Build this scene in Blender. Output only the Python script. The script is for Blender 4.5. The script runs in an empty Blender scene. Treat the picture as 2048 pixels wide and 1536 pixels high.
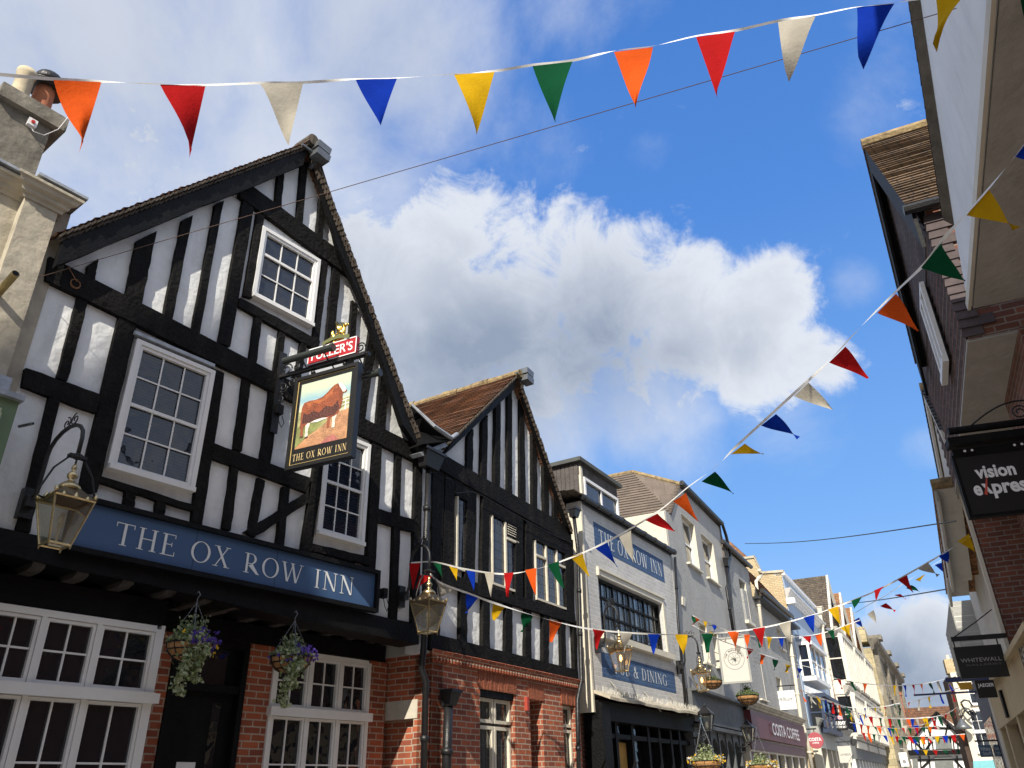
import bpy, bmesh, math, random
from mathutils import Vector, Matrix
random.seed(7)
R = math.radians
S = bpy.context.scene

# ------------------------------------------------------------------ camera
FPX = 1560.0; CX = 1024.0; CY = 768.0
CAMZ = 1.6
_u = Vector(((955-CX)/FPX, (CY+2211)/FPX, -1.0)).normalized()
_f = Vector((0, 0, -1)); _y = (_f-_u*_f.dot(_u)).normalized(); _x = _y.cross(_u)
ROT = Matrix((_x, _y, _u))                      # camera space -> world
cam = bpy.data.cameras.new('camera'); co = bpy.data.objects.new('camera', cam)
S.collection.objects.link(co); S.camera = co
cam.sensor_fit = 'HORIZONTAL'; cam.sensor_width = 36; cam.lens = FPX/2048*36
cam.clip_start = 0.05; cam.clip_end = 2000
co.matrix_world = Matrix.Translation((0, 0, CAMZ)) @ ROT.to_4x4()
def ray(px, py): return ROT @ Vector(((px-CX)/FPX, (CY-py)/FPX, -1.0))
def at(px, py, h):                              # point seen at a pixel of the survey photo, h metres away over ground
    d = ray(px, py); t = h/math.hypot(d.x, d.y); return Vector((d.x*t, d.y*t, CAMZ+d.z*t))

# ------------------------------------------------------------------ light
SUN_AZ, SUN_EL = 195.0, 36.0
sd = Vector((math.sin(R(SUN_AZ))*math.cos(R(SUN_EL)), math.cos(R(SUN_AZ))*math.cos(R(SUN_EL)), math.sin(R(SUN_EL))))
sl = bpy.data.lights.new('sun', 'SUN'); sl.energy = 5.0; sl.angle = R(0.53); sl.color = (1, .93, .80)
so = bpy.data.objects.new('sun', sl); S.collection.objects.link(so)
so.rotation_euler = sd.to_track_quat('Z', 'Y').to_euler()
S.view_settings.view_transform = 'Standard'; S.view_settings.look = 'None'
S.view_settings.gamma = 1; S.view_settings.exposure = 0.42
W = bpy.data.worlds.new('World'); S.world = W; W.use_nodes = True
wn = W.node_tree.nodes; wl = W.node_tree.links; wn.clear()
def N(t, **k):
    n = wn.new(t)
    for a, b in k.items(): setattr(n, a, b)
    return n
def wmath(op, a, b=None, c=None, clamp=False):
    n = N('ShaderNodeMath', operation=op, use_clamp=clamp)
    for i, v in enumerate((a, b, c)):
        if v is None: continue
        if isinstance(v, (int, float)): n.inputs[i].default_value = v
        else: wl.new(v, n.inputs[i])
    return n.outputs[0]
sky = N('ShaderNodeTexSky', sky_type='NISHITA', sun_disc=False)
sky.sun_elevation = R(SUN_EL); sky.sun_rotation = R(SUN_AZ); sky.air_density = 1.0; sky.dust_density = 0.25; sky.ozone_density = 3.0
bgs = N('ShaderNodeBackground'); bgs.inputs[1].default_value = 0.118
hs = N('ShaderNodeHueSaturation'); hs.inputs[1].default_value = 1.18
wl.new(sky.outputs[0], hs.inputs['Color'])
SKYMIX = True
tc = N('ShaderNodeTexCoord')
nz = N('ShaderNodeVectorMath', operation='NORMALIZE'); wl.new(tc.outputs['Generated'], nz.inputs[0])
sx = N('ShaderNodeSeparateXYZ'); wl.new(nz.outputs[0], sx.inputs[0])
rp = N('ShaderNodeValToRGB'); wl.new(sx.outputs[2], rp.inputs[0]); rp.color_ramp.elements[0].color = (3.1, 4.6, 6.6, 1); rp.color_ramp.elements[1].color = (.35, 1.2, 3.9, 1)
e_ = rp.color_ramp.elements.new(.28); e_.color = (1.35, 2.95, 6.1, 1); e_ = rp.color_ramp.elements.new(.62); e_.color = (.62, 1.85, 5.1, 1)
sm = N('ShaderNodeMix', data_type='RGBA'); sm.inputs[0].default_value = .82; wl.new(hs.outputs[0], sm.inputs[6]); wl.new(rp.outputs[0], sm.inputs[7]); wl.new(sm.outputs[2], bgs.inputs[0])
def noise(scale, detail, rough, off=(0, 0, 0), dist=0.0):
    mp = N('ShaderNodeMapping'); mp.inputs['Location'].default_value = off
    wl.new(nz.outputs[0], mp.inputs[0])
    n = N('ShaderNodeTexNoise'); n.inputs['Scale'].default_value = scale; n.inputs['Detail'].default_value = detail
    n.inputs['Roughness'].default_value = rough; n.inputs['Distortion'].default_value = dist
    wl.new(mp.outputs[0], n.inputs['Vector']); return n.outputs[0]
# cloud banks: each a soft patch of sky given by a direction, an angular radius and a weight
def bank(px, py, rad, wgt):
    d = ray(px, py).normalized()
    dt = N('ShaderNodeVectorMath', operation='DOT_PRODUCT'); wl.new(nz.outputs[0], dt.inputs[0]); dt.inputs[1].default_value = d
    ang = wmath('ARCCOSINE', dt.outputs['Value'])
    m = N('ShaderNodeMapRange', interpolation_type='SMOOTHSTEP'); wl.new(ang, m.inputs[0])
    m.inputs[1].default_value = rad*1.08; m.inputs[2].default_value = rad*.1; m.inputs[3].default_value = 0; m.inputs[4].default_value = wgt
    return m.outputs[0]
def bank_d(v, rad, wgt):  # for banks out of view, added to make the fill light more neutral
    dt = N('ShaderNodeVectorMath', operation='DOT_PRODUCT'); wl.new(nz.outputs[0], dt.inputs[0]); dt.inputs[1].default_value = Vector(v).normalized()
    m = N('ShaderNodeMapRange', interpolation_type='SMOOTHSTEP'); wl.new(wmath('ARCCOSINE', dt.outputs['Value']), m.inputs[0])
    m.inputs[1].default_value = rad; m.inputs[2].default_value = rad*.4; m.inputs[3].default_value = 0; m.inputs[4].default_value = wgt
    return m.outputs[0]
def total(l):
    o = l[0]
    for a in l[1:]: o = wmath('MAXIMUM', o, a)
    return o
big = total([bank(*b) for b in [(900, 480, .17, .9), (1020, 600, .19, 1), (1190, 590, .15, 1), (760, 560, .18, 1), (1370, 640, .15, 1), (1530, 600, .10, .95), (1540, 720, .12, .9), (1650, 740, .07, .7),
        (850, 700, .18, 1), (1100, 740, .15, .9), (560, 480, .17, .75), (330, 330, .2, .62), (120, 330, .2, .6),
        (1700, 1350, .09, .85), (1800, 1310, .09, 1), (1860, 1250, .06, 1), (1850, 1400, .12, 1), (1300, 760, .12, .8)]])
thin = total([bank(*b) for b in [(300, 60, .36, .80), (760, 60, .26, .66), (560, 300, .24, .78), (200, 280, .26, .76), (420, 420, .2, .8), (1180, -20, .16, .5), (100, 220, .3, .55), (640, 250, .2, .55), (1080, 270, .13, .40), (700, 420, .2, .62), (1000, 800, .24, .72), (1300, 780, .18, .6), (760, 700, .2, .66), (1560, 800, .14, .42), (1750, 190, .12, .42), (1300, 300, .07, .34),
        (1850, 900, .05, .42), (1720, 560, .05, .34), (1740, 60, .1, .3), (480, 330, .24, .55), (1770, 1180, .08, .34), (-300, 600, .5, .55), (300, -700, .6, .5), (2500, 400, .3, .45), (2400,-800,.6,.5)]]+[bank_d(*b) for b in [((-.7, -.5, .5), 1.0, .8), ((.2, -.9, .4), 1.0, .75), ((0, -.2, 1), .75, .65), ((.8, -.24, .36), .9, .75), ((-1, .2, .4), .7, .7), ((1, .5, .35), .35, .6)]])
n1 = noise(4.2, 12, .60, (1.3, .4, 2.2), .25)
n2 = noise(13, 10, .68, (5, 2, 1), .5)
n3 = noise(2.2, 10, .64, (7.2, 3.1, .6), .3)
nn = wmath('ADD', wmath('MULTIPLY', n1, .55), wmath('MULTIPLY', n2, .45))
dens = wmath('ADD', wmath('MULTIPLY', big, 1.0), wmath('MULTIPLY', wmath('SUBTRACT', nn, .5), 3.4))
mr = N('ShaderNodeMapRange', interpolation_type='SMOOTHSTEP'); wl.new(dens, mr.inputs[0]); mr.inputs[1].default_value = .30; mr.inputs[2].default_value = .80
a_big = wmath('MULTIPLY', mr.outputs[0], .96)
dt2 = wmath('ADD', thin, wmath('MULTIPLY', wmath('SUBTRACT', n3, .5), 1.7))
mr2 = N('ShaderNodeMapRange', interpolation_type='SMOOTHSTEP'); wl.new(dt2, mr2.inputs[0]); mr2.inputs[1].default_value = .10; mr2.inputs[2].default_value = .95
a_thin = wmath('MULTIPLY', mr2.outputs[0], .90)
alpha = wmath('MAXIMUM', a_big, a_thin)
# clouds: white where thin at the sunward rim, blue-grey where thick
core = N('ShaderNodeMapRange', interpolation_type='SMOOTHSTEP'); wl.new(dens, core.inputs[0]); core.inputs[1].default_value = .58; core.inputs[2].default_value = 1.30
n4 = noise(5.0, 6, .55, (2.1, 6.3, 3.7), .2)
under = total([bank(*b) for b in [(1180, 700, .17, 1), (960, 760, .2, 1), (1330, 720, .1, .7), (800, 800, .18, 1), (1800, 1360, .10, .95), (1850, 1400, .09, .9), (1480, 690, .06, .4), (600, 650, .2, .7), (200, 100, .3, .45), (750, 120, .2, .45)]])
shade = wmath('MULTIPLY', wmath('ADD', wmath('MULTIPLY', under, .75), wmath('MULTIPLY', core.outputs[0], .25)), wmath('MULTIPLY_ADD', n4, 1.3, .30), clamp=True)
cc = N('ShaderNodeMix', data_type='RGBA'); wl.new(shade, cc.inputs[0])
cc.inputs[6].default_value = (.66, .69, .74, 1); cc.inputs[7].default_value = (.25, .30, .39, 1)
bgc = N('ShaderNodeBackground'); wl.new(cc.outputs[2], bgc.inputs[0]); bgc.inputs[1].default_value = .93
mx = N('ShaderNodeMixShader'); wl.new(alpha, mx.inputs[0]); wl.new(bgs.outputs[0], mx.inputs[1]); wl.new(bgc.outputs[0], mx.inputs[2])
ow = N('ShaderNodeOutputWorld'); wl.new(mx.outputs[0], ow.inputs[0])

# ------------------------------------------------------------------ materials
MT = {}
def _new(name):
    m = bpy.data.materials.new(name); m.use_nodes = True; nt = m.node_tree; b = nt.nodes['Principled BSDF']; return m, nt, b
def M(name, col, rough=.7, var=.12, vs=2.5, bump=.0, bs=35, metal=0, ior=1.5, stain=0, stainc=(.05, .05, .045), spec=.5, em=None, sss=0, trans=0):
    if name in MT: return MT[name]
    m, nt, b = _new(name); L = nt.links
    b.inputs['Roughness'].default_value = rough; b.inputs['Metallic'].default_value = metal; b.inputs['IOR'].default_value = ior
    b.inputs['Specular IOR Level'].default_value = spec
    t = nt.nodes.new('ShaderNodeTexCoord')
    n = nt.nodes.new('ShaderNodeTexNoise'); n.inputs['Scale'].default_value = vs; n.inputs['Detail'].default_value = 7; n.inputs['Roughness'].default_value = .65
    L.new(t.outputs['Object'], n.inputs['Vector'])
    r = nt.nodes.new('ShaderNodeMapRange'); r.inputs[1].default_value = .3; r.inputs[2].default_value = .7; L.new(n.outputs[0], r.inputs[0])
    x = nt.nodes.new('ShaderNodeMix'); x.data_type = 'RGBA'; L.new(r.outputs[0], x.inputs[0])
    x.inputs[6].default_value = tuple(c*(1-var) for c in col)+(1,); x.inputs[7].default_value = tuple(min(1, c*(1+var)) for c in col)+(1,)
    out = x.outputs[2]
    if stain:
        mp = nt.nodes.new('ShaderNodeMapping'); mp.inputs['Scale'].default_value = (3.2, 3.2, .7); L.new(t.outputs['Object'], mp.inputs[0])
        s = nt.nodes.new('ShaderNodeTexNoise'); s.inputs['Scale'].default_value = 1.6; s.inputs['Detail'].default_value = 9; s.inputs['Roughness'].default_value = .7; L.new(mp.outputs[0], s.inputs['Vector'])
        sr = nt.nodes.new('ShaderNodeMapRange'); sr.inputs[1].default_value = .52; sr.inputs[2].default_value = .78; sr.inputs[4].default_value = stain; L.new(s.outputs[0], sr.inputs[0])
        y = nt.nodes.new('ShaderNodeMix'); y.data_type = 'RGBA'; L.new(sr.outputs[0], y.inputs[0]); L.new(out, y.inputs[6]); y.inputs[7].default_value = tuple(stainc)+(1,); out = y.outputs[2]
    L.new(out, b.inputs['Base Color'])
    if bump:
        n2 = nt.nodes.new('ShaderNodeTexNoise'); n2.inputs['Scale'].default_value = bs; n2.inputs['Detail'].default_value = 5; L.new(t.outputs['Object'], n2.inputs['Vector'])
        bp = nt.nodes.new('ShaderNodeBump'); bp.inputs['Strength'].default_value = bump; bp.inputs['Distance'].default_value = .02; L.new(n2.outputs[0], bp.inputs['Height']); L.new(bp.outputs[0], b.inputs['Normal'])
    if trans:
        tr = nt.nodes.new('ShaderNodeBsdfTranslucent'); L.new(out, tr.inputs[0]); mxs = nt.nodes.new('ShaderNodeMixShader'); mxs.inputs[0].default_value = trans
        L.new(b.outputs[0], mxs.inputs[1]); L.new(tr.outputs[0], mxs.inputs[2]); L.new(mxs.outputs[0], nt.nodes['Material Output'].inputs[0])
    if em:
        b.inputs['Emission Color'].default_value = em[0]+(1,); b.inputs['Emission Strength'].default_value = em[1]
    MT[name] = m; return m
def BR(name, c1, c2, mortar, bw=.225, bh=.075, mw=.009, rough=.85, bump=.6, off=.5, var=.35, vs=1.2, squash=1.0):
    m, nt, b = _new(name); L = nt.links; b.inputs['Roughness'].default_value = rough
    t = nt.nodes.new('ShaderNodeTexCoord')
    wob = nt.nodes.new('ShaderNodeTexNoise'); wob.inputs['Scale'].default_value = 6; L.new(t.outputs['UV'], wob.inputs['Vector'])
    vm = nt.nodes.new('ShaderNodeVectorMath'); vm.operation = 'MULTIPLY_ADD'; L.new(wob.outputs['Color'], vm.inputs[0]); vm.inputs[1].default_value = (.012, .012, 0); L.new(t.outputs['UV'], vm.inputs[2])
    br = nt.nodes.new('ShaderNodeTexBrick'); L.new(vm.outputs[0], br.inputs['Vector'])
    br.offset = off; br.squash = squash; br.inputs['Scale'].default_value = 1; br.inputs['Brick Width'].default_value = bw; br.inputs['Row Height'].default_value = bh
    br.inputs['Mortar Size'].default_value = mw; br.inputs['Mortar Smooth'].default_value = .25; br.inputs['Bias'].default_value = -.1
    br.inputs['Color1'].default_value = c1+(1,); br.inputs['Color2'].default_value = c2+(1,); br.inputs['Mortar'].default_value = mortar+(1,)
    n = nt.nodes.new('ShaderNodeTexNoise'); n.inputs['Scale'].default_value = vs; n.inputs['Detail'].default_value = 9; n.inputs['Roughness'].default_value = .7; L.new(t.outputs['Object'], n.inputs['Vector'])
    r = nt.nodes.new('ShaderNodeMapRange'); r.inputs[1].default_value = .3; r.inputs[2].default_value = .7; r.inputs[3].default_value = 1-var; r.inputs[4].default_value = 1+var*.5; L.new(n.outputs[0], r.inputs[0])
    x = nt.nodes.new('ShaderNodeVectorMath'); x.operation = 'SCALE'; L.new(br.outputs[0], x.inputs[0]); L.new(r.outputs[0], x.inputs['Scale']); L.new(x.outputs[0], b.inputs['Base Color'])
    inv = nt.nodes.new('ShaderNodeMath'); inv.operation = 'MULTIPLY_ADD'; L.new(br.outputs['Fac'], inv.inputs[0]); inv.inputs[1].default_value = -1; L.new(n.outputs[0], inv.inputs[2])
    bp = nt.nodes.new('ShaderNodeBump'); bp.inputs['Strength'].default_value = bump; bp.inputs['Distance'].default_value = .012; L.new(inv.outputs[0], bp.inputs['Height']); L.new(bp.outputs[0], b.inputs['Normal'])
    MT[name] = m; return m
def GLS(name, col=(.012, .014, .018), ior=2.1, rough=.03, wav=.16, blind=False):
    m, nt, b = _new(name); L = nt.links
    b.inputs['Base Color'].default_value = col+(1,); b.inputs['Roughness'].default_value = rough; b.inputs['IOR'].default_value = ior
    t = nt.nodes.new('ShaderNodeTexCoord'); n = nt.nodes.new('ShaderNodeTexNoise'); n.inputs['Scale'].default_value = 3; L.new(t.outputs['Object'], n.inputs['Vector'])
    bp = nt.nodes.new('ShaderNodeBump'); bp.inputs['Strength'].default_value = wav; bp.inputs['Distance'].default_value = .1; L.new(n.outputs[0], bp.inputs['Height']); L.new(bp.outputs[0], b.inputs['Normal'])
    if blind:
        w_ = nt.nodes.new('ShaderNodeTexWave'); w_.bands_direction = 'Z'; w_.inputs['Scale'].default_value = 9; w_.inputs['Distortion'].default_value = .4; L.new(t.outputs['Object'], w_.inputs['Vector'])
        x = nt.nodes.new('ShaderNodeMix'); x.data_type = 'RGBA'; L.new(w_.outputs['Fac'], x.inputs[0]); x.inputs[6].default_value = col+(1,); x.inputs[7].default_value = (.020, .026, .042, 1); L.new(x.outputs[2], b.inputs['Base Color'])
    MT[name] = m; return m
def CLR(name, tint=(.93, .92, .85), refl=.12, dust=0):
    m, nt, b = _new(name); L = nt.links; nt.nodes.remove(b)
    a = nt.nodes.new('ShaderNodeBsdfTransparent'); a.inputs[0].default_value = tint+(1,)
    g = nt.nodes.new('ShaderNodeBsdfGlossy'); g.inputs['Roughness'].default_value = .04
    lw = nt.nodes.new('ShaderNodeLayerWeight'); lw.inputs[0].default_value = .35
    mm = nt.nodes.new('ShaderNodeMath'); mm.operation = 'MULTIPLY_ADD'; L.new(lw.outputs['Fresnel'], mm.inputs[0]); mm.inputs[1].default_value = .8; mm.inputs[2].default_value = refl
    x = nt.nodes.new('ShaderNodeMixShader'); L.new(mm.outputs[0], x.inputs[0]); L.new(a.outputs[0], x.inputs[1]); L.new(g.outputs[0], x.inputs[2])
    if dust:
        d = nt.nodes.new('ShaderNodeBsdfTranslucent'); d.inputs[0].default_value = (.75, .73, .66, 1); y = nt.nodes.new('ShaderNodeMixShader'); y.inputs[0].default_value = dust
        L.new(x.outputs[0], y.inputs[1]); L.new(d.outputs[0], y.inputs[2]); x = y
    L.new(x.outputs[0], nt.nodes['Material Output'].inputs[0]); MT[name] = m; return m
plaster = M('white_limewash', (.74, .75, .75), .9, .08, 3, .9, 8, stain=.55, stainc=(.47, .48, .48))
timber = M('black_timber', (.008, .0075, .007), .75, .5, 5, 1.2, 22, stain=.4, stainc=(.045, .04, .034), spec=.12)
timber2 = M('black_paint', (.006, .006, .0065), .55, .3, 4, .5, 26, spec=.14, stain=.3, stainc=(.025, .024, .022))
white = M('white_paint', (.76, .75, .73), .45, .04, 4, .08, 30)
cream = M('cream_paint', (.62, .57, .46), .6, .06, 3, .2, 20, stain=.2, stainc=(.35, .32, .26))
iron = M('black_iron', (.014, .014, .015), .38, .3, 8, .3, 60, spec=.4)
steel = M('grey_steel', (.16, .17, .18), .42, .2, 9, .2, 60, metal=.6)
lead = M('grey_lead', (.33, .35, .38), .5, .3, 6, .5, 12, metal=.2)
brass = M('brass', (.56, .44, .24), .32, .3, 9, .25, 30, metal=1)
gold = M('gold_leaf', (.95, .62, .16), .25, .15, 9, .2, 50, metal=1)
navy = M('navy_sign', (.045, .095, .20), .5, .08, 2, .05, 10)
navyp = M('painted_navy', (.035, .085, .19), .8, .2, 3, .5, 12)
letters = M('pale_lettering', (.70, .72, .72), .6, .05, 3)
wlet = M('white_lettering', (.82, .82, .82), .6, .03, 3)
glass = GLS('window_glass', ior=1.8)
glassb = GLS('blue_window_glass', (.006, .009, .018), 1.62, blind=True)
glassd = GLS('dark_glass', (.008, .008, .009), 1.5)
clear = CLR('lantern_glass', (.93, .92, .85), .10, .16)
clearw = CLR('clear_pane', (.92, .93, .93), .05)
redbrick = BR('red_brick', (.42, .105, .042), (.20, .05, .028), (.42, .33, .25), var=.35)
greybrick = BR('white_painted_brick', (.55, .545, .53), (.48, .475, .465), (.64, .63, .61), bw=.23, bh=.085, mw=.010, bump=.8, var=.18)
yelbrick = BR('yellow_brick', (.56, .44, .26), (.47, .36, .20), (.32, .27, .2), var=.2)
dkbrick = BR('brown_brick', (.22, .075, .045), (.13, .05, .035), (.24, .20, .17), var=.3)
ashlar = BR('old_ashlar', (.50, .42, .25), (.36, .31, .19), (.22, .19, .13), bw=.8, bh=.33, mw=.012, var=.35, bump=.5)
stone = M('weathered_stone', (.43, .385, .30), .92, .28, 2.2, 1.0, 7, stain=.45, stainc=(.20, .17, .13))
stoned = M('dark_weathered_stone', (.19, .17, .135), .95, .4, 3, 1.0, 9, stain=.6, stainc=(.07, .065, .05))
grender = M('grey_render', (.36, .355, .34), .92, .10, 1.5, .5, 14, stain=.4, stainc=(.19, .19, .18))
grough = M('grey_roughcast', (.33, .33, .32), .95, .12, 2, 1.6, 16, stain=.3, stainc=(.24, .25, .26))
blue = M('pale_blue_render', (.36, .46, .60), .85, .06, 2, .3, 16)
rrender = M('cream_render', (.60, .58, .53), .9, .08, 2, .6, 14, stain=.45, stainc=(.33, .31, .27))
wrender = M('white_render', (.78, .79, .80), .9, .06, 1.5, .5, 10, stain=.4, stainc=(.5, .5, .5))
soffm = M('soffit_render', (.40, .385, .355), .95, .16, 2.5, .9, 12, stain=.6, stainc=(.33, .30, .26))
tile_c = BR('clay_tiles', (.22, .105, .055), (.12, .062, .038), (.03, .02, .015), bw=.165, bh=1.0, mw=.007, off=.5, var=.5, vs=2.5, bump=.4)
tile_g = BR('mossy_tiles', (.13, .10, .07), (.075, .062, .05), (.02, .018, .015), bw=.165, bh=1.0, mw=.007, var=.5, vs=3, bump=.4)
tile_b = BR('brown_interlocking_tiles', (.17, .135, .105), (.135, .105, .085), (.06, .05, .04), bw=.33, bh=1.0, mw=.004, var=.25, vs=2, bump=.3)
tile_o = BR('orange_tiles', (.38, .19, .08), (.24, .12, .06), (.06, .04, .03), bw=.165, bh=1.0, mw=.008, var=.5, vs=2, bump=.4)
tile_d = BR('old_brown_tiles', (.14, .09, .05), (.085, .058, .036), (.03, .025, .02), bw=.165, bh=1.0, mw=.008, off=.5, var=.5, vs=2, bump=.4)
tile_h = BR('plum_hanging_tiles', (.13, .10, .10), (.075, .06, .062), (.03, .025, .025), bw=.165, bh=1.0, mw=.006, var=.35, vs=2.5, bump=.3)
tile_s = BR('slate', (.10, .10, .105), (.07, .072, .078), (.02, .02, .02), bw=.25, bh=1.0, mw=.005, var=.3, vs=2, bump=.3)
lichen = M('lichened_ridge', (.26, .19, .10), .95, .6, 7, 1.2, 18, stain=.75, stainc=(.38, .29, .10))
coir = M('coir_liner', (.42, .22, .085), .95, .3, 14, 1.2, 50)
terracotta = M('terracotta', (.42, .15, .07), .85, .2, 6, .3, 20)
asphalt = M('asphalt', (.05, .05, .052), .95, .25, 8, .6, 60)
paving = BR('paving', (.28, .27, .25), (.24, .23, .21), (.12, .12, .11), bw=.6, bh=.45, mw=.01)
leafA = M('ivy_leaf', (.16, .21, .075), .6, .5, 14, trans=.25)
leafB = M('pale_leaf_edge', (.40, .44, .26), .6, .4, 14, trans=.25)
leafC = M('dark_leaf', (.05, .085, .025), .6, .5, 14, trans=.2)
petP = M('purple_petal', (.09, .045, .33), .6, .3, 14, trans=.2)
petY = M('yellow_petal', (.72, .46, .02), .6, .2, 14, trans=.2)
petW = M('white_petal', (.75, .75, .70), .6, .1, 14, trans=.2)
CLOTH = {'o': (.60, .085, .012), 'r': (.37, .010, .011), 'w': (.40, .37, .31), 'b': (.004, .028, .30), 'y': (.52, .31, .008), 'g': (.004, .060, .024)}
CN = {'o': 'orange', 'r': 'red', 'w': 'off_white', 'b': 'blue', 'y': 'yellow', 'g': 'green'}
for k, c in CLOTH.items(): M('cloth_'+k, c, .8, .12, 6, .18, 45, trans=.20, spec=.04)
tape = M('white_tape', (.78, .77, .73), .5, .12, 12, trans=.2)

# ------------------------------------------------------------------ object helpers
COL = S.collection
def prop(o, label=None, cat=None, group=None, kind=None):
    if label: o['label'] = label
    if cat: o['category'] = cat
    if group: o['group'] = group
    if kind: o['kind'] = kind
    return o
def thing(name, loc, label, cat, group=None):
    o = bpy.data.objects.new(name, None); o.empty_display_size = .3; COL.objects.link(o); o.location = loc
    o['org'] = tuple(loc); return prop(o, label, cat, group)
def origin(p):
    while p is not None and p.parent: p = p.parent
    return Vector(p['org']) if p is not None and 'org' in p else Vector((0, 0, 0))
class MB:
    def __init__(s): s.v = []; s.f = []; s.m = []; s.uv = None
    def add(s, vs, fs, mi=0):
        b = len(s.v); s.v += [Vector(v) for v in vs]
        for f in fs: s.f.append([b+i for i in f]); s.m.append(mi)
    def quad(s, a, b, c, d, mi=0): s.add([a, b, c, d], [(0, 1, 2, 3)], mi)
    def hull(s, front, back, mi=0):                 # prism between two equal loops
        n = len(front); fs = [tuple(range(n)), tuple(range(2*n-1, n-1, -1))]
        for i in range(n): j = (i+1) % n; fs.append((i, i+n, j+n, j))
        s.add(list(front)+list(back), fs, mi)
    def box(s, a, b, mi=0):
        (x0, y0, z0), (x1, y1, z1) = a, b
        s.hull([Vector(p) for p in ((x0, y0, z0), (x1, y0, z0), (x1, y0, z1), (x0, y0, z1))], [Vector(p) for p in ((x0, y1, z0), (x1, y1, z0), (x1, y1, z1), (x0, y1, z1))], mi)
    def tube(s, pts, r, seg=8, mi=0, caps=True):
        pts = [Vector(p) for p in pts]; n = len(pts); rr = r if isinstance(r, (list, tuple)) else [r]*n
        vs = []; prev = None
        for i, p in enumerate(pts):
            t = (pts[min(i+1, n-1)]-pts[max(i-1, 0)]).normalized()
            if prev is None: a = Vector((0, 0, 1)) if abs(t.z) < .9 else Vector((1, 0, 0)); x = t.cross(a).normalized()
            else: x = (prev-t*prev.dot(t)).normalized()
            prev = x; y = t.cross(x)
            for k in range(seg):
                an = 2*math.pi*k/seg; vs.append(p+x*math.cos(an)*rr[i]+y*math.sin(an)*rr[i])
        fs = [(i*seg+k, i*seg+(k+1) % seg, (i+1)*seg+(k+1) % seg, (i+1)*seg+k) for i in range(n-1) for k in range(seg)]
        if caps: fs += [tuple(range(seg-1, -1, -1)), tuple((n-1)*seg+k for k in range(seg))]
        s.add(vs, fs, mi)
    def lathe(s, c, prof, seg=16, mi=0, rot=0, ax=None):
        c = Vector(c); vs = []; A = ax or (Vector((1, 0, 0)), Vector((0, 1, 0)), Vector((0, 0, 1)))
        for r, z in prof:
            for k in range(seg):
                an = 2*math.pi*k/seg+rot; vs.append(c+A[0]*r*math.cos(an)+A[1]*r*math.sin(an)+A[2]*z)
        n = len(prof); fs = [(i*seg+k, i*seg+(k+1) % seg, (i+1)*seg+(k+1) % seg, (i+1)*seg+k) for i in range(n-1) for k in range(seg)]
        fs += [tuple(range(seg-1, -1, -1)), tuple((n-1)*seg+k for k in range(seg))]
        s.add(vs, fs, mi)
    def build(s, name, mats, parent=None, smooth=False, label=None):
        og = origin(parent) if parent is not None else Vector((0, 0, 0))
        me = bpy.data.meshes.new(name); me.from_pydata([tuple(v-og) for v in s.v], [], s.f)
        for m in (mats if isinstance(mats, (list, tuple)) else [mats]): me.materials.append(m)
        uvl = me.uv_layers.new(name='uv')
        Z = Vector((0, 0, 1))
        for p in me.polygons:
            p.material_index = s.m[p.index]; p.use_smooth = smooth
            n = p.normal
            if abs(n.z) > .999 or n.length < .5: t = Vector((1, 0, 0)); w = Vector((0, 1, 0))
            else: t = Z.cross(n).normalized(); w = n.cross(t)
            for li in p.loop_indices:
                q = me.vertices[me.loops[li].vertex_index].co+og; uvl.data[li].uv = (q.dot(t), q.dot(w))
        o = bpy.data.objects.new(name, me); COL.objects.link(o); o.parent = parent
        if label: o['label'] = label
        return o
class Face:                                     # a vertical plane: point on the ground, bearing it runs along
    def __init__(s, P, a):
        s.P = Vector((P[0], P[1])); s.a = a; s.d = Vector((math.sin(R(a)), math.cos(R(a)))); s.n = Vector((math.cos(R(a)), -math.sin(R(a))))
    def uv(s, px, py, out=0):
        d = ray(px, py); t = (s.P.dot(s.n)+out)/(d.x*s.n.x+d.y*s.n.y); p = Vector((d.x*t, d.y*t)); return (p-s.P).dot(s.d), CAMZ+d.z*t
    def p(s, u, z, out=0): q = s.P+s.d*u+s.n*out; return Vector((q.x, q.y, z))
    def w(s, px, py, out=0): u, z = s.uv(px, py, out); return s.p(u, z, out)
    def g(s, px, py, out=0): q = s.w(px, py, out); return (q.x, q.y)
    def cross(s, u, out=0): return Face(s.p(u, 0, out).xy, s.a+90)    # plane square to this one
    def D(s): return Vector((s.d.x, s.d.y, 0))
    def Nn(s): return Vector((s.n.x, s.n.y, 0))
def fbox(mb, F, u0, u1, z0, z1, o0, o1, mi=0):
    mb.hull([F.p(u0, z0, o1), F.p(u1, z0, o1), F.p(u1, z1, o1), F.p(u0, z1, o1)], [F.p(u0, z0, o0), F.p(u1, z0, o0), F.p(u1, z1, o0), F.p(u0, z1, o0)], mi)
def fpoly(mb, F, uvs, o0, o1, mi=0): mb.hull([F.p(u, z, o1) for u, z in uvs], [F.p(u, z, o0) for u, z in uvs], mi)
def fpx(mb, F, pxs, o0, o1, mi=0): fpoly(mb, F, [F.uv(x, y, o1) for x, y in pxs], o0, o1, mi)
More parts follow.
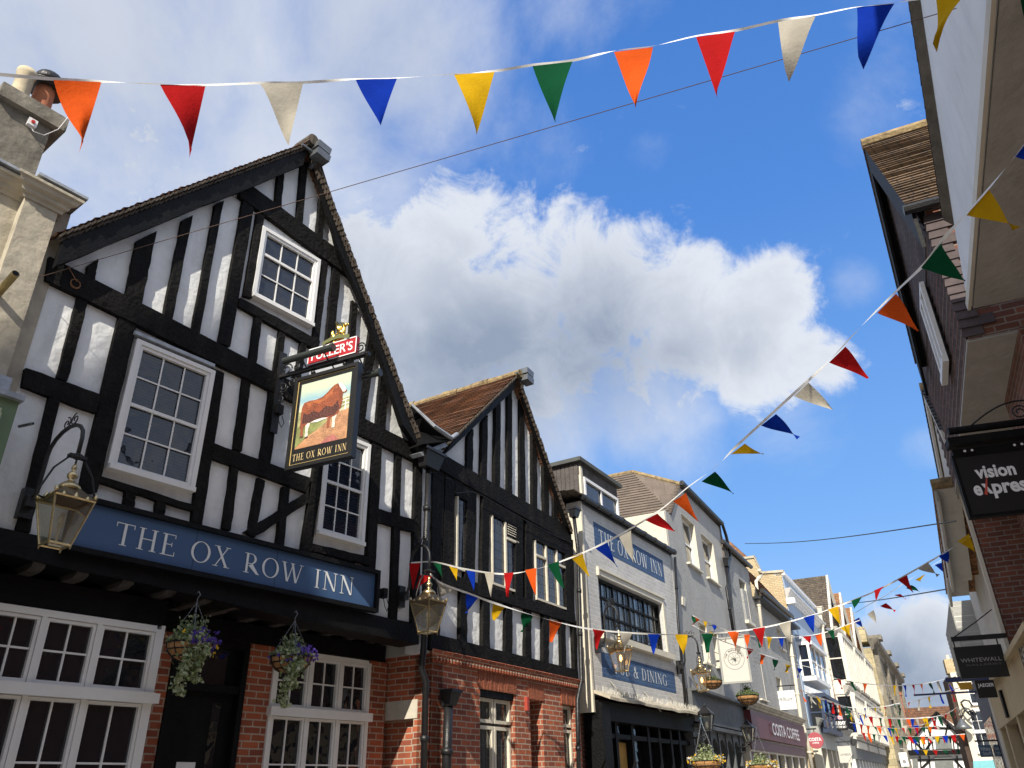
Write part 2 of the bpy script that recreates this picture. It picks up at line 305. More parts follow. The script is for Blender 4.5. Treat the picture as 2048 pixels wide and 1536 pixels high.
def wonky(F, q, o0, o1, jit=.006, seg=7):       # hand-hewn timber: outline given on the plane, edges a little uneven
    (a, b, c, d) = [Vector(F.uv(x, y, o1)) for x, y in q]
    if (b-a).length+(c-d).length > (d-a).length+(c-b).length: e0, e1, f0, f1 = a, b, d, c
    else: e0, e1, f0, f1 = a, d, b, c
    mb = MB(); vs = []
    for i in range(seg+1):
        t = i/seg; j = lambda: Vector((random.uniform(-jit, jit), random.uniform(-jit, jit)))
        p = e0.lerp(e1, t)+j(); r = f0.lerp(f1, t)+j(); oo = o1+random.uniform(-.004, .004)
        vs += [F.p(p.x, p.y, oo), F.p(r.x, r.y, oo+random.uniform(-.003, .003)), F.p(r.x, r.y, o0), F.p(p.x, p.y, o0)]
    fs = [(0, 1, 2, 3), tuple(seg*4+k for k in (3, 2, 1, 0))]
    for i in range(seg):
        for k in range(4): fs.append((i*4+k, i*4+(k+1) % 4, (i+1)*4+(k+1) % 4, (i+1)*4+k))
    mb.add(vs, fs)
    return mb
def fixnormals(o):
    bm = bmesh.new(); bm.from_mesh(o.data); bmesh.ops.recalc_face_normals(bm, faces=bm.faces); bm.to_mesh(o.data); bm.free()
def rows(mb, e0, e1, r1, r0, step=.1, th=.018, jit=.004, mi=0, seg=.5):   # courses of tiles from eave e0-e1 up to ridge r0-r1
    e0, e1, r0, r1 = map(Vector, (e0, e1, r0, r1))
    nrm = (e1-e0).cross(r0-e0).normalized()
    L = max((r0-e0).length, (r1-e1).length); n = max(2, int(L/step))
    for i in range(n):
        a, b = i/n, (i+1)/n
        p0, p1 = e0.lerp(r0, a), e1.lerp(r1, a); q0, q1 = e0.lerp(r0, b), e1.lerp(r1, b)
        w = (p1-p0).length; k = max(1, int(w/seg)) if w > .05 else 1
        th_ = [th+random.uniform(-jit, jit) for _ in range(k+1)]
        for s in range(k):
            f, g = s/k, (s+1)/k
            A, B, C, D = p0.lerp(p1, f), p0.lerp(p1, g), q0.lerp(q1, g), q0.lerp(q1, f)
            mb.add([A, B, C+nrm*.002, D+nrm*.002, A+nrm*th_[s], B+nrm*th_[s+1]], [(4, 5, 2, 3), (0, 1, 5, 4)], mi)
def window(root, F, u0, u1, z0, z1, cols, rws, out=0, fw=.07, mun=.022, sill=True, gl=None, fm=None, depth=.06, rails=(), name='window', sillw=.08, mull=(), sillm=None, label=None, recess=.0, clearback=None):
    gl = gl or glass; fm = fm or white
    mb = MB(); o0, o1 = out-depth, out
    fbox(mb, F, u0, u0+fw, z0, z1, o0, o1); fbox(mb, F, u1-fw, u1, z0, z1, o0, o1)
    fbox(mb, F, u0+fw, u1-fw, z1-fw, z1, o0, o1); fbox(mb, F, u0+fw, u1-fw, z0, z0+fw*1.15, o0, o1)
    a, b, c, d = u0+fw, u1-fw, z0+fw*1.15, z1-fw
    for i in range(1, cols):
        u = a+(b-a)*i/cols; k = 2.4 if i in mull else 1
        fbox(mb, F, u-mun/2*k, u+mun/2*k, c, d, o0+.012, o1-(.022 if k == 1 else .006))
    for i in range(1, rws):
        z = c+(d-c)*i/rws; k = 2.2 if i in rails else 1
        fbox(mb, F, a, b, z-mun/2*k, z+mun/2*k, o0+.016, o1-(.019 if k == 1 else .004))
    w = mb.build(name, fm, root, label=label)
    g = MB()
    for i in range(cols):
        for j in range(rws):
            ua, ub_ = a+(b-a)*i/cols, a+(b-a)*(i+1)/cols; za, zb_ = c+(d-c)*j/rws, c+(d-c)*(j+1)/rws; t1, t2 = random.uniform(-.0035, .0035), random.uniform(-.0035, .0035)
            P_ = [F.p(ua, za, o0+.007+t1+t2), F.p(ub_, za, o0+.007-t1+t2), F.p(ub_, zb_, o0+.007-t1-t2), F.p(ua, zb_, o0+.007+t1-t2)]; g.hull(P_, [F.p(ua, za, o0-.006), F.p(ub_, za, o0-.006), F.p(ub_, zb_, o0-.006), F.p(ua, zb_, o0-.006)])
    g.build('pane', gl, w)
    if sill:
        s = MB(); fbox(s, F, u0-.05, u1+.05, z0-.05, z0, out-.1, out+sillw); s.build('sill', sillm or fm, w)
    return w
def holed(mb, F, u0, u1, z0, z1, o0, o1, holes, mi=0):
    us = sorted(set([u0, u1]+[h[0] for h in holes]+[h[1] for h in holes])); 
    for a, b in zip(us, us[1:]):
        m = (a+b)/2; hs = sorted((h[2], h[3]) for h in holes if h[0] < m < h[1]); z = z0
        for (c, d) in hs:
            if c > z: fbox(mb, F, a, b, z, c, o0, o1, mi)
            z = d
        if z1 > z: fbox(mb, F, a, b, z, z1, o0, o1, mi)
def text_mesh(txt, bold=0.0, shear=0):
    cu = bpy.data.curves.new('lettering', 'FONT'); cu.body = txt; cu.size = 1; cu.resolution_u = 3; cu.offset = bold; cu.shear = shear
    o = bpy.data.objects.new('lettering', cu); COL.objects.link(o); dg = bpy.context.evaluated_depsgraph_get(); dg.update()
    me = bpy.data.meshes.new_from_object(o.evaluated_get(dg)); vs = [(v.co.x, v.co.y) for v in me.vertices]; fs = [tuple(p.vertices) for p in me.polygons]
    bpy.data.objects.remove(o); bpy.data.curves.remove(cu); bpy.data.meshes.remove(me)
    x0, x1 = min(v[0] for v in vs), max(v[0] for v in vs)
    return [((x-x0)/(x1-x0), y/.73) for x, y in vs], fs
def text_on(root, F, txt, u0, u1, z0, z1, out, mat, name='lettering', bold=0, th=.004, shear=0, flip=False):
    vs, fs = text_mesh(txt, bold, shear); mb = MB(); n = len(vs)
    fr = [F.p(u0+(u1-u0)*(1-x if flip else x), z0+(z1-z0)*y, out+th) for x, y in vs]
    mb.add(fr, fs); return mb.build(name, mat, root)
# serif capitals drawn as strokes in a unit-high box
def _arc(cx, cy, rx, ry, tx, ty, a0, a1, n=18):
    o = []
    for i in range(n):
        p, q = R(a0+(a1-a0)*i/n), R(a0+(a1-a0)*(i+1)/n)
        f = lambda an, k: (cx+(rx-tx*k)*math.cos(an), cy+(ry-ty*k)*math.sin(an))
        o.append([f(p, 0), f(q, 0), f(q, 1), f(p, 1)])
    return o
def _b(x0, y0, x1, y1): return [(x0, y0), (x1, y0), (x1, y1), (x0, y1)]
def _dg(x0, x1, w, y0=0, y1=1): return [(x0-w/2, y1), (x0+w/2, y1), (x1+w/2, y0), (x1-w/2, y0)]
def _sf(x, y, w=.13): return _b(x-w, 0, x+w, .035) if y == 0 else _b(x-w, .965, x+w, 1)
TK, TN = .105, .04
SER = {
 'T': (.74, [_b(.03, .955, .71, 1), _b(.32, 0, .32+TK, .97), _sf(.37, 0), _b(.03, .80, .06, .96), _b(.68, .80, .71, .96)]),
 'H': (.84, [_b(.13, 0, .13+TK, 1), _b(.61, 0, .61+TK, 1), _b(.23, .49, .62, .535), _sf(.18, 0), _sf(.18, 1), _sf(.66, 0), _sf(.66, 1)]),
 'E': (.66, [_b(.13, 0, .13+TK, 1), _b(.05, .96, .58, 1), _b(.05, 0, .61, .04), _b(.23, .50, .47, .54), _b(.55, .82, .58, .97), _b(.58, .03, .61, .2), _b(.44, .42, .47, .62)]),
 'O': (.88, _arc(.44, .5, .41, .515, TK*1.05, TN, 0, 360, 32)),
 'X': (.80, [_dg(.17, .64, .12), [(.60, 1), (.65, 1), (.17, 0), (.12, 0)], _sf(.16, 1), _sf(.64, 1, .11), _sf(.15, 0, .11), _sf(.65, 0)]),
 'R': (.80, [_b(.13, 0, .13+TK, 1), _sf(.18, 0), _b(.05, .962, .36, 1), _b(.2, .47, .36, .51), [(.26, .38), (.45, .5), (.79, 0), (.66, 0)], _b(.66, 0, .8, .035)]+_arc(.36, .735, .25, .265, TK, TN, -90, 90, 14)),
 'W': (1.16, [_dg(.13, .36, .11), [(.585, 1), (.62, 1), (.40, 0), (.34, 0)], _dg(.56, .80, .11), [(1.03, 1), (1.065, 1), (.84, 0), (.78, 0)], _sf(.14, 1, .12), _sf(.57, 1, .11), _sf(1.04, 1, .1)]),
 'I': (.40, [_b(.145, 0, .145+TK, 1), _sf(.2, 0), _sf(.2, 1)]),
 'N': (.88, [_b(.15, 0, .19, 1), _b(.70, 0, .74, 1), [(.10, 1), (.24, 1), (.74, 0), (.64, 0)], _sf(.17, 0, .11), _sf(.72, 1, .11), _b(.03, .965, .2, 1)]),
 'P': (.68, [_b(.13, 0, .13+TK, 1), _sf(.18, 0), _b(.05, .962, .36, 1), _b(.2, .44, .36, .48)]+_arc(.36, .72, .27, .28, TK, TN, -90, 90, 14)),
 'U': (.84, [_b(.14, .3, .14+TK, 1), _b(.66, .3, .70, 1), _sf(.19, 1), _sf(.68, 1, .11)]+_arc(.42, .3, .28, .31, TK*.8, TN, 180, 360, 16)),
 'B': (.72, [_b(.13, 0, .13+TK, 1), _b(.05, .962, .36, 1), _b(.05, 0, .36, .04), _b(.2, .5, .38, .54)]+_arc(.36, .76, .22, .24, TK, TN, -90, 90, 12)+_arc(.36, .265, .28, .265, TK, TN, -90, 90, 14)),
 'D': (.86, [_b(.13, 0, .13+TK, 1), _b(.05, .962, .4, 1), _b(.05, 0, .4, .04)]+_arc(.38, .5, .40, .5, TK, TN, -90, 90, 18)),
 'G': (.86, [_b(.66, .06, .66+TK*.9, .45), _b(.55, .43, .84, .465), _b(.70, .72, .73, .97)]+_arc(.45, .5, .41, .515, TK, TN, 42, 322, 26)),
 '&': (.86, [[(.20, .82), (.31, .86), (.80, 0), (.66, 0)], _b(.60, .5, .84, .535), [(.70, .52), (.74, .52), (.52, .06), (.48, .09)]]+_arc(.36, .78, .16, .22, .07, .04, -30, 230, 18)+_arc(.34, .26, .28, .27, .10, .045, 70, 330, 20)),
 ' ': (.42, [])}
def serif_on(root, F, txt, u0, u1, z0, z1, out, mat, name='lettering', gap=.06):
    W_ = sum(SER[c][0]+gap for c in txt)-gap; x = 0; mb = MB(); k = 0
    for c in txt+'\n':
        if c in ' \n':
            mb.build(name, mat, root); mb = MB()
            if c == ' ': x += SER[' '][0]+gap
            continue
        w, ps = SER[c]
        for p in ps:
            k += 1; oo = out+.0015+.00025*(k % 12)
            mb.add([F.p(u0+(u1-u0)*(x+a)/W_, z0+(z1-z0)*b, oo) for a, b in p], [tuple(range(len(p)))])
        x += w+gap
def skin_px(root, F, name, q, o0, o1, mat): mb = MB(); fpx(mb, F, q, o0, o1); return mb.build(name, mat, root)
def ub(F, *pp): us = [F.uv(*p) for p in pp]; return min(u for u, z in us), max(u for u, z in us), min(z for u, z in us), max(z for u, z in us)
def rect(F, tl, tr, br, bl, o=0):
    a, b, c, d = F.uv(*tl, o), F.uv(*tr, o), F.uv(*br, o), F.uv(*bl, o)
    return (a[0]+d[0])/2, (b[0]+c[0])/2, (d[1]+c[1])/2, (a[1]+b[1])/2

# ------------------------------------------------------------------ street plan
D0 = 7.5
F1 = Face((-D0*math.cos(R(37)), D0*math.sin(R(37))), 37.0)     # inn with the big gable
P2 = F1.g(852, 1100); F2 = Face(P2, 31.0)                       # second gable
P3 = F2.g(1158, 1100); F3 = Face(P3, 31.0)                      # painted brick
P4 = F3.g(1355, 1230); F4 = Face(P4, 27.5)                      # grey render
P5 = F4.g(1466, 1250); F5 = Face(P5, 27.5)
P6 = F5.g(1522, 1300); F6 = Face(P6, 27.5)
P7 = F6.g(1598, 1340); F7 = Face(P7, 27.5)
P8 = F7.g(1658, 1340); F8 = Face(P8, 27.5)
P9 = F8.g(1722, 1360); F9 = Face(P9, 27.0)
DR = 1.4
FR = Face((DR*math.cos(R(25)), -DR*math.sin(R(25))), 25.0)     # right-hand side of the street; its buildings lie at +out

# ground
mb = MB(); mb.quad((-400, -400, 0), (400, -400, 0), (400, 700, 0), (-400, 700, 0)); g = mb.build('ground', M('pale_street_paving', (.34, .31, .27), .9, .2, 3, .4, 20)); prop(g, kind='structure')
mb = MB(); mb.box((-1.2, -12, 0), (1.2, 12, .12))
mb = MB()
for F, a, b, w in ((F1, -14, 7.7, 1.6), (F4, -9, 90, 1.4)): fbox(mb, F, a, b, 0.004, .13, -.6, w)
g = mb.build('pavement_near_inn', paving); prop(g, kind='structure')
mb = MB(); fbox(mb, FR, -14, 60, .004, .13, -.1, 1.2); g = mb.build('pavement_under_shops', paving); prop(g, kind='structure')

# ------------------------------------------------------------------ the inn: big black and white gable
def block(mb, F, u0, u1, z0, z1, o1, depth): fbox(mb, F, u0, u1, z0, z1, o1-depth, o1)
inn = thing('timber_framed_inn', F1.p(4.8, 0, 0), 'tall black and white timber framed inn with navy name board under a steep gable', 'inn')
A1, AP, A2 = F1.uv(118, 520), F1.uv(612, 316), F1.uv(842, 900)
zj = 3.62                                        # underside of the jetty
U0, U1 = 1.7, F1.uv(846, 1100)[0]
fpoly_pts = [(U0, zj), (U1, zj), (U1, A2[1]), AP, A1, (U0, A1[1]-.1)]
mb = MB(); fpoly(mb, F1, fpoly_pts, -.35, 0); mb.build('plaster_wall', plaster, inn)
mb = MB(); fbox(mb, F1, U0, U1, 0.02, zj, -6, -1.0); fbox(mb, F1, U0, U1, zj, A2[1]-.2, -6.5, -.36); mb.build('rear_wall', grender, inn)
BEAMS = [('tie_beam', (100, 512), (838, 893), (838, 926), (92, 558)), ('rail', (51, 735), (203, 789), (192, 826), (45, 772)),
 ('post', (240, 632), (275, 650), (195, 985), (158, 985)), ('stud', (157, 588), (177, 600), (135, 762), (115, 755)), ('stud', (100, 791), (121, 800), (60, 1066), (34, 1060)),
 ('rail', (198, 950), (402, 1014), (398, 1026), (196, 964)), ('post', (425, 735), (450, 745), (405, 1050), (384, 1042)),
 ('stud', (488, 752), (503, 760), (484, 903), (468, 897)), ('post', (541, 780), (560, 790), (541, 930), (522, 922)), ('post', (645, 825), (664, 835), (622, 1110), (604, 1102)),
 ('rail', (428, 886), (620, 955), (617, 986), (423, 916)), ('stud', (464, 932), (478, 938), (462, 1062), (447, 1056)), ('stud', (516, 954), (531, 961), (511, 1074), (497, 1068)),
 ('stud', (566, 972), (580, 976), (568, 1094), (554, 1090)), ('brace', (490, 1064), (617, 983), (617, 1005), (517, 1070)),
 ('post', (746, 868), (765, 878), (751, 1150), (733, 1142)), ('stud', (793, 905), (804, 910), (795, 1240), (781, 1236)), ('rail', (753, 1016), (834, 1041), (832, 1065), (753, 1043)),
 ('post', (832, 915), (846, 925), (838, 1258), (824, 1252)), ('rail', (622, 1086), (740, 1114), (738, 1130), (620, 1101)),
 ('stud', (655, 1102), (665, 1105), (663, 1130), (653, 1127)), ('stud', (700, 1114), (710, 1117), (708, 1140), (698, 1137)),
 ('stud', (252, 978), (272, 984), (268, 1022), (248, 1016)), ('stud', (315, 996), (333, 1002), (329, 1040), (311, 1034)),
 ('post', (490, 385), (512, 395), (461, 694), (438, 686)), ('stud', (516, 424), (529, 432), (504, 596), (489, 592)),
 ('collar_beam', (486, 358), (694, 512), (704, 556), (480, 392)), ('stud', (557, 345), (570, 338), (562, 421), (550, 414)),
 ('stud', (604, 322), (616, 325), (605, 455), (594, 446)), ('stud', (641, 395), (651, 415), (645, 483), (634, 475)),
 ('stud', (647, 518), (657, 524), (638, 690), (626, 684)), ('stud', (667, 532), (682, 538), (668, 692), (653, 684)), ('stud', (705, 600), (716, 610), (700, 830), (688, 824)),
 ('stud', (741, 650), (754, 684), (730, 842), (716, 834)), ('stud', (762, 742), (778, 764), (771, 860), (753, 852)),
 ('rail', (480, 594), (640, 682), (636, 702), (478, 612)), ('stud', (513, 622), (526, 628), (513, 728), (500, 721)), ('stud', (562, 648), (574, 654), (560, 752), (548, 745)), ('stud', (605, 674), (616, 680), (600, 770), (590, 765)),
 ('stud', (178, 528), (197, 518), (190, 562), (173, 552)), ('stud', (274, 482), (314, 462), (284, 608), (252, 590)), ('stud', (366, 440), (386, 430), (345, 640), (328, 632)), ('stud', (432, 408), (448, 400), (399, 670), (385, 662))]
for b in BEAMS:
    pr = .05+random.uniform(0, .012) if b[0] in ('stud', 'brace') else (.075 if b[0] in ('tie_beam', 'collar_beam') else .062)
    wonky(F1, b[1:], -.01, pr, .005, 9).build(b[0], timber, inn)
# bargeboards and roof
def board(root, F, q, o0, o1, mat=timber2, name='bargeboard', jit=.008): return wonky(F, q, o0, o1, jit, 12).build(name, mat, root)
board(inn, F1, [(128, 482), (618, 288), (607, 330), (112, 532)], .12, .20)
board(inn, F1, [(618, 290), (641, 318), (700, 549), (678, 500)], .12, .19)
board(inn, F1, [(641, 318), (655, 372), (741, 640), (700, 549)], .12, .20)
board(inn, F1, [(655, 372), (690, 470), (842, 902), (806, 850)], .125, .21)
rf = MB(); RD = 7.5
apx = Vector(F1.uv(622, 283, .24)); le = Vector(F1.uv(120, 466, .24)); re = Vector(F1.uv(846, 884, .24))
def P3d(F, v, o): return F.p(v[0], v[1], o)
rows(rf, P3d(F1, re, .23), P3d(F1, re, -RD), P3d(F1, apx, -RD), P3d(F1, apx, .23), .095, .024, .006)
le2 = apx+(le-apx)*1.005
rows(rf, P3d(F1, le2, -RD), P3d(F1, le2, .23), P3d(F1, apx, .23), P3d(F1, apx, -RD), .095, .024, .006)
roof = rf.build('roof', tile_c, inn)
# verge: two courses of tile ends showing on the gable edge
vg = MB()
for (s, e) in ((le2, apx), (re, apx)):
    n = 58; L = (e-s).length; t = (e-s)/L; nn_ = Vector((-t.y, t.x)); nn_ = nn_ if nn_.y > 0 else -nn_
    for i in range(n):
        a = s+(e-s)*(i/n); b = s+(e-s)*((i+1.25)/n); j = random.uniform(-.012, .012)
        for k in range(2):
            q0, q1 = a+nn_*(-.035*(k+1)-.004), b+nn_*(-.035*(k+1)+.012)
            vg.hull([F1.p(v.x, v.y, .25+j-.03*k) for v in (q0, q1, q1+nn_*.022, q0+nn_*.022)], [F1.p(v.x, v.y, .17) for v in (q0, q1, q1+nn_*.022, q0+nn_*.022)])
vg.build('verge', M('verge_tile', (.065, .05, .038), .95, .5, 9, .8, 20), inn)
rd = MB()
for i in range(22): rd.tube([F1.p(apx.x, apx.y+.0+random.uniform(-.01, .01), .31-.35*i), F1.p(apx.x, apx.y+.01, .31-.35*(i+1)+.01)], .085+random.uniform(-.006, .006), 10)
rd.build('ridge', tile_g, inn)
# sash windows
def sash(root, F, tl, tr, br, bl, cols, rws, rail, lab):
    u0, u1, z0, z1 = rect(F, tl, tr, br, bl, .055)
    w = window(root, F, u0, u1, z0+.04, z1, cols, rws, out=.055, fw=.036, mun=.016, depth=.045, sill=True, rails=(rail,), name='sash_window', sillw=.05, label=lab, gl=glassb)
    fr = MB()
    for a in ((u0-.055, u0-.002, z0+.04, z1+.05), (u1+.002, u1+.055, z0+.04, z1+.05), (u0-.002, u1+.002, z1+.002, z1+.05)): fbox(fr, F, a[0], a[1], a[2], a[3], -.02, .072)
    fr.build('casing', white, w); return w
sash(inn, F1, (284, 692), (414, 743), (384, 988), (222, 932), 3, 4, 2, 'large white sash window left of the hanging sign')
lf = MB(); u0, u1, z0, z1 = rect(F1, (270, 668), (427, 731), (427, 737), (270, 674), .08); fbox(lf, F1, u0-.01, u1+.01, z1-.01, z1+.03, 0, .09); lf.build('flashing', lead, inn)
sash(inn, F1, (534, 462), (636, 525), (616, 653), (508, 590), 3, 3, 2, 'small white sash window high in the gable')
sash(inn, F1, (668, 868), (735, 894), (720, 1092), (630, 1064), 3, 4, 2, 'white sash window partly hidden by the hanging sign')
# jetty bressummer, sign board
mb = MB(); za = F1.uv(500, 1214)[1]
b = wonky(F1, [(-60, 1040), (838, 1252), (838, 1290), (-60, 1092)], -.3, .06, .012); b.build('bressummer', timber2, inn)
u0, u1, z0, z1 = rect(F1, (205, 1003), (750, 1156), (746, 1222), (200, 1097), .10)
uL = F1.uv(160, 990, .10)[0]
mb = MB(); fbox(mb, F1, uL, u1, z0, z1, .07, .10); sb = mb.build('name_board', navy, inn)
mb = MB()
for a in ((uL-.05, u1+.05, z1, z1+.05), (uL-.05, u1+.05, z0-.05, z0), (u1, u1+.05, z0, z1), (uL-.05, uL, z0, z1)): fbox(mb, F1, *a, .06, .15)
for uu in (uL+(u1-uL)*.33, uL+(u1-uL)*.60): fbox(mb, F1, uu, uu+.004, z0, z1, .10, .1005)
mb.build('frame', timber2, sb)
lu0 = F1.uv(236, 1030, .1)[0]; lu1 = F1.uv(708, 1170, .1)[0]
serif_on(sb, F1, 'THE OX ROW INN', lu0, lu1, z0+.10, z1-.11, .103, letters, gap=.075)
# corbels under the jetty
for px, py in ((71, 1145), (159, 1162), (250, 1182), (338, 1197), (414, 1211), (480, 1230), (552, 1244), (612, 1255), (664, 1267), (718, 1275), (765, 1287), (808, 1296)):
    u = F1.uv(px, py, 0)[0]; mb = MB(); pf = [(-.95, zj-.02), (.02, zj-.02), (.05, zj-.08), (.03, zj-.17), (-.06, zj-.20), (-.95, zj-.20)]
    mb.hull([F1.p(u-.055, z, o) for o, z in pf], [F1.p(u+.055, z, o) for o, z in pf]); mb.build('corbel', M('corbel_wood', (.055, .048, .042), .8, .4, 6, .8, 20), inn)
mb = MB(); fbox(mb, F1, U0, U1, zj-.03, zj, -1, .0); mb.build('jetty_soffit', timber2, inn)
# ground floor
GO = -.70
def gw(px, py): return F1.uv(px, py, GO)
mb = MB(); d0, d1 = gw(330, 1400)[0], gw(486, 1400)[0]; w0, w1 = gw(538, 1400)[0], gw(736, 1400)[0]; ztop = zj-.02
zb = gw(640, 1312)[1]+.03
for a, b_, c, d in ((U0, d0, .0, zb), (d1, w0, 0, zb), (w1, U1+.1, 0, zb), (w0, w1, 0, 1.0)): fbox(mb, F1, a, b_, c, d, GO-.25, GO)
mb.build('brick_wall', redbrick, inn)
mb = MB(); fbox(mb, F1, U0, U1, zb, zj-.21, GO-.2, GO+.06); mb.build('fascia', timber2, inn)
mb = MB(); fbox(mb, F1, w0, w1, 1.0, zb, GO-.6, GO-.5); mb.build('interior', timber2, inn)
def casement(root, F, out, u0, u1, z0, z1, zt, lights, hang=False, panes=(2, 2, 2, 3)):
    mb = MB(); fw = .05
    fbox(mb, F, u0-fw, u0, z0, z1, out-.09, out); fbox(mb, F, u1, u1+fw, z0, z1, out-.09, out); fbox(mb, F, u0, u1, z1-.03, z1+.03, out-.09, out+.002)
    n = len(lights)
    for i in range(1, n): u = u0+(u1-u0)*lights[i]; fbox(mb, F, u-.022, u+.022, z0, z1-.03, out-.09, out)
    w = mb.build('casement_window', white, root, label='white many-paned window with a heavy rail across'); fbm = MB(); fbox(fbm, F, u0-fw-.02, u1+fw+.02, zt-.055, zt+.045, out-.09, out+.06); fbm.build('rail', white, w)
    L_ = list(lights)+[1]
    for (za_, zb_, nr) in ((z0, zt-.055, panes[3]), (zt+.045, z1-.03, panes[1])):
        for i in range(n):
            a, b = u0+(u1-u0)*L_[i]+(.022 if i else 0), u0+(u1-u0)*L_[i+1]-(.022 if i < n-1 else 0)
            window(w, F, a+.004, b-.004, za_+.004, zb_-.004, 2, nr, out=out-.012, fw=.028, mun=.017, sill=False, depth=.05, name='light', gl=glassd if hang else None)
    return w
zt = gw(640, 1428)[1]; zt2 = F1.uv(640, 1428, GO+.02)[1]
casement(inn, F1, GO+.03, w0+.05, w1-.05, .95, zb-.04, zt2, [0, .345, .68])
# shallow white bay left of the door
BO = -.20; q0, q1 = U0, F1.uv(312, 1300, BO)[0]; bz1 = F1.uv(318, 1250, BO)[1]; bzt = F1.uv(300, 1396, BO)[1]
bl_ = [(F1.uv(x, 1300, BO)[0]-(q0-.6))/(q1-.03-(q0-.6)) for x in (-40, 74, 190)]; casement(inn, F1, BO, q0-.6, q1-.03, .9, bz1-.04, bzt, [0]+bl_, panes=(2, 2, 2, 3))
mb = MB(); fbox(mb, F1, q1+.022, q1+.06, .9, bz1, GO, BO-.004); fbox(mb, F1, q1+.022, q1+.10, bzt-.05, bzt+.04, GO, BO+.05); fbox(mb, F1, U0-.6, q1+.05, .75, .89, GO, BO+.03); mb.build('bay_side', white, inn)
mb = MB(); fbox(mb, F1, U0-.6, q1+.06, bz1-.005, zj-.21, GO, BO-.03); mb.build('bay_head', timber2, inn)
mb = MB(); fbox(mb, F1, U0-.5, q1+.02, 0, .75, GO, BO-.02); mb.build('plinth', redbrick, inn)
# door
mb = MB(); fbox(mb, F1, d0, d0+.07, 0, zb, GO-.2, GO+.02); fbox(mb, F1, d1-.07, d1, 0, zb, GO-.2, GO+.02); fbox(mb, F1, d0+.07, d1-.07, zb-.08, zb, GO-.2, GO+.02)
zd = F1.uv(400, 1372, GO)[1]; fbox(mb, F1, d0+.07, d1-.07, zd-.05, zd+.03, GO-.18, GO)
dr = mb.build('door', timber2, inn, label='black pub door with a glazed panel')
mb = MB(); fbox(mb, F1, d0+.07, d1-.07, 0.1, zd-.05, GO-.12, GO-.09); mb.build('door_leaf', timber2, dr)
mb = MB(); fbox(mb, F1, d0+.07, d1-.07, zd+.03, zb-.08, GO-.15, GO-.14); fbox(mb, F1, d0+.62, d1-.22, .9, zd-.15, GO-.09, GO-.085); mb.build('pane', glass, dr)
mb = MB(); fbox(mb, F1, d0+.30, d0+.52, 1.55, F1.uv(400, 1524, GO)[1], GO-.089, GO-.086); mb.build('notice', wlet, dr)
# floodlights on gable tips
def flood(F, px, py, out, lab):
    t = thing('floodlight', F.w(px, py, out), lab, 'floodlight', 'floodlights on the gable tips')
    u, z = F.uv(px, py, out); mb = MB()
    for dz, h in ((.04, .10), (-.10, .10)):
        a = [F.p(u-.13, z+dz, out), F.p(u+.10, z+dz-.02, out), F.p(u+.12, z+dz+h, out), F.p(u-.11, z+dz+h+.02, out)]
        mb.hull(a, [p+F.Nn()*.17 for p in a])
    mb.build('lamp_housing', steel, t, label=None)
    mb = MB(); fbox(mb, F, u-.30, u-.12, z-.02, z+.01, out+.02, out+.05); fbox(mb, F, u-.04, u+.02, z-.16, z+.16, out-.12, out+.0); mb.build('bracket', steel, t)
flood(F1, 634, 314, .22, 'grey floodlight at the peak of the tallest gable')

# ------------------------------------------------------------------ stone building at the left edge
stn = thing('stone_building', F1.p(0.5, 0, 0), 'weathered stone building with moulded cornice beside the inn', 'building')
us = F1.uv(100, 560, .0)[0]; uf = F1.uv(72, 560, .12)[0]; ufl = F1.uv(14, 500, .12)[0]
zc = F1.uv(130, 430, .12)[1]
mb = MB(); fbox(mb, F1, -3.5, us, 0, zc+.1, -7, .02); mb.build('wall', stone, stn)
mb = MB(); fbox(mb, F1, ufl, uf, F1.uv(40, 765, .12)[1]-.1, zc, .02, .14); mb.build('pilaster', stone, stn)
mb = MB()
prof = [(0, 0), (.06, .0), (.07, .05), (.12, .08), (.13, .14), (.20, .18), (.22, .24), (.26, .26), (.26, .31), (0, .36)]
def mould(mb, F, u0, u1, z, o, pf, k=1.0, ret=True):
    lo = [F.p(u0-(d*k if ret else 0), z+h*k, o+d*k) for d, h in pf]; hi = [F.p(u1+(d*k if ret else 0), z+h*k, o+d*k) for d, h in pf]
    mb.hull(lo, hi)
mould(mb, F1, ufl, uf, zc-.04, .12, prof, .62); mould(mb, F1, -3.5, us-.1, zc-.04, .0, prof, .62, False)
mb.build('cornice', stone, stn)
mb = MB(); fbox(mb, F1, -3.5, us-.02, zc+.18, zc+.21, -7, .19); fbox(mb, F1, ufl, us+.03, zc+.181, zc+.212, -.3, .29); mb.build('coping', lead, stn)
ch = MB(); cu1, cz1 = F1.uv(116, 256, -.35); cu0 = F1.uv(-30, 260, -.35)[0]
fbox(ch, F1, cu0, cu1-.06, zc, cz1-.04, -1.1, -.35); chm = ch.build('chimney', stoned, stn)
ch = MB(); fbox(ch, F1, cu0-.02, cu1+.06, cz1-.06, cz1+.12, -1.2, -.27); fbox(ch, F1, cu0, cu1+.02, cz1+.12, cz1+.16, -1.15, -.31); ch.build('cap', stoned, chm)
zz = cz1+.15
c = F1.p(F1.uv(38, 190, -.6)[0], zz, -.6); mb = MB(); mb.lathe(c, [(.10, 0), (.095, .1), (.09, .48), (.105, .50), (.105, .56), (.085, .56), (.08, .3)], 18); mb.build('chimney_pot', M('buff_clay', (.50, .43, .30), .9, .2, 5, .3, 14, stain=.4, stainc=(.2, .17, .13)), chm, True, label='pale clay chimney pot')
c = F1.p(F1.uv(84, 200, -.7)[0], zz, -.7); mb = MB(); mb.lathe(c, [(.13, 0), (.12, .1), (.105, .5), (.105, .56)], 18); pot = mb.build('chimney_pot', terracotta, chm, True, label='orange chimney pot with a dark domed cowl')
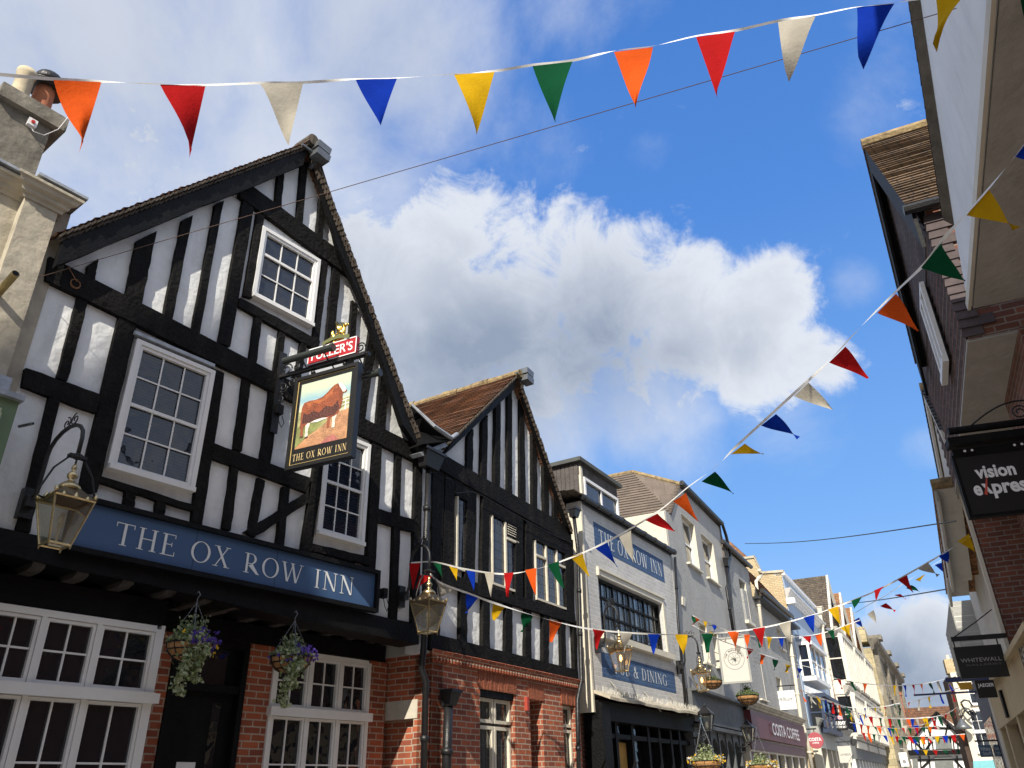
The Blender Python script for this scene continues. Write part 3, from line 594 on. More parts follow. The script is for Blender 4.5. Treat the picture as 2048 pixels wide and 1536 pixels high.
mb = MB(); mb.lathe(c, [(.21, .56), (.22, .575), (.11, .58), (.10, .62), (.15, .64), (.16, .70), (.135, .76), (.08, .80), (.02, .82)], 18); mb.build('cowl', iron, pot, True)
mb = MB(); fbox(mb, F1, cu1-.30, cu1-.21, cz1-.20, cz1-.11, -.35, -.29); sw = mb.build('switch_box', white, stn)
mb = MB(); mb.lathe(F1.p(cu1-.255, cz1-.155, -.288), [(.022, 0), (.02, .015)], 10, ax=(F1.D(), Vector((0, 0, 1)), F1.Nn())); mb.build('red_knob', M('red_plastic', (.5, .03, .02), .4), sw)
pth = [F1.p(cu1-.26, cz1-.20, -.32), F1.p(cu1-.22, cz1-.26, -.30), F1.p(cu1-.12, cz1-.25, -.28), F1.p(cu1-.02, cz1-.1, -.25), F1.p(cu1+.03, cz1+.12, -.25)]
mb = MB(); mb.tube(pth, .004, 6); mb.build('cable', white, sw)
# short pole stub, wire anchor
t = thing('flag_pole_stub', F1.w(0, 590, .14), 'short brass-coloured pole stub sticking out of the stone wall', 'pole')
a = F1.w(-8, 592, .14); a2 = a+F1.Nn()*.34+Vector((0, 0, .10))+F1.D()*.0
mb = MB(); mb.tube([a, a2], .036, 12); mb.build('tube', M('old_brass', (.35, .27, .11), .5, .4, 9, .3, 40, metal=.5), t, True)
mb = MB(); mb.tube([a2, a2+(a2-a).normalized()*.004], .028, 12); mb.build('bore', timber2, t)
# green shopfront corner
t = thing('green_shopfront', F1.w(0, 1000, .1), 'sage green shopfront end with lead capping at the left edge of the view', 'shopfront')
ug = F1.uv(40, 800, .38)[0]; zg = F1.uv(40, 805, .38)[1]
green = M('sage_paint', (.13, .19, .10), .6, .1, 3, .2, 20)
mb = MB(); fbox(mb, F1, -2.5, ug, 2.6, zg, .03, .38); mb.build('pilaster', green, t)
mb = MB(); fbox(mb, F1, -2.5, ug+.02, zg, zg+.05, .03, .44); fbox(mb, F1, -2.5, ug-.05, zg+.05, zg+.28, .03, .2); mb.build('capping', lead, t)
mb = MB(); fbox(mb, F1, -2.5, ug-.16, zg-.9, zg-.16, .38, .40); mb.build('panel', rrender, t)
mb = MB(); fbox(mb, F1, -2.5, ug-.13, zg-.16, zg-.12, .38, .43); fbox(mb, F1, ug-.16, ug-.12, zg-.9, zg-.16, .38, .43); mb.build('moulding', M('pale_sage', (.42, .46, .30), .5), t)

# ------------------------------------------------------------------ second gable
g2 = thing('gabled_house', F2.p(2.4, 0, 0), 'smaller black and white gabled house with red brick ground floor, right of the tallest gable', 'house')
L2, R2_ = 0.0, F2.uv(1150, 1200)[0]
ga, gl, gr = Vector(F2.uv(1034, 775)), Vector(F2.uv(885, 912)), Vector(F2.uv(1143, 1062))
zb2 = F2.uv(1000, 1335)[1]
mb = MB(); fpoly(mb, F2, [(L2, zb2), (R2_, zb2), (R2_, gr.y), (ga.x, ga.y), (L2, gl.y)], -.3, 0); mb.build('plaster_wall', plaster, g2)
mb = MB(); fbox(mb, F2, L2+.55, R2_-.05, 0, zb2, -6, -.31); fbox(mb, F2, L2+.05, R2_-.05, zb2, gl.y-.2, -6, -.31); mb.build('rear_wall', grender, g2)
B2 = [('tie_beam', (882, 905), (1142, 1056), (1144, 1089), (880, 938)),
 ('stud', (935, 872), (947, 858), (946, 945), (934, 938)), ('stud', (965, 843), (976, 830), (974, 962), (963, 956)), ('stud', (992, 814), (1002, 804), (1000, 976), (990, 970)),
 ('stud', (1015, 792), (1024, 782), (1025, 992), (1015, 985)), ('stud', (1040, 796), (1049, 808), (1052, 1008), (1041, 1001)), ('stud', (1065, 858), (1074, 872), (1075, 1022), (1066, 1016)),
 ('stud', (1087, 915), (1097, 933), (1099, 1036), (1089, 1030)), ('stud', (1108, 963), (1115, 983), (1117, 1048), (1108, 1042)),
 ('post', (866, 945), (890, 938), (882, 1180), (862, 1175)), ('post', (892, 945), (911, 955), (906, 1165), (885, 1155)), ('lintel', (909, 955), (937, 972), (936, 1002), (908, 988)),
 ('post', (936, 972), (954, 980), (950, 1178), (930, 1170)), ('post', (967, 988), (980, 995), (977, 1190), (963, 1180)), ('lintel', (978, 995), (1036, 1025), (1035, 1055), (978, 1026)),
 ('post', (1034, 1020), (1047, 1030), (1046, 1205), (1031, 1198)), ('post', (1053, 1035), (1065, 1043), (1066, 1212), (1052, 1206)), ('lintel', (1063, 1042), (1132, 1075), (1132, 1108), (1063, 1076)),
 ('post', (1130, 1072), (1146, 1080), (1150, 1240), (1134, 1232)), ('sill_beam', (884, 1142), (1150, 1228), (1152, 1247), (884, 1168)),
 ('stud', (922, 1172), (936, 1178), (934, 1285), (921, 1282)), ('stud', (967, 1190), (980, 1195), (980, 1296), (966, 1292)), ('stud', (1012, 1205), (1025, 1210), (1025, 1308), (1011, 1305)),
 ('stud', (1052, 1218), (1063, 1222), (1063, 1319), (1051, 1315)), ('stud', (1087, 1226), (1099, 1230), (1098, 1328), (1087, 1324)), ('stud', (1122, 1237), (1131, 1240), (1133, 1338), (1124, 1334)), ('post', (1146, 1240), (1153, 1242), (1156, 1345), (1150, 1343)),
 ('post', (866, 1165), (882, 1168), (880, 1272), (862, 1268)), ('bressummer', (862, 1266), (1156, 1340), (1158, 1368), (860, 1298))]
for b in B2:
    pr = .05+random.uniform(0, .02) if b[0] == 'stud' else (.09 if b[0] in ('tie_beam', 'sill_beam', 'bressummer') else .07)
    wonky(F2, b[1:], -.01, pr, .005, 9).build(b[0], timber, g2)
# windows of the timbered first floor
def leaded(root, F, q, lights, out, tops=(), blue_=False, lab=None):
    u0, u1, z0, z1 = rect(F, *q); mb = MB(); fw = .035
    fbox(mb, F, u0, u0+fw, z0, z1, out-.05, out); fbox(mb, F, u1-fw, u1, z0, z1, out-.05, out); fbox(mb, F, u0+fw, u1-fw, z1-fw, z1, out-.05, out); fbox(mb, F, u0+fw, u1-fw, z0, z0+fw, out-.05, out)
    for i in range(1, lights): u = u0+(u1-u0)*i/lights; fbox(mb, F, u-.022, u+.022, z0+fw, z1-fw, out-.05, out-.002)
    for t in tops:
        a, b = u0+(u1-u0)*t/lights+.022, u0+(u1-u0)*(t+1)/lights-.022; zz = z1-(z1-z0)*.28; fbox(mb, F, a, b, zz-.02, zz+.02, out-.05, out+.004)
    w = mb.build('leaded_window', cream, root, label=lab)
    g = MB(); fbox(g, F, u0+fw-.01, u1-fw+.01, z0+fw-.01, z1-fw+.01, out-.05, out-.035); g.build('pane', glassb if blue_ else glass, w)
    c = MB(); n = max(3, int((u1-u0)/.1)); m = max(4, int((z1-z0)/.14))
    for i in range(1, n): u = u0+(u1-u0)*i/n; fbox(c, F, u-.003, u+.003, z0+fw, z1-fw, out-.035, out-.031)
    for i in range(1, m): z = z0+(z1-z0)*i/m; fbox(c, F, u0+fw, u1-fw, z-.003, z+.003, out-.035, out-.0315)
    c.build('lead_cames', M('lead_came', (.06, .06, .06), .6), w); return w
leaded(g2, F2, [(909, 988), (935, 1000), (931, 1150), (905, 1135)], 1, .065, (), True, 'tall blue-reflecting window at the left')
leaded(g2, F2, [(979, 1026), (1035, 1052), (1031, 1188), (977, 1168)], 2, .065, (1,), True, 'two-light leaded window with a louvred top')
leaded(g2, F2, [(1065, 1076), (1130, 1108), (1133, 1222), (1066, 1200)], 3, .065, (0, 2), False, 'three-light leaded window at the right')
u0, u1, z0, z1 = rect(F2, (1008, 1040), (1032, 1050), (1031, 1078), (1008, 1068)); mb = MB()
for i in range(6): z = z0+(z1-z0)*i/6; mb.hull([F2.p(u0+.03, z, .065), F2.p(u1-.03, z, .065), F2.p(u1-.03, z+.03, .035), F2.p(u0+.03, z+.03, .035)], [F2.p(u0+.03, z-.006, .065), F2.p(u1-.03, z-.006, .065), F2.p(u1-.03, z+.024, .035), F2.p(u0+.03, z+.024, .035)])
mb.build('louvre', cream, g2)
# roof
apx2 = Vector(F2.uv(1036, 748, .20)); lt = Vector(F2.uv(905, 876, .20)); rt = Vector(F2.uv(1146, 1062, .20)); RD2 = 7
ll = apx2+(lt-apx2)*1.12
rf = MB(); rows(rf, F2.p(ll.x, ll.y, -RD2), F2.p(ll.x, ll.y, .19), F2.p(apx2.x, apx2.y, .19), F2.p(apx2.x, apx2.y, -RD2), .1, .026, .008)
rows(rf, F2.p(rt.x, rt.y, .19), F2.p(rt.x, rt.y, -RD2), F2.p(apx2.x, apx2.y, -RD2), F2.p(apx2.x, apx2.y, .19), .1, .026, .008)
rf.build('roof', tile_c, g2)
rd = MB()
for i in range(20): rd.tube([F2.p(apx2.x, apx2.y+random.uniform(-.015, .01), .26-.35*i), F2.p(apx2.x, apx2.y, .26-.35*(i+1)+.012)], .085+random.uniform(-.01, .012), 10)
rd.build('ridge', lichen, g2)
board(g2, F2, [(905, 884), (1033, 757), (1031, 776), (889, 910)], .08, .16); board(g2, F2, [(1036, 757), (1047, 776), (1146, 1068), (1136, 1052)], .08, .16)
vg = MB()
for (s, e) in ((ll, apx2), (rt, apx2)):
    n = 34; L = (e-s).length; t = (e-s)/L; nn_ = Vector((-t.y, t.x)); nn_ = nn_ if nn_.y > 0 else -nn_
    for i in range(n):
        a = s+(e-s)*(i/n); b = s+(e-s)*((i+1.25)/n); j = random.uniform(-.015, .015)
        q0, q1 = a+nn_*-.04, b+nn_*-.025
        vg.hull([F2.p(v.x, v.y, .215+j*.5) for v in (q0, q1, q1+nn_*.024, q0+nn_*.024)], [F2.p(v.x, v.y, .165) for v in (q0, q1, q1+nn_*.024, q0+nn_*.024)])
vg.build('verge', MT['verge_tile'], g2)
flood(F2, 1046, 758, .2, 'grey floodlight at the peak of the lower gable')
# valley gutter board between the two gables
mb = MB(); a = F2.w(815, 826, .12); b = F2.w(905, 880, .22)
q = [F1.w(824, 812, .12), F1.w(846, 830, .30), F2.w(905, 872, .36), F2.w(908, 880, .36), F2.w(846, 888, .3), F1.w(836, 862, .12)]
mb.hull(q, [v-F1.Nn()*.5 for v in q]); mb.build('valley_soffit', timber2, g2)
mb = MB(); mb.tube([F1.w(822, 808, .2), F2.w(868, 852, .34), F2.w(902, 876, .36), F2.w(914, 868, .3)], [.02, .03, .035, .03], 6); mb.build('valley_flashing', lead, g2)
mb = MB(); fpx(mb, F2, [(840, 905), (890, 885), (896, 892), (846, 912)], 0, .22); mb.build('hopper_flashing', lead, g2)
# brick ground floor
BO2 = .04; bl, br_ = F2.uv(862, 1400, BO2)[0], F2.uv(1158, 1400, BO2)[0]
def gv(x, y): return F2.uv(x, y, BO2)
z_l = gv(870, 1310)[1]; ws = [(gv(960, 1400)[0], gv(1029, 1400)[0], gv(990, 1382)[1]), (gv(1060, 1420)[0], gv(1085, 1420)[0], gv(1070, 1400)[1]), (gv(1125, 1420)[0], gv(1149, 1420)[0], gv(1137, 1410)[1])]
mb = MB(); cur = bl
for a, b_, zt_ in ws: fbox(mb, F2, cur, a, 0, z_l, BO2-.28, BO2); fbox(mb, F2, a, b_, zt_, z_l, BO2-.28, BO2-.0); cur = b_
fbox(mb, F2, cur, br_, 0, z_l, BO2-.28, BO2)
fbox(mb, F2, ws[0][0], ws[0][1], 0, .95, BO2-.28, BO2); fbox(mb, F2, ws[2][0], ws[2][1], 0, .95, BO2-.28, BO2)
mb.build('brick_wall', redbrick, g2)
# return wall facing the inn door, with a recess under a stone lintel
Fret = F2.cross(bl, BO2)         # runs outward from the corner; negative u goes back
rr = [Fret.uv(776, 1400)[0], 0]
zl1, zl0 = Fret.uv(836, 1398)[1], Fret.uv(836, 1436)[1]; ra = -1.35
r1 = Fret.uv(835, 1436)[0]
mb = MB(); fbox(mb, Fret, ra, 0, zl1, z_l+.05, -.25, -.0); fbox(mb, Fret, r1, -.0, 0, zl1, -.25, -.0); fbox(mb, Fret, ra, r1, 0, zl1, -.25, -.11); mb.build('return_wall', redbrick, g2)
mb = MB(); fbox(mb, Fret, ra, r1-.002, zl0, zl1-.002, -.105, .012); mb.build('stone_lintel', M('lintel_stone', (.50, .46, .38), .9, .15, 4, .4, 14, stain=.3, stainc=(.28, .25, .2)), g2)
# cornice of moulded brick
mb = MB(); mould(mb, F2, bl-.02, br_, z_l-.02, BO2, [(0, 0), (.05, .0), (.07, .03), (.09, .07), (.02, .10), (0, .1)]); fbox(mb, F2, bl-.01, br_, z_l-.09, z_l-.022, BO2, BO2+.02)
n = int((br_-bl)/.078)
for i in range(n): u = bl+.02+i*.078; fbox(mb, F2, u, u+.038, z_l-.08, z_l-.021, BO2+.02, BO2+.065)
mb.build('dentil_cornice', redbrick, g2)
brickp = M('rubbed_brick', (.28, .085, .04), .85, .3, 20, .6, 30)
for a, b_, zt_ in ws:
    mb = MB(); k = max(3, int((b_-a+.1)/.055)); st = (b_-a+.1)/k
    for i in range(k): fbox(mb, F2, a-.05+i*st+.004, a-.05+(i+1)*st-.004, zt_+.002, zt_+.24, BO2, BO2+.008+random.uniform(0, .008))
    mb.build('brick_lintel', brickp, g2)
a, b_, z_ = ws[0]; mb = MB(); fbox(mb, F2, a, b_, z_-.09, z_, BO2-.2, BO2-.02); mb.build('window_head', timber2, g2)
for (a, b_, z_, n) in ((ws[0][0], ws[0][1], ws[0][2]-.09, 2), (ws[2][0], ws[2][1], ws[2][2], 1)):
    P = [F2.p(a, z_, BO2-.1), F2.p(b_, .95, BO2-.1)]
    mb = MB(); out = BO2-.07; fw = .045
    for i in range(n):
        c0 = a+(b_-a)*i/n+.012; c1 = a+(b_-a)*(i+1)/n-.012; zm = z_-.36
        for (s0, s1) in ((.95, zm-.02), (zm+.02, z_-.01)): fbox(mb, F2, c0, c0+fw, s0, s1, out-.05, out); fbox(mb, F2, c1-fw, c1, s0, s1, out-.05, out); fbox(mb, F2, c0+fw, c1-fw, s1-fw, s1, out-.05, out); fbox(mb, F2, c0+fw, c1-fw, s0, s0+fw, out-.05, out)
    w = mb.build('leaded_window', cream, g2, label='cream framed leaded window in the brick ground floor')
    gg = MB(); fbox(gg, F2, a, b_, .95, z_, out-.06, out-.045); gg.build('pane', glass, w)
    c = MB()
    for i in range(1, 4*n+1): u = a+(b_-a)*i/(4*n+1); fbox(c, F2, u-.003, u+.003, .98, z_-.03, out-.045, out-.041)
    for i in range(1, 12): z = .95+(z_-.95)*i/12; fbox(c, F2, a+.03, b_-.03, z-.003, z+.003, out-.045, out-.0415)
    c.build('lead_cames', MT['lead_came'], w)
mb = MB(); fbox(mb, F2, ws[1][0], ws[1][1], 0, ws[1][2], BO2-.6, BO2-.5); mb.build('door', timber2, g2, label='dark recessed doorway')
mb = MB(); fbox(mb, F2, ws[1][0]-.16, ws[1][0]-.10, gv(1040, 1420)[1], gv(1040, 1392)[1], BO2, BO2+.05); mb.build('alarm_box', M('red_box', (.35, .05, .03), .5), g2)

# downpipes
def pipe(name, F, pts, r, lab, hop=None, mat=iron, group='downpipes on the left-hand fronts', cat='downpipe'):
    P = [F.w(x, y, o) for x, y, o in pts]
    t = thing(name, P[-1], lab, cat, group); mb = MB(); mb.tube(P, r, 10); mb.build('pipe', mat, t, True)
    for i in range(len(P)-1):
        d = P[i+1]-P[i]; k = int(d.length/1.0)
        for j in range(1, k+1):
            q = P[i]+d*(j/(k+1)); mb = MB(); mb.tube([q-d.normalized()*.035, q+d.normalized()*.035], r*1.3, 10); mb.build('collar', mat, t, True)
    if hop:
        mb = MB(); w, h, dd = hop; u, z = F.uv(pts[0][0], pts[0][1], pts[0][2]); o = pts[0][2]
        lo = [F.p(u-w*.35, z, o-.06), F.p(u+w*.35, z, o-.06), F.p(u+w*.35, z, o+dd*.35), F.p(u-w*.35, z, o+dd*.35)]
        hi = [F.p(u-w/2, z+h, o-.06), F.p(u+w/2, z+h, o-.06), F.p(u+w/2, z+h, o+dd*.6), F.p(u-w/2, z+h, o+dd*.6)]
        mb.hull(lo, hi); top = [F.p(u-w*.56, z+h, o-.06), F.p(u+w*.56, z+h, o-.06), F.p(u+w*.56, z+h, o+dd*.7), F.p(u-w*.56, z+h, o+dd*.7)]
        mb.hull(top, [v+Vector((0, 0, .04)) for v in top]); mb.build('hopper', mat, t)
    return t
pipe('downpipe', F2, [(857, 938, .16), (851, 1100, .16), (848, 1290, .16), (843, 1338, .12), (852, 1362, .12), (846, 1600, .12)], .043, 'long black downpipe with square hopper between the two gabled fronts', (.42, .22, .22))
pipe('downpipe', F2, [(897, 1412, .14), (891, 1600, .14)], .062, 'stout black soil pipe with an open crown hopper on the brick ground floor', (.22, .16, .2))
pipe('downpipe', F2, [(1148, 1035, .12), (1156, 1100, .12), (1163, 1360, .12), (1155, 1400, .12), (1158, 1600, .12)], .036, 'black downpipe in the gap before the white painted brick front', (.22, .14, .16))
pipe('downpipe', F3, [(1350, 1115, .12), (1356, 1240, .12), (1372, 1420, .12)], .032, 'thin black downpipe at the right end of the white painted brick front')
pipe('downpipe', F4, [(1453, 1133, .12), (1456, 1168, .12), (1453, 1176, .1), (1466, 1260, .1)], .045, 'black downpipe with hopper on the grey rendered front', (.3, .22, .22))
pipe('downpipe', F5, [(1518, 1140, .15), (1523, 1150, .15), (1512, 1163, .12), (1524, 1262, .12)], .06, 'fat cream downpipe at the right of the roughcast front', mat=cream)
pipe('downpipe', F6, [(1580, 1285, .15), (1588, 1340, .15), (1602, 1440, .15), (1612, 1470, .2), (1625, 1540, .2)], .07, 'cream downpipe before the pale blue front', (.4, .2, .25), mat=cream)
pipe('downpipe', F7, [(1640, 1228, .2), (1648, 1280, .2), (1666, 1400, .2), (1675, 1470, .2)], .09, 'tall cream downpipe between the blue front and the white bays', (.5, .3, .3), mat=cream)

# ------------------------------------------------------------------ white painted brick front
b3 = thing('painted_brick_building', F3.p(2.5, 0, 0), 'grey-white painted brick front with two navy painted name panels and dark shopfront', 'building')
u3a, u3b = F3.uv(1168, 1100)[0]-.02, F3.uv(1356, 1250)[0]; zt3 = 6.78; zb3 = 3.14
u0, u1, z0, z1 = rect(F3, (1197, 1148), (1325, 1213), (1332, 1305), (1202, 1268))
mb = MB()
for a in ((u3a, u0, zb3, zt3), (u1, u3b, zb3, zt3), (u0, u1, zb3, z0), (u0, u1, z1, zt3)): fbox(mb, F3, *a, -.25, 0)
mb.build('brick_wall', greybrick, b3)
mb = MB(); fbox(mb, F3, u3a, u3b, 0, zt3, -6, -.26); mb.build('rear_wall', dkbrick, b3)
mb = MB(); fbox(mb, F3, u3a-.06, u3a, zb3-.3, zt3, -.3, .03); mb.build('quoin', cream, b3)
mb = MB(); fbox(mb, F3, u0-.05, u1+.14, z1+.13, z1+.17, 0, .05); fbox(mb, F3, u0-.05, u0-.0, z1, z1+.13, 0, .05); fbox(mb, F3, u0-.02, u1+.10, z1+.02, z1+.13, 0, .02); fbox(mb, F3, u1+.002, u1+.10, z0, z1+.02, -.14, .03); mb.build('window_surround', cream, b3)
mb = MB(); fbox(mb, F3, u0-.12, u1+.22, z0-.12, z0, -.1, .12); mb.build('window_sill', cream, b3)
win = window(b3, F3, u0, u1, z0+.03, z1, 12, 1, out=-.08, fw=.06, mun=.018, sill=False, gl=clearw, fm=timber2, depth=.06, mull=(3, 6, 9), label='wide black casement window with pale muntins')
mb = MB()
for zf in (.36, .68): fbox(mb, F3, u0+.06, u1-.06, z0+(z1-z0)*zf-.02, z0+(z1-z0)*zf+.02, -.13, -.095)
mb.build('transom', timber2, win)
mb = MB(); n = 90
for i in range(n):
    a, b = u0+(u1-u0)*i/n, u0+(u1-u0)*(i+1)/n; s = lambda k: -.19+.035*math.sin(k*1.9)+.02*math.sin(k*.7)
    mb.quad(F3.p(a, z0, s(i)), F3.p(b, z0, s(i+1)), F3.p(b, z1, s(i+1)), F3.p(a, z1, s(i)))
mb.build('curtain', M('linen', (.85, .83, .76), .9, .1), win)
for k, (q, tx, t0, t1) in enumerate((([(1187, 1052), (1325, 1114), (1328, 1160), (1190, 1100)], 'THE OX ROW INN', (1198, 1085), (1322, 1130)), ([(1202, 1307), (1348, 1342), (1352, 1384), (1205, 1356)], 'PUB & DINING', (1228, 1330), (1334, 1370)))):
    a, b, c, d = rect(F3, *q); mb = MB(); fbox(mb, F3, a, b, c, d, 0, .004)
    p = mb.build('painted_sign', [BR('navy_brick'+str(k), (.04, .10, .22), (.03, .075, .18), (.075, .13, .25), bw=.23, bh=.085, mw=.010, var=.25)], b3)
    serif_on(p, F3, tx, F3.uv(*t0)[0], F3.uv(*t1)[0], c+.11, d-.11, .006, letters, gap=.09)
mb = MB(); mb.tube([F3.p(u3a-.15, zt3+.06, .10), F3.p(u3b+.1, zt3+.06, .10)], .06, 10); fbox(mb, F3, u3a, u3b, zt3-.02, zt3+.02, -.2, .05)
for i in range(9): u = u3a+(u3b-u3a)*i/8; mb.tube([F3.p(u-.03, zt3+.06, .10), F3.p(u+.03, zt3+.06, .10)], .072, 10)
mb.build('gutter', iron, b3)
mb = MB(); rows(mb, F3.p(u3a-.5, zt3+.08, .12), F3.p(u3b, zt3+.08, .12), F3.p(u3b, zt3+.5, -3.4), F3.p(u3a-.5, zt3+.5, -3.4), .2, .02); mb.build('roof', tile_g, b3)
# dormer
dO = -.6; da, db, dz0, dz1 = rect(F3, (1156, 930), (1230, 971), (1237, 1026), (1165, 988)); da, db = F3.uv(1156, 930, dO)[0], F3.uv(1233, 990, dO)[0]; dz1 = 8.18; dz0 = 7.42
mb = MB(); fbox(mb, F3, da, db, zt3, dz1, -3.2, dO); dm = mb.build('dormer', M('weathered_boards', (.085, .075, .07), .9, .35, 4, .7, 12), b3)
mb = MB(); n = 26
for i in range(n): z = zt3+(dz1-zt3)*0; u = da+(db-da)*i/n; fbox(mb, F3, u, u+(db-da)/n-.012, dz1-.3, dz1, dO, dO+.02)
for i in range(24): o = -3.2+2.6*i/24; fbox(mb, F3, da-.018, da, zt3, dz1, o, o+.095)
mb.build('cladding', MT['weathered_boards'], dm)
mb = MB(); fbox(mb, F3, da-.12, db+.12, dz1, dz1+.09, -3.3, dO+.12); mb.build('flat_roof', lead if False else M('felt_roof', (.07, .075, .07), .8, .2, 5, .3, 20), dm)
w = window(dm, F3, da+.16, db-.05, dz0-.1, dz1-.3, 2, 1, out=dO+.06, fw=.07, mun=.06, sill=False, gl=glassb, label='white dormer window pair'); mb = MB(); fbox(mb, F3, da+.0, da+.1, zt3, dz1-.1, dO, dO+.05); mb.build('corner_board', cream, dm)
# pent ledge and dark shopfront
mb = MB(); L_ = [(u3a-.02, zb3-.02), (u3b+.55, zb3+.05)]; n = 16; fr = []; bk = []
for i in range(n+1):
    u = u3a+(u3b+.5-u3a)*i/n; z = zb3-.02+random.uniform(-.02, .02); fr.append((u, z))
for i in range(n):
    (a, za_), (b, zb_) = fr[i], fr[i+1]
    mb.hull([F3.p(a, za_+.10, 0), F3.p(b, zb_+.10, 0), F3.p(b, zb_-.04, .34), F3.p(a, za_-.04, .34)], [F3.p(a, za_+.04, 0), F3.p(b, zb_+.04, 0), F3.p(b, zb_-.09, .34), F3.p(a, za_-.09, .34)])
mb.build('pent_ledge', stone, b3)
mb = MB()
for i in range(420): u = u3a+(u3b+.4-u3a)*random.random(); o = random.uniform(.05, .33); z = zb3+.1-.4*o; mb.tube([F3.p(u, z, o), F3.p(u+random.uniform(-.03, .03), z+random.uniform(.04, .11), o+random.uniform(-.02, .03))], .003, 3)
for (x, y) in ((1220, 1362), (1288, 1384), (1338, 1390)): a = F3.w(x, y); mb.tube([a, a+F3.D()*.32+Vector((0, 0, -.36))+F3.Nn()*.2], .012, 6)
o = mb.build('bird_spikes', M('dull_steel', (.45, .43, .38), .5, .2), b3)
mb = MB(); fbox(mb, F3, u3a, u3b, 2.72, zb3-.1, -.2, .10); fbox(mb, F3, u3a, u3a+.35, 0, 3.0, -.2, .16)
us_ = [F3.uv(x, 1470, -.1)[0] for x in (1226, 1258, 1290, 1312, 1335, 1352)]
for u in us_: fbox(mb, F3, u-.05, u+.05, 0, 2.72, -.2, -.02)
fbox(mb, F3, u3a, u3b, 2.45, 2.53, -.2, -.03); fbox(mb, F3, u3a, u3b, 0, .7, -.2, -.03); sf = mb.build('shopfront', timber2, b3)
mb = MB(); fbox(mb, F3, u3a, u3b, .7, 2.72, -.17, -.15); mb.build('pane', glassd, sf)
mb = MB(); fbox(mb, F3, us_[0]+.08, us_[1]-.08, .7, 2.4, -.149, -.146); mb.build('amber_blind', M('amber_blind', (.42, .24, .06), .8, .2), sf)

# ------------------------------------------------------------------ grey rendered building with hipped roof
b4 = thing('grey_rendered_building', F4.p(3, 0, 0), 'grey rendered building with curved parapet and brown tiled hip above the white painted brick', 'building')
W4 = F4.uv(1466, 1250)[0]
pf4 = [(0, 0), (W4, 0), (W4, 7.6), (6.5, 8.3), (6.2, 8.75), (5.85, 9.05), (1.64, 9.1), (.52, 7.95), (0, 7.95)]
mb = MB(); H4 = [rect(F4, *q) for q in (((1362, 1026), (1390, 1052), (1398, 1143), (1374, 1124)), ((1402, 1066), (1426, 1088), (1436, 1170), (1413, 1155)), ((1399, 1245), (1413, 1252), (1420, 1330), (1404, 1322)), ((1425, 1262), (1436, 1268), (1442, 1338), (1430, 1331)))]
ua = min(1.3, H4[0][0]-.05); zt_ = 7.95+(ua-.52)*1.15/1.12-.02; zt_ = min(zt_, 8.72)
fpoly(mb, F4, [(0, 3.6), (ua, 3.6), (ua, zt_+.02), (.52, 7.95), (0, 7.95)], -.3, 0); holed(mb, F4, ua, 6.0, 3.6, 8.72, -.3, 0, H4)
fpoly(mb, F4, [(ua, 8.72), (6.0, 8.72), (6.0, 8.93), (5.85, 9.05), (1.64, 9.1)], -.3, 0); fpoly(mb, F4, [(6.0, 3.6), (W4, 3.6), (W4, 7.6), (6.5, 8.3), (6.2, 8.75), (6.0, 8.93)], -.3, 0); mb.build('front_wall', grender, b4)
mb = MB(); fbox(mb, F4, -.1, .2, 3, 7.9, -6, -.01); fbox(mb, F4, .2, W4, 0, 7.5, -6, -.31); mb.build('side_wall', cream, b4)
mb = MB(); pk = F4.p(2.0, 9.95, -1.45); bk = F4.p(2.0, 9.95, -6); K = F4.p(1.64, 9.16, .05)
e0, e1 = F4.p(.35, 7.95, .05), F4.p(-.25, 7.9, -6)
rows(mb, e1, e0, K, bk, .16, .03); rows(mb, e0, e0, K, K, .5)
rows(mb, F4.p(-.25, 7.9, -6), e0, pk.lerp(K, .0)+Vector((0, 0, 0)), bk, .16, .03)
mb.add([K, F4.p(5.9, 9.12, .05), F4.p(5.9, 9.9, -1.45), pk, e0, F4.p(W4, 7.7, .05), F4.p(W4, 9, -5)], [(0, 1, 2, 3), (0, 3, 4), (1, 5, 6, 2)])
mb.build('roof', tile_b, b4)
mb = MB(); mb.tube([pk, K], .07, 8); mb.tube([bk, pk], .07, 8); mb.build('ridge', lichen, b4)
mb = MB(); mb.tube([F4.p(1.5, 9.16, .12), F4.p(5.85, 9.14, .12)], .07, 8); mb.tube([F4.p(5.85, 9.14, .12), F4.p(6.25, 8.85, .1), F4.p(6.55, 8.3, .08), F4.p(W4, 7.6, .08)], .05, 8); mb.build('gutter', iron, b4)
def sash2(root, F, q, lab=None, cols=2, rws=2):
    u0, u1, z0, z1 = q
    w = window(root, F, u0+.01, u1-.01, z0, z1-.01, cols, rws, out=-.13, fw=.06, mun=.025, depth=.04, sill=True, rails=(rws//2,), sillw=.22, label=lab, sillm=cream, name='sash_window')
    mb = MB(); fbox(mb, F, u1-.012, u1+.001, z0, z1, -.2, .012); fbox(mb, F, u0, u1-.012, z1-.012, z1+.001, -.2, .008); mb.build('reveal', cream, w); return w
H4 = [rect(F4, *q) for q in (((1362, 1026), (1390, 1052), (1398, 1143), (1374, 1124)), ((1402, 1066), (1426, 1088), (1436, 1170), (1413, 1155)), ((1399, 1245), (1413, 1252), (1420, 1330), (1404, 1322)), ((1425, 1262), (1436, 1268), (1442, 1338), (1430, 1331)))]
for h, l_ in zip(H4, ('left sash window of the grey front', 'right sash window of the grey front', 'lower sash window of the grey front', 'lower sash window beside the hanging inn sign')): sash2(b4, F4, h, l_)
mb = MB(); fpx(mb, F4, [(1365, 1193), (1371, 1196), (1371, 1213), (1365, 1209)], 0, .03); mb.build('vent', cream, b4)
dg_ = M('dark_grey_shopfront', (.09, .095, .10), .6, .2, 3, .3, 14, stain=.4, stainc=(.14, .14, .13))
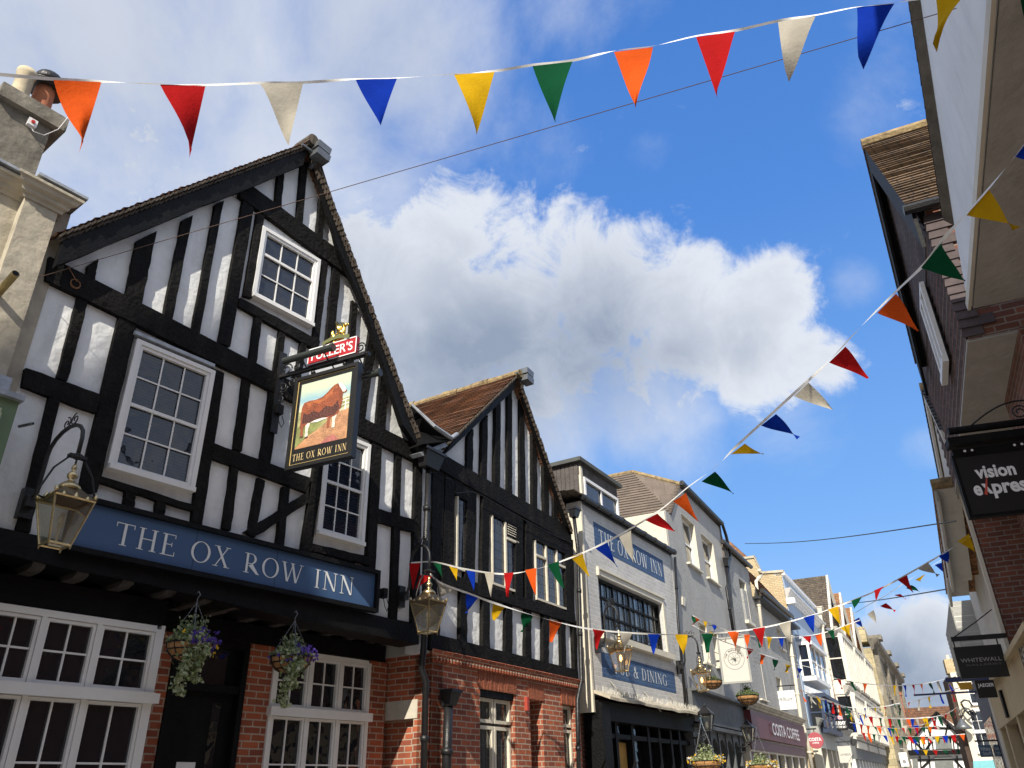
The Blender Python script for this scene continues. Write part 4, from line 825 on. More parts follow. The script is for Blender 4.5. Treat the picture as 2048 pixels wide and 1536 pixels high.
mb = MB(); fbox(mb, F4, .0, W4, 2.95, 3.6, -.3, .12); fbox(mb, F4, 0, W4, 3.6, 3.66, 0, .3); fbox(mb, F4, 0, W4, 2.82, 2.9, 0, .2)
for i in range(9): u = W4*i/8; fbox(mb, F4, u-.05, u+.05, 0, 2.95, -.3, .06)
for i in range(8):
    a = W4*(i+.5)/8; w_ = W4/16-.05; P = []
    n = 10
    for k in range(n):
        t0, t1 = math.pi*k/n, math.pi*(k+1)/n
        f = lambda t: (a-w_*math.cos(t), 2.3+w_*1.2*math.sin(t))
        (x0, y0), (x1, y1) = f(t0), f(t1); fpoly(mb, F4, [(x0, y0), (x1, y1), (x1, 2.83), (x0, 2.83)], -.1, .03)
s4 = mb.build('shopfront', dg_, b4); mb = MB(); fbox(mb, F4, 0, W4, .3, 2.9, -.2, -.13); mb.build('pane', glassd, s4)
text_on(s4, F4, 'MARKET INN', 1.0, 4.6, 3.1, 3.42, .122, M('faded_letters', (.14, .14, .135), .7), th=.002)

# ------------------------------------------------------------------ narrow roughcast house, low tiled house with the coffee shop
b5 = thing('roughcast_house', F5.p(2, 0, 0), 'narrow grey roughcast house with one tall cream window reveal', 'house')
W5 = F5.uv(1522, 1300)[0]; wq = rect(F5, (1480, 1160), (1493, 1168), (1500, 1245), (1487, 1240))
mb = MB(); fbox(mb, F5, 0.02, wq[0], 0, 8.45, -5, 0); fbox(mb, F5, wq[1], W5, 0, 8.45, -5, 0); fbox(mb, F5, wq[0], wq[1], 0, wq[2], -5, 0); fbox(mb, F5, wq[0], wq[1], wq[3], 8.45, -5, 0); fbox(mb, F5, wq[0], wq[1], wq[2], wq[3], -5, -.4); mb.build('wall', grough, b5)
mb = MB(); fbox(mb, F5, wq[1]-.02, wq[1]+.0, wq[2], wq[3], -.4, .01); fbox(mb, F5, wq[0], wq[1]+.1, wq[2]-.1, wq[2], -.3, .12); mb.build('reveal', cream, b5)
window(b5, F5, wq[0], wq[1], wq[2], wq[3], 2, 2, out=-.28, fw=.06, sill=False)
mb = MB(); mb.tube([F5.p(-.2, 8.5, .12), F5.p(W5, 8.52, .12)], .07, 8); mb.build('gutter', iron, b5)
mb = MB(); rows(mb, F5.p(0, 8.5, .1), F5.p(W5, 8.5, .1), F5.p(W5, 9.1, -3), F5.p(0, 9.1, -3), .2, .02); mb.build('roof', tile_g, b5)
b6 = thing('low_tiled_house', F6.p(3, 0, 0), 'low grey house with steep red tiled roof above the maroon coffee shop', 'house')
W6 = F6.uv(1598, 1340)[0]
H6 = [rect(F6, *q) for q in (((1509, 1320), (1522, 1328), (1532, 1402), (1518, 1396)), ((1552, 1254), (1562, 1261), (1568, 1302), (1558, 1294)), ((1572, 1268), (1580, 1273), (1585, 1312), (1577, 1305)), ((1551, 1352), (1561, 1357), (1568, 1402), (1558, 1396)))]
mb = MB(); holed(mb, F6, min(0.02, H6[0][0]-.05), W6, 3.4, 7.5, -.3, 0, H6); fbox(mb, F6, 0.02, W6, 0, 7.5, -5, -.31); mb.build('wall', grough, b6)
mb = MB(); rows(mb, F6.p(-.1, 7.55, .3), F6.p(W6, 7.7, .3), F6.p(W6, 9.75, -1.1), F6.p(-.1, 9.75, -1.1), .11, .025); mb.build('roof', tile_c, b6)
mb = MB(); mb.tube([F6.p(-.3, 7.6, .42), F6.p(W6*.72, 7.62, .42)], .08, 8); fbox(mb, F6, 0, W6, 7.42, 7.5, 0, .36); mb.build('gutter', iron, b6)
mb = MB(); a = F6.w(1548, 1222, -.2); mb.tube([a+Vector((0, 0, -1)), a+Vector((0, 0, .45))], .09, 8); mb.build('vent_pipe', cream, b6)
for h, l_ in zip(H6, ('left window over the coffee shop', 'upper window over the coffee shop', 'upper right window over the coffee shop', 'lower window behind the bistro sign')): sash2(b6, F6, h, l_)
# shopfront across both
maroon = M('maroon_paint', (.11, .018, .024), .5, .15, 2, .1, 10)
a_ = F6.uv(1503, 1440, .3)[0]; b_ = F6.uv(1612, 1480, .3)[0]
zc0, zc1 = F6.uv(1510, 1474, .3)[1], F6.uv(1500, 1419, .3)[1]; zc1 = (zc1+F6.uv(1605, 1452, .3)[1])/2
cs = thing('coffee_shopfront', F6.p(1, 0, .3), 'maroon coffee shopfront with raised silver lettering', 'shopfront')
mb = MB(); fbox(mb, F6, a_, b_, zc0, zc1, -.2, .3); mb.build('fascia', maroon, cs)
text_on(cs, F6, 'COSTA COFFEE', a_+(b_-a_)*.28, a_+(b_-a_)*.80, zc0+.16, zc1-.2, .31, M('silver', (.75, .74, .72), .3, .1, metal=.4), bold=.02, th=.06)
mb = MB(); mould(mb, F6, a_, b_, zc1, .2, prof, .8); mb.build('cornice', stone, cs)
mb = MB(); fbox(mb, F6, a_, b_, zc0-.35, zc0, 0, .16); n = 7
for i in range(n+1): u = a_+(b_-a_)*i/n; fbox(mb, F6, u-.09, u+.09, 0, zc0-.35, -.05, .14)
mb.build('pilasters', cream, cs); mb = MB(); fbox(mb, F6, a_, b_, zc0-.30, zc0-.05, .16, .20); fbox(mb, F6, a_, b_, 0, .6, -.1, .06)
for i in (0, 2, 4, 6): u = a_+(b_-a_)*(i+.3)/n; fbox(mb, F6, u, u+.35, .6, zc0-.35, -.1, .05)
mb.build('maroon_panels', maroon, cs); mb = MB(); fbox(mb, F6, a_, b_, .6, zc0-.35, -.06, .0); mb.build('pane', glassd, cs)

# ------------------------------------------------------------------ pale blue house with yellow brick flank
b7 = thing('pale_blue_house', F7.p(3, 0, 0), 'pale blue house with bare yellow brick flank and navy oriel windows', 'house')
W7 = F7.uv(1658, 1340)[0]; G7 = F7.cross(0)
mb = MB(); mb.hull([G7.p(o, z, .0) for o, z in ((.0, 2), (.0, 9.85), (-.85, 9.9), (-1.05, 10.65), (-1.5, 10.65), (-6, 10.65), (-6, 2))], [G7.p(o, z, -.3) for o, z in ((.0, 2), (.0, 9.85), (-.85, 9.9), (-1.05, 10.65), (-1.5, 10.65), (-6, 10.65), (-6, 2))]); mb.build('flank_wall', yelbrick, b7)
mb = MB()
for (q0, q1) in (((.1, 9.86), (-.87, 9.92)), ((-.85, 9.95), (-1.05, 10.68)), ((-1.02, 10.66), (-6, 10.66))):
    mb.hull([G7.p(q0[0], q0[1], .06), G7.p(q1[0], q1[1], .06), G7.p(q1[0], q1[1]+.1, .06), G7.p(q0[0], q0[1]+.1, .06)], [G7.p(q0[0], q0[1], -.36), G7.p(q1[0], q1[1], -.36), G7.p(q1[0], q1[1]+.1, -.36), G7.p(q0[0], q0[1]+.1, -.36)])
mb.build('coping', stone, b7)
mb = MB(); fbox(mb, F7, .3, W7, 0, 9.75, -5, .0); fbox(mb, F7, 0, .3, 0, 9.7, -.02, .02); mb.build('front_wall', blue, b7)
mb = MB(); mould(mb, F7, .0, W7, 8.75, .0, prof, 1.2); fbox(mb, F7, 0, W7, 9.75, 9.9, -.3, .12); fbox(mb, F7, -.1, .25, 8.5, 8.75, 0, .35); mb.build('cornice', white, b7)
mb = MB()
for (a, b) in ((-1.3, -6),): rows(mb, G7.p(b, 10.7, -.3), G7.p(a, 10.7, -.3), G7.p(a-1.2, 12.2, -2.2), G7.p(b, 12.2, -2.2), .14, .02); rows(mb, G7.p(a, 10.7, -.3), G7.p(a, 10.7, -W7), G7.p(a-1.2, 12.2, -W7), G7.p(a-1.2, 12.2, -2.2), .14, .02)
mb.build('roof', tile_o, b7)
u0, u1, z0, z1 = rect(F7, (1603, 1214), (1610, 1218), (1614, 1240), (1606, 1236)); window(b7, F7, u0, u1, z0, z1, 2, 2, out=.03, depth=.028, fw=.1, label='small window high in the blue front')
def oriel(root, F, u0, u1, z0, z1, dp, mat, head, name='oriel_window', cols=3, rws=2, lab=None, gl=None):
    mb = MB(); fbox(mb, F, u0, u1, z0-.18, z0, .0, dp+.05); fbox(mb, F, u0-.05, u1+.05, z1, z1+.14, 0, dp+.14)
    n = cols
    for i in range(n+1): u = u0+(u1-u0)*i/n; fbox(mb, F, u-.05, u+.05, z0, z1, dp-.1, dp)
    for i in range(1, rws): z = z0+(z1-z0)*i/rws; fbox(mb, F, u0, u1, z-.03, z+.03, dp-.08, dp-.01); fbox(mb, F, u0-.02, u0+.03, z-.03, z+.03, 0, dp-.1)
    fbox(mb, F, u0-.03, u0+.04, z0, z1, 0, .08); w = mb.build(name, mat, root, label=lab)
    mb = MB(); fbox(mb, F, u0+.02, u1-.02, z0, z1, .0, dp-.05); mb.build('pane', gl or glass, w)
    mb = MB(); mb.hull([F.p(u0-.06, z1+.14, dp+.12), F.p(u1+.06, z1+.14, dp+.12), F.p(u1-.1, z1+.5, 0), F.p(u0+.1, z1+.5, 0)], [F.p(u0-.06, z1+.141, 0), F.p(u1+.06, z1+.141, 0), F.p(u1-.1, z1+.49, -.02), F.p(u0+.1, z1+.49, -.02)]); mb.build('hood', head, w); return w
a, b, c, d = rect(F7, (1592, 1288), (1612, 1300), (1622, 1335), (1600, 1330)); nv = M('navy_paint', (.02, .035, .075), .5)
u_a, u_b = .5, 4.6
oriel(b7, F7, u_a, u_b, F7.uv(1600, 1332, .5)[1], F7.uv(1594, 1270, .5)[1], .5, white, lead, lab='upper oriel window with white sashes', gl=glassb)
oriel(b7, F7, u_a, u_b, F7.uv(1612, 1440, .6)[1], F7.uv(1603, 1372, .6)[1], .6, nv, lead, lab='lower oriel window with navy frame')
mb = MB(); fbox(mb, F7, 0, W7, 2.9, 3.7, .0, .35); mould(mb, F7, 0, W7, 3.7, .3, prof, .9); mb.build('shop_fascia', M('stone_grey_paint', (.30, .30, .28), .7, .15, 2), b7)
mb = MB(); fbox(mb, F7, .1, W7, .3, 2.9, .0, .05); pn = mb.build('pane', glassd, b7)
mb = MB()
for i in range(8): u = W7*i/7; fbox(mb, F7, u-.1, u+.1, 0, 2.9, .0, .3)
mb.build('shop_pilasters', cream, b7)

# ------------------------------------------------------------------ three white bays with gables
b8 = thing('white_gabled_terrace', F8.p(9, 0, 0), 'ornate white painted terrace with three gables and stacked bay windows', 'building')
creamw = M('aged_white_paint', (.60, .57, .50), .7, .12, 2, .2, 10, stain=.3, stainc=(.36, .33, .27)); W8 = F8.uv(1722, 1360)[0]; nb = 3; bw = W8/nb
mb = MB(); fbox(mb, F8, 0, W8, 0, 9.2, -6, 0); mb.build('wall', M('red_brown_brick', (.24, .09, .05), .9, .3, 2), b8)
for i in range(nb):
    a = i*bw; m = a+bw/2; ap_ = 12.1
    mb = MB(); fpoly(mb, F8, [(a+.1, 9.2), (a+bw-.1, 9.2), (m, ap_)], -.2, .0); mb.build('gable', plaster, b8)
    mb = MB(); rows(mb, F8.p(a-.1, 8.9, -6), F8.p(a-.1, 8.9, .55), F8.p(m, ap_+.1, .55), F8.p(m, ap_+.1, -6), .15, .02); rows(mb, F8.p(a+bw+.1, 8.9, .55), F8.p(a+bw+.1, 8.9, -6), F8.p(m, ap_+.1, -6), F8.p(m, ap_+.1, .55), .15, .02)
    mb.build('roof', tile_g if i == 0 else tile_o, b8)
    mb = MB()
    for s in (-1, 1): fpoly(mb, F8, [(m, ap_+.12), (m+s*(bw/2+.1), 8.95), (m+s*(bw/2+.1), 8.6), (m, ap_-.25)], .5, .62)
    mb.build('bargeboard', creamw, b8)
    for (z0, z1) in ((6.4, 8.5), (3.9, 5.6)):
        oriel(b8, F8, a+.5, a+bw-.5, z0, z1, .8, creamw, creamw, cols=8, rws=2, lab=None, name='bay_window', gl=glassd)
        mb = MB(); mould(mb, F8, a+.3, a+bw-.3, z1+.1, .5, prof, 1.2)
        for k in range(6): u = a+.5+(bw-1)*k/5; fbox(mb, F8, u-.09, u+.09, z0-.1, z1+.1, .7, .92)
        fbox(mb, F8, a+.4, a+bw-.4, z0-.7, z0-.18, 0, .6); mb.build('bay_cornice', creamw, b8)
mb = MB(); fbox(mb, F8, 0, W8, 2.7, 3.3, 0, .5); mould(mb, F8, 0, W8, 3.3, .4, prof, .9); mb.build('shop_fascia', dg_, b8)
mb = MB(); fbox(mb, F8, 0, W8, .3, 2.7, 0, .06); mb.build('pane', glassd, b8)
mb = MB()
for i in range(12): u = W8*i/11; fbox(mb, F8, u-.14, u+.14, 0, 2.7, 0, .4)
mb.build('shop_pilasters', white, b8)
# ------------------------------------------------------------------ stone hall
b9 = thing('ashlar_hall', F9.p(12, 0, 0), 'long old stone hall with quoins and heavy bracketed cornice', 'building')
W9 = 27
mb = MB(); fbox(mb, F9, .0, W9, 0, 9.9, -6, 1.1); mb.build('wall', ashlar, b9)
mb = MB()
for i in range(4): u = 1.0+i*8; fbox(mb, F9, u-.7, u+.7, 10.45, 10.75, 1.0, 1.85); fbox(mb, F9, u-.5, u+.5, 0, 9.9, 1.1, 1.4)
mould(mb, F9, 0, W9, 9.7, 1.05, [(0, 0), (.2, .1), (.25, .35), (.55, .5), (.6, .75), (0, .8)], 1.0); mb.build('cornice', stoned, b9)
mb = MB(); fpoly(mb, F9, [(.5, 10.4), (3.2, 10.4), (3.2, 10.9), (.5, 11.4)], -4, .9); mb.build('parapet', ashlar, b9)
for i in range(9):
    for z0, z1 in ((1.2, 3.2), (4.4, 6.2), (7.2, 8.8)):
        u = 2.8+i*2.75; window(b9, F9, u-.5, u+.5, z0, z1, 2, 2, out=1.2, fw=.1, sill=True, fm=stoned, depth=.05, name='stone_window')
Vc = at(1805, 1450, 78); FC = Face(Vc.xy, 116)
mb = MB(); fbox(mb, F9, .9, W9, 0, 9.7, 1.1, 1.13); mb.build('shaded_worn_front', stoned, b9)  # thin sheet over the front, its shade and weathering put into the colour
ck = thing('brick_chimney', FC.p(0, 0, 0), 'tall red brick chimney stack beside the stone hall', 'chimney')
mb = MB(); fbox(mb, FC, -.45, .4, 0, FC.uv(1803, 1390)[1], -1.2, 0); mb.build('stack', redbrick, ck)
mb = MB(); fbox(mb, FC, -.52, .47, FC.uv(1803, 1390)[1], FC.uv(1803, 1390)[1]+.25, -1.27, .07); mb.build('cap', redbrick, ck)

# ------------------------------------------------------------------ timbered house closing the street
V = at(1758, 1536, 76); FE = Face(V.xy, 114.0)
e = thing('half_timbered_house', FE.p(3, 0, 0), 'sunlit half timbered house closing the far end of the street', 'house')
def ev(x, y, o=0): return FE.uv(x, y, o)
mb = MB(); ap1 = ev(1873, 1425); lf1, rt1 = ev(1826, 1476), ev(1928, 1480)
W_e0, W_e1 = ev(1758, 1500)[0], ev(1935, 1500)[0]; zsp = ev(1850, 1478)[1]; zjt = ev(1850, 1507)[1]
fpoly(mb, FE, [(W_e0, zjt), (W_e1, zjt), (rt1[0]+.6, zsp), ap1, (lf1[0], zsp), (lf1[0]-.3, ev(1800, 1478)[1]), ev(1770, 1440), (W_e0, zsp)], -.2, 0); mb.build('plaster_wall', white, e)
mb = MB(); fbox(mb, FE, W_e0, W_e1, 0, zjt, -5, -.03); fbox(mb, FE, W_e0, W_e1, zjt, zsp, -5, -.25); mb.build('lower_wall', white, e)
def eb(x0, y0, x1, y1, w=.16, nm='beam', o1=.08):
    a, b = Vector(ev(x0, y0)), Vector(ev(x1, y1)); t = (b-a).normalized(); n = Vector((-t.y, t.x))*w/2; mb = MB(); fpoly(mb, FE, [a+n, b+n, b-n, a-n], -.02, o1); mb.build(nm, timber2, e)
eb(1774, 1507, 1925, 1503, .38, 'bressummer', .35); eb(1815, 1477, 1930, 1473, .2); eb(1852, 1455, 1905, 1457, .15); eb(1862, 1476, 1852, 1440, .12, 'brace'); eb(1890, 1476, 1895, 1450, .12, 'brace'); eb(1873, 1427, 1868, 1455, .12, 'stud')
for x in (1822, 1830, 1838, 1846, 1856, 1864, 1906, 1914, 1922): eb(x, 1478, x+3, 1505, .09, 'stud')
eb(1825, 1479, 1850, 1504, .14, 'brace'); eb(1865, 1480, 1848, 1505, .14, 'brace'); eb(1905, 1478, 1930, 1500, .14, 'brace')
eb(1873, 1424, 1826, 1478, .14, 'bargeboard', .3); eb(1873, 1424, 1928, 1482, .14, 'bargeboard', .3); eb(1770, 1438, 1815, 1478, .14, 'bargeboard', .3)
for x in (1840, 1858, 1914): eb(x, 1512, x+3, 1545, .1, 'stud')
eb(1835, 1520, 1930, 1518, .12); eb(1840, 1540, 1860, 1520, .14, 'brace'); eb(1910, 1520, 1930, 1542, .14, 'brace')
mb = MB(); fpx(mb, FE, [(1870, 1480), (1902, 1478), (1905, 1497), (1872, 1498)], 0, .05); fpx(mb, FE, [(1868, 1514), (1905, 1513), (1909, 1545), (1872, 1545)], 0, .05); fpx(mb, FE, [(1824, 1516), (1835, 1516), (1838, 1545), (1827, 1545)], 0, .05); mb.build('window', M('grey_leaded_glass', (.16, .17, .16), .35, .2), e)
mb = MB(); zr = ev(1850, 1419)[1]+.6; rows(mb, FE.p(W_e0-3, zsp-.2, -2), FE.p(W_e1+3, zsp-.2, -2), FE.p(W_e1+3, zr, -6), FE.p(W_e0-3, zr, -6), .3, .03)
rows(mb, FE.p(rt1[0]+.5, zsp-.3, .3), FE.p(rt1[0]+.5, zsp-.3, -6), FE.p(ap1[0], ap1[1]+.08, -6), FE.p(ap1[0], ap1[1]+.08, .3), .25, .03); rows(mb, FE.p(lf1[0], zsp, -6), FE.p(lf1[0], zsp, .3), FE.p(ap1[0], ap1[1]+.08, .3), FE.p(ap1[0], ap1[1]+.08, -6), .25, .03)
mb.build('roof', tile_c, e)

# ------------------------------------------------------------------ right-hand row, in the shade
def verge_roof(root, F, u0, ap_, u1, z0, z1, over, depth, mat, vm=timber2, h=.26):
    # u0 near eave, u1 far eave, ap_ = (u, z)
    mb = MB(); n0, n1 = F.p(u0, z0, over), F.p(u0, z0, depth); A, B = F.p(ap_[0], ap_[1], over), F.p(ap_[0], ap_[1], depth); f0, f1 = F.p(u1, z1, over), F.p(u1, z1, depth)
    rows(mb, n0, n1, B, A, .11, .024, .008); rows(mb, f1, f0, A, B, .11, .024, .008); r = mb.build('roof', mat, root)
    mb = MB()
    for (p, q) in (((u0, z0), ap_), ((u1, z1), ap_)):
        mb.hull([F.p(p[0], p[1]-.02, over+.02), F.p(q[0], q[1]-.02, over+.02), F.p(q[0], q[1]-h, over+.02), F.p(p[0], p[1]-h, over+.02)], [F.p(p[0], p[1]-.02, over+.06), F.p(q[0], q[1]-.02, over+.06), F.p(q[0], q[1]-h, over+.06), F.p(p[0], p[1]-h, over+.06)])
        mb.hull([F.p(p[0], p[1]-.03, over+.06), F.p(q[0], q[1]-.03, over+.06), F.p(q[0], q[1]-.08, over+.06), F.p(p[0], p[1]-.08, over+.06)], [F.p(p[0], p[1]-.03, 0), F.p(q[0], q[1]-.03, 0), F.p(q[0], q[1]-.08, 0), F.p(p[0], p[1]-.08, 0)])
    mb.build('bargeboard', vm, root)
    mb = MB(); mb.tube([A+Vector((0, 0, .02)), B+Vector((0, 0, .02))], .09, 8); mb.build('ridge', lichen, root); return r
r1 = thing('white_rendered_house', FR.p(4, 0, 1), 'white rendered gable oversailing the street on a deep soffit at the top right', 'house')
v0, v1 = Vector(FR.uv(1841, 0)), Vector(FR.uv(1908, 450)); sl_ = (v1-v0)/(v1.x-v0.x)
apR = v0+sl_*(3.2-v0.x); zS = 5.88; uE = 8.06
mb = MB(); vE = Vector((uE, 6.05)); fpoly(mb, FR, [(-2.2, zS), (uE, zS), (uE-.06, 6.05), (v1.x, v1.y), (apR.x, apR.y), (-2.2, v1.y+.3)], 0, .3); mb.build('front_wall', wrender, r1)
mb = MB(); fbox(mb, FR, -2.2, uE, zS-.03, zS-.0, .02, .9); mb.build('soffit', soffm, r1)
mb = MB(); fbox(mb, FR, -2.2, uE, 0, zS-.03, .9, 6); fbox(mb, FR, -2.2, v1.x-.2, zS, v1.y-.3, .31, 6); mb.build('brick_wall', dkbrick, r1)
mb = MB(); fbox(mb, FR, -2.2, uE, zS-.04, zS+.05, -.03, .0); mb.build('drip_bead', cream, r1)
apo = apR+Vector((0, .16)); eo = Vector((v1.x-.02, v1.y+.10))
mb = MB(); rows(mb, FR.p(eo.x, eo.y, 6), FR.p(eo.x, eo.y, -.08), FR.p(apo.x, apo.y, -.08), FR.p(apo.x, apo.y, 6), .11, .024, .008); rows(mb, FR.p(-2.4, eo.y+.1, -.08), FR.p(-2.4, eo.y+.1, 6), FR.p(apo.x, apo.y, 6), FR.p(apo.x, apo.y, -.08), .11, .024)
mb.build('roof', tile_g, r1)
mb = MB(); mb.hull([FR.p(eo.x, eo.y-.01, -.075), FR.p(apo.x, apo.y-.01, -.075), FR.p(apR.x, apR.y, .01), FR.p(v1.x, v1.y, .01)], [FR.p(eo.x, eo.y-.03, -.075), FR.p(apo.x, apo.y-.03, -.075), FR.p(apR.x, apR.y-.02, .01), FR.p(v1.x, v1.y-.02, .01)]); mb.build('verge_underside', M('old_mortar', (.11, .095, .075), .95, .35, 6, .8, 14), r1)
mb = MB(); mb.tube([FR.w(1990, 598, .35), FR.w(2006, 622, .5), FR.w(2060, 640, .55)], .065, 10); mb.tube([FR.w(1990, 598, .35)+Vector((0, 0, .02)), FR.w(1990, 598, .35)+Vector((0, 0, -.1))], .085, 10); mb.build('soil_pipe', iron, r1)

r2 = thing('tile_hung_house', FR.p(11, 0, 1), 'house hung with plum clay tiles under a lichened tile gable, right side of the street', 'house')
O2 = -.10; a2, b2_ = 8.22, 13.45
zB2 = 5.62; apT = Vector(FR.uv(1724, 292, O2-.15)); ne = Vector(FR.uv(1815, 417, O2-.15)); fe = Vector(FR.uv(1830, 728, O2-.15))
mb = MB(); rows(mb, FR.p(a2, zB2, O2), FR.p(b2_, zB2, O2), FR.p(b2_, fe.y+.1, O2), FR.p(a2, ne.y-.1, O2), .135, .070, .010, seg=.35)
h_ = 0; steps = 14
for i in range(steps):    # tiles in the gable
    z = max(ne.y, fe.y)-.1+(apT.y-max(ne.y, fe.y))*i/steps; z2 = z+(apT.y-max(ne.y, fe.y))/steps; f = i/steps; aa = a2+.4+(apT.x-a2-.4)*f; bb = b2_-.2+(apT.x-b2_+.2)*f
    rows(mb, FR.p(aa, z, O2), FR.p(bb, z, O2), FR.p(bb, z2, O2), FR.p(aa, z2, O2), .11, .03)
rows(mb, FR.p(a2, zB2, 1.0), FR.p(a2, zB2, O2), FR.p(a2, ne.y-.1, O2), FR.p(a2, ne.y-.1, 1.0), .105, .03, .006, seg=.35)
mb.build('hung_tiles', tile_h, r2)
mb = MB(); n = int((ne.y-.1-zB2)/.105)
for i in range(n):
    z = zB2+i*.105; k = .30 if i % 2 else .17
    mb.hull([FR.p(a2-.03, z, O2-.035), FR.p(a2-.03, z, O2+k), FR.p(a2-.012, z+.12, O2+k), FR.p(a2-.012, z+.12, O2-.012)], [FR.p(a2-.008, z, O2-.012), FR.p(a2-.008, z, O2+k), FR.p(a2-.0, z+.12, O2+k), FR.p(a2-.0, z+.12, O2-.0)])
mb.build('corner_tiles', M('plum_tile', (.065, .047, .048), .8, .3, 8, .3, 20), r2)
verge_roof(r2, FR, ne.x, apT, fe.x, ne.y, fe.y, O2-.15, 5, tile_d, h=.55)
mb = MB(); mb.tube([FR.p(ne.x-.05, ne.y-.05, O2-.2), FR.p(ne.x-.05, ne.y-.05, 3)], .06, 8); mb.build('gutter', iron, r2)
(u0, z1), (u1, z0) = FR.uv(1846, 575, O2-.05), FR.uv(1890, 728, O2-.05); u0, u1 = min(u0, u1), max(u0, u1); u1 = max(u1, u0+.6); print('R2 window', u0, u1, z0, z1)
mb = MB(); fbox(mb, FR, u0, u1, z0, z1, O2-.05, O2); w = mb.build('window', glass, r2); mb = MB()
for k in range(3): u = u0+(u1-u0)*k/2; fbox(mb, FR, u-.04, u+.04, z0-.05, z1+.05, O2-.08, O2-.03)
fbox(mb, FR, u0-.05, u1+.05, z0-.08, z0, O2-.1, O2-.03); fbox(mb, FR, u0-.05, u1+.05, z1, z1+.06, O2-.08, O2-.03); mb.build('frame', white, w)
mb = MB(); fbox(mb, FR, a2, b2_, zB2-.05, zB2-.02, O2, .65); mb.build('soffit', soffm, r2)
mb = MB(); fbox(mb, FR, a2-.1, b2_+.1, 0, zB2-.05, .62, 6); fbox(mb, FR, a2, b2_, zB2-.04, ne.y, O2+.02, 6); mb.build('brick_wall', dkbrick, r2)
mb = MB(); fbox(mb, FR, a2-.1, a2+1.8, 0, zB2-.05, .35, .62); mb.build('pier', dkbrick, r2)

F3R = Face(FR.p(13.6, 0, 0).xy, 25.0)
r3 = thing('jettied_white_house', F3R.p(3, 0, 1), 'white roughcast jettied house with slate gable, beyond the plum tiled one', 'house')
O3 = -.06
def r3uv(x, y, o=O3): return Vector(F3R.uv(x, y, o))
ap3 = r3uv(1841, 778, O3-.08); ne3 = r3uv(1878, 860, O3-.08); fe3 = r3uv(1905, 1100, O3-.08)
je0, je1 = r3uv(1911, 948), r3uv(1906, 1076); zJ3 = je1.y; u3e = je1.x
zA = 5.3
mb = MB(); fpoly(mb, F3R, [(.05, zJ3), (u3e, zJ3), (u3e, max(fe3.y, zJ3+.1)), (ap3.x, ap3.y-.1), (.05, max(ne3.y, zJ3+.5))], O3, O3+.3); mb.build('upper_wall', rrender, r3)
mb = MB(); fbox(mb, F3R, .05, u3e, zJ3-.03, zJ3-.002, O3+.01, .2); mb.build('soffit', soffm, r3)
print('R3', ap3, ne3, fe3, je0, je1)
W3e = 5.0
mb = MB(); fbox(mb, F3R, 0, W3e, 3.1, zJ3-.03, .12, .3); mb.build('lower_wall', rrender, r3)
mb = MB(); fbox(mb, FR, 13.50, 13.64, 3.0, zJ3+.5, -.03, .02); mb.build('party_strip', cream, r3)
mb = MB(); fbox(mb, FR, 13.54, 13.9, 0, zJ3+.3, .021, .8); fbox(mb, F3R, .2, W3e, 0, 3.1, .35, 6); mb.build('brick_flank', dkbrick, r3)
mb = MB(); fbox(mb, F3R, .2, W3e, 3.2, zJ3+.4, .31, 6); mb.build('rear_wall', dkbrick, r3)
verge_roof(r3, F3R, min(ne3.x, ap3.x-.5), ap3, fe3.x, ne3.y, fe3.y, O3-.08, 4, tile_s, vm=rrender)
print('R3r', W3e)
F4R = Face(F3R.p(W3e, 0, 0).xy, 25.0)
r4 = thing('weatherboarded_house', F4R.p(3, 0, 1), 'pale weatherboarded house beyond the jettied white one', 'house')
O4 = -.28; zw0 = F4R.uv(1932, 1286, O4)[1]; zw1 = F4R.uv(1905, 1125, O4)[1]; L4 = 4.5
mb = MB(); g4 = F4R.cross(0)
rows(mb, F4R.p(0, zw0, .3), F4R.p(0, zw0, O4), F4R.p(0, zw1, O4), F4R.p(0, zw1, .3), .10, .022, .003, seg=4); rows(mb, F4R.p(0, zw0, O4), F4R.p(L4, zw0, O4), F4R.p(L4, zw1, O4), F4R.p(0, zw1, O4), .10, .022, .003, seg=4); mb.build('weatherboarding', M('old_white_boards', (.42, .42, .40), .8, .15, 3, .3, 12), r4)
mb = MB(); fbox(mb, F4R, .02, L4, zw0, zw1, O4+.02, 5); fbox(mb, F4R, 0.02, L4, 0, zw0, .25, 5); mb.build('wall', rrender, r4)
ap4 = Vector(F4R.uv(1863, 972, O4-.1)); verge_roof(r4, F4R, max(-1.5, ap4.x-2.2), ap4, ap4.x+2.2, zw1-.1, zw1-.1, O4-.1, 4, tile_o, vm=rrender)
# shops beneath
sh = thing('cream_shopfront', F3R.p(2, 0, .5), 'cream painted shopfront with dark plate glass low on the right', 'shopfront')
creams = M('cream_shop_paint', (.50, .40, .24), .6, .1, 2, .15, 14)
mb = MB(); fbox(mb, F3R, -3.4, W3e-.3, 2.45, 3.05, -.06, .35); fbox(mb, F3R, -3.4, W3e-.3, 3.05, 3.12, -.14, .35); mb.build('fascia', creams, sh)
for i, u in enumerate((-3.3, -1.2, 1.0, 3.2, W3e-.5)):
    mb = MB(); fbox(mb, F3R, u-.12, u+.12, 0, 2.45, -.05, .3); mb.build('pilaster', creams, sh)
mb = MB(); fbox(mb, F3R, -3.3, W3e-.4, .3, 2.45, .1, .16); mb.build('pane', glassd, sh)
mb = MB(); fbox(mb, FR, 10.2, 13.5, 3.2, 3.32, .2, .62); mb.build('canopy_beam', timber2, sh)
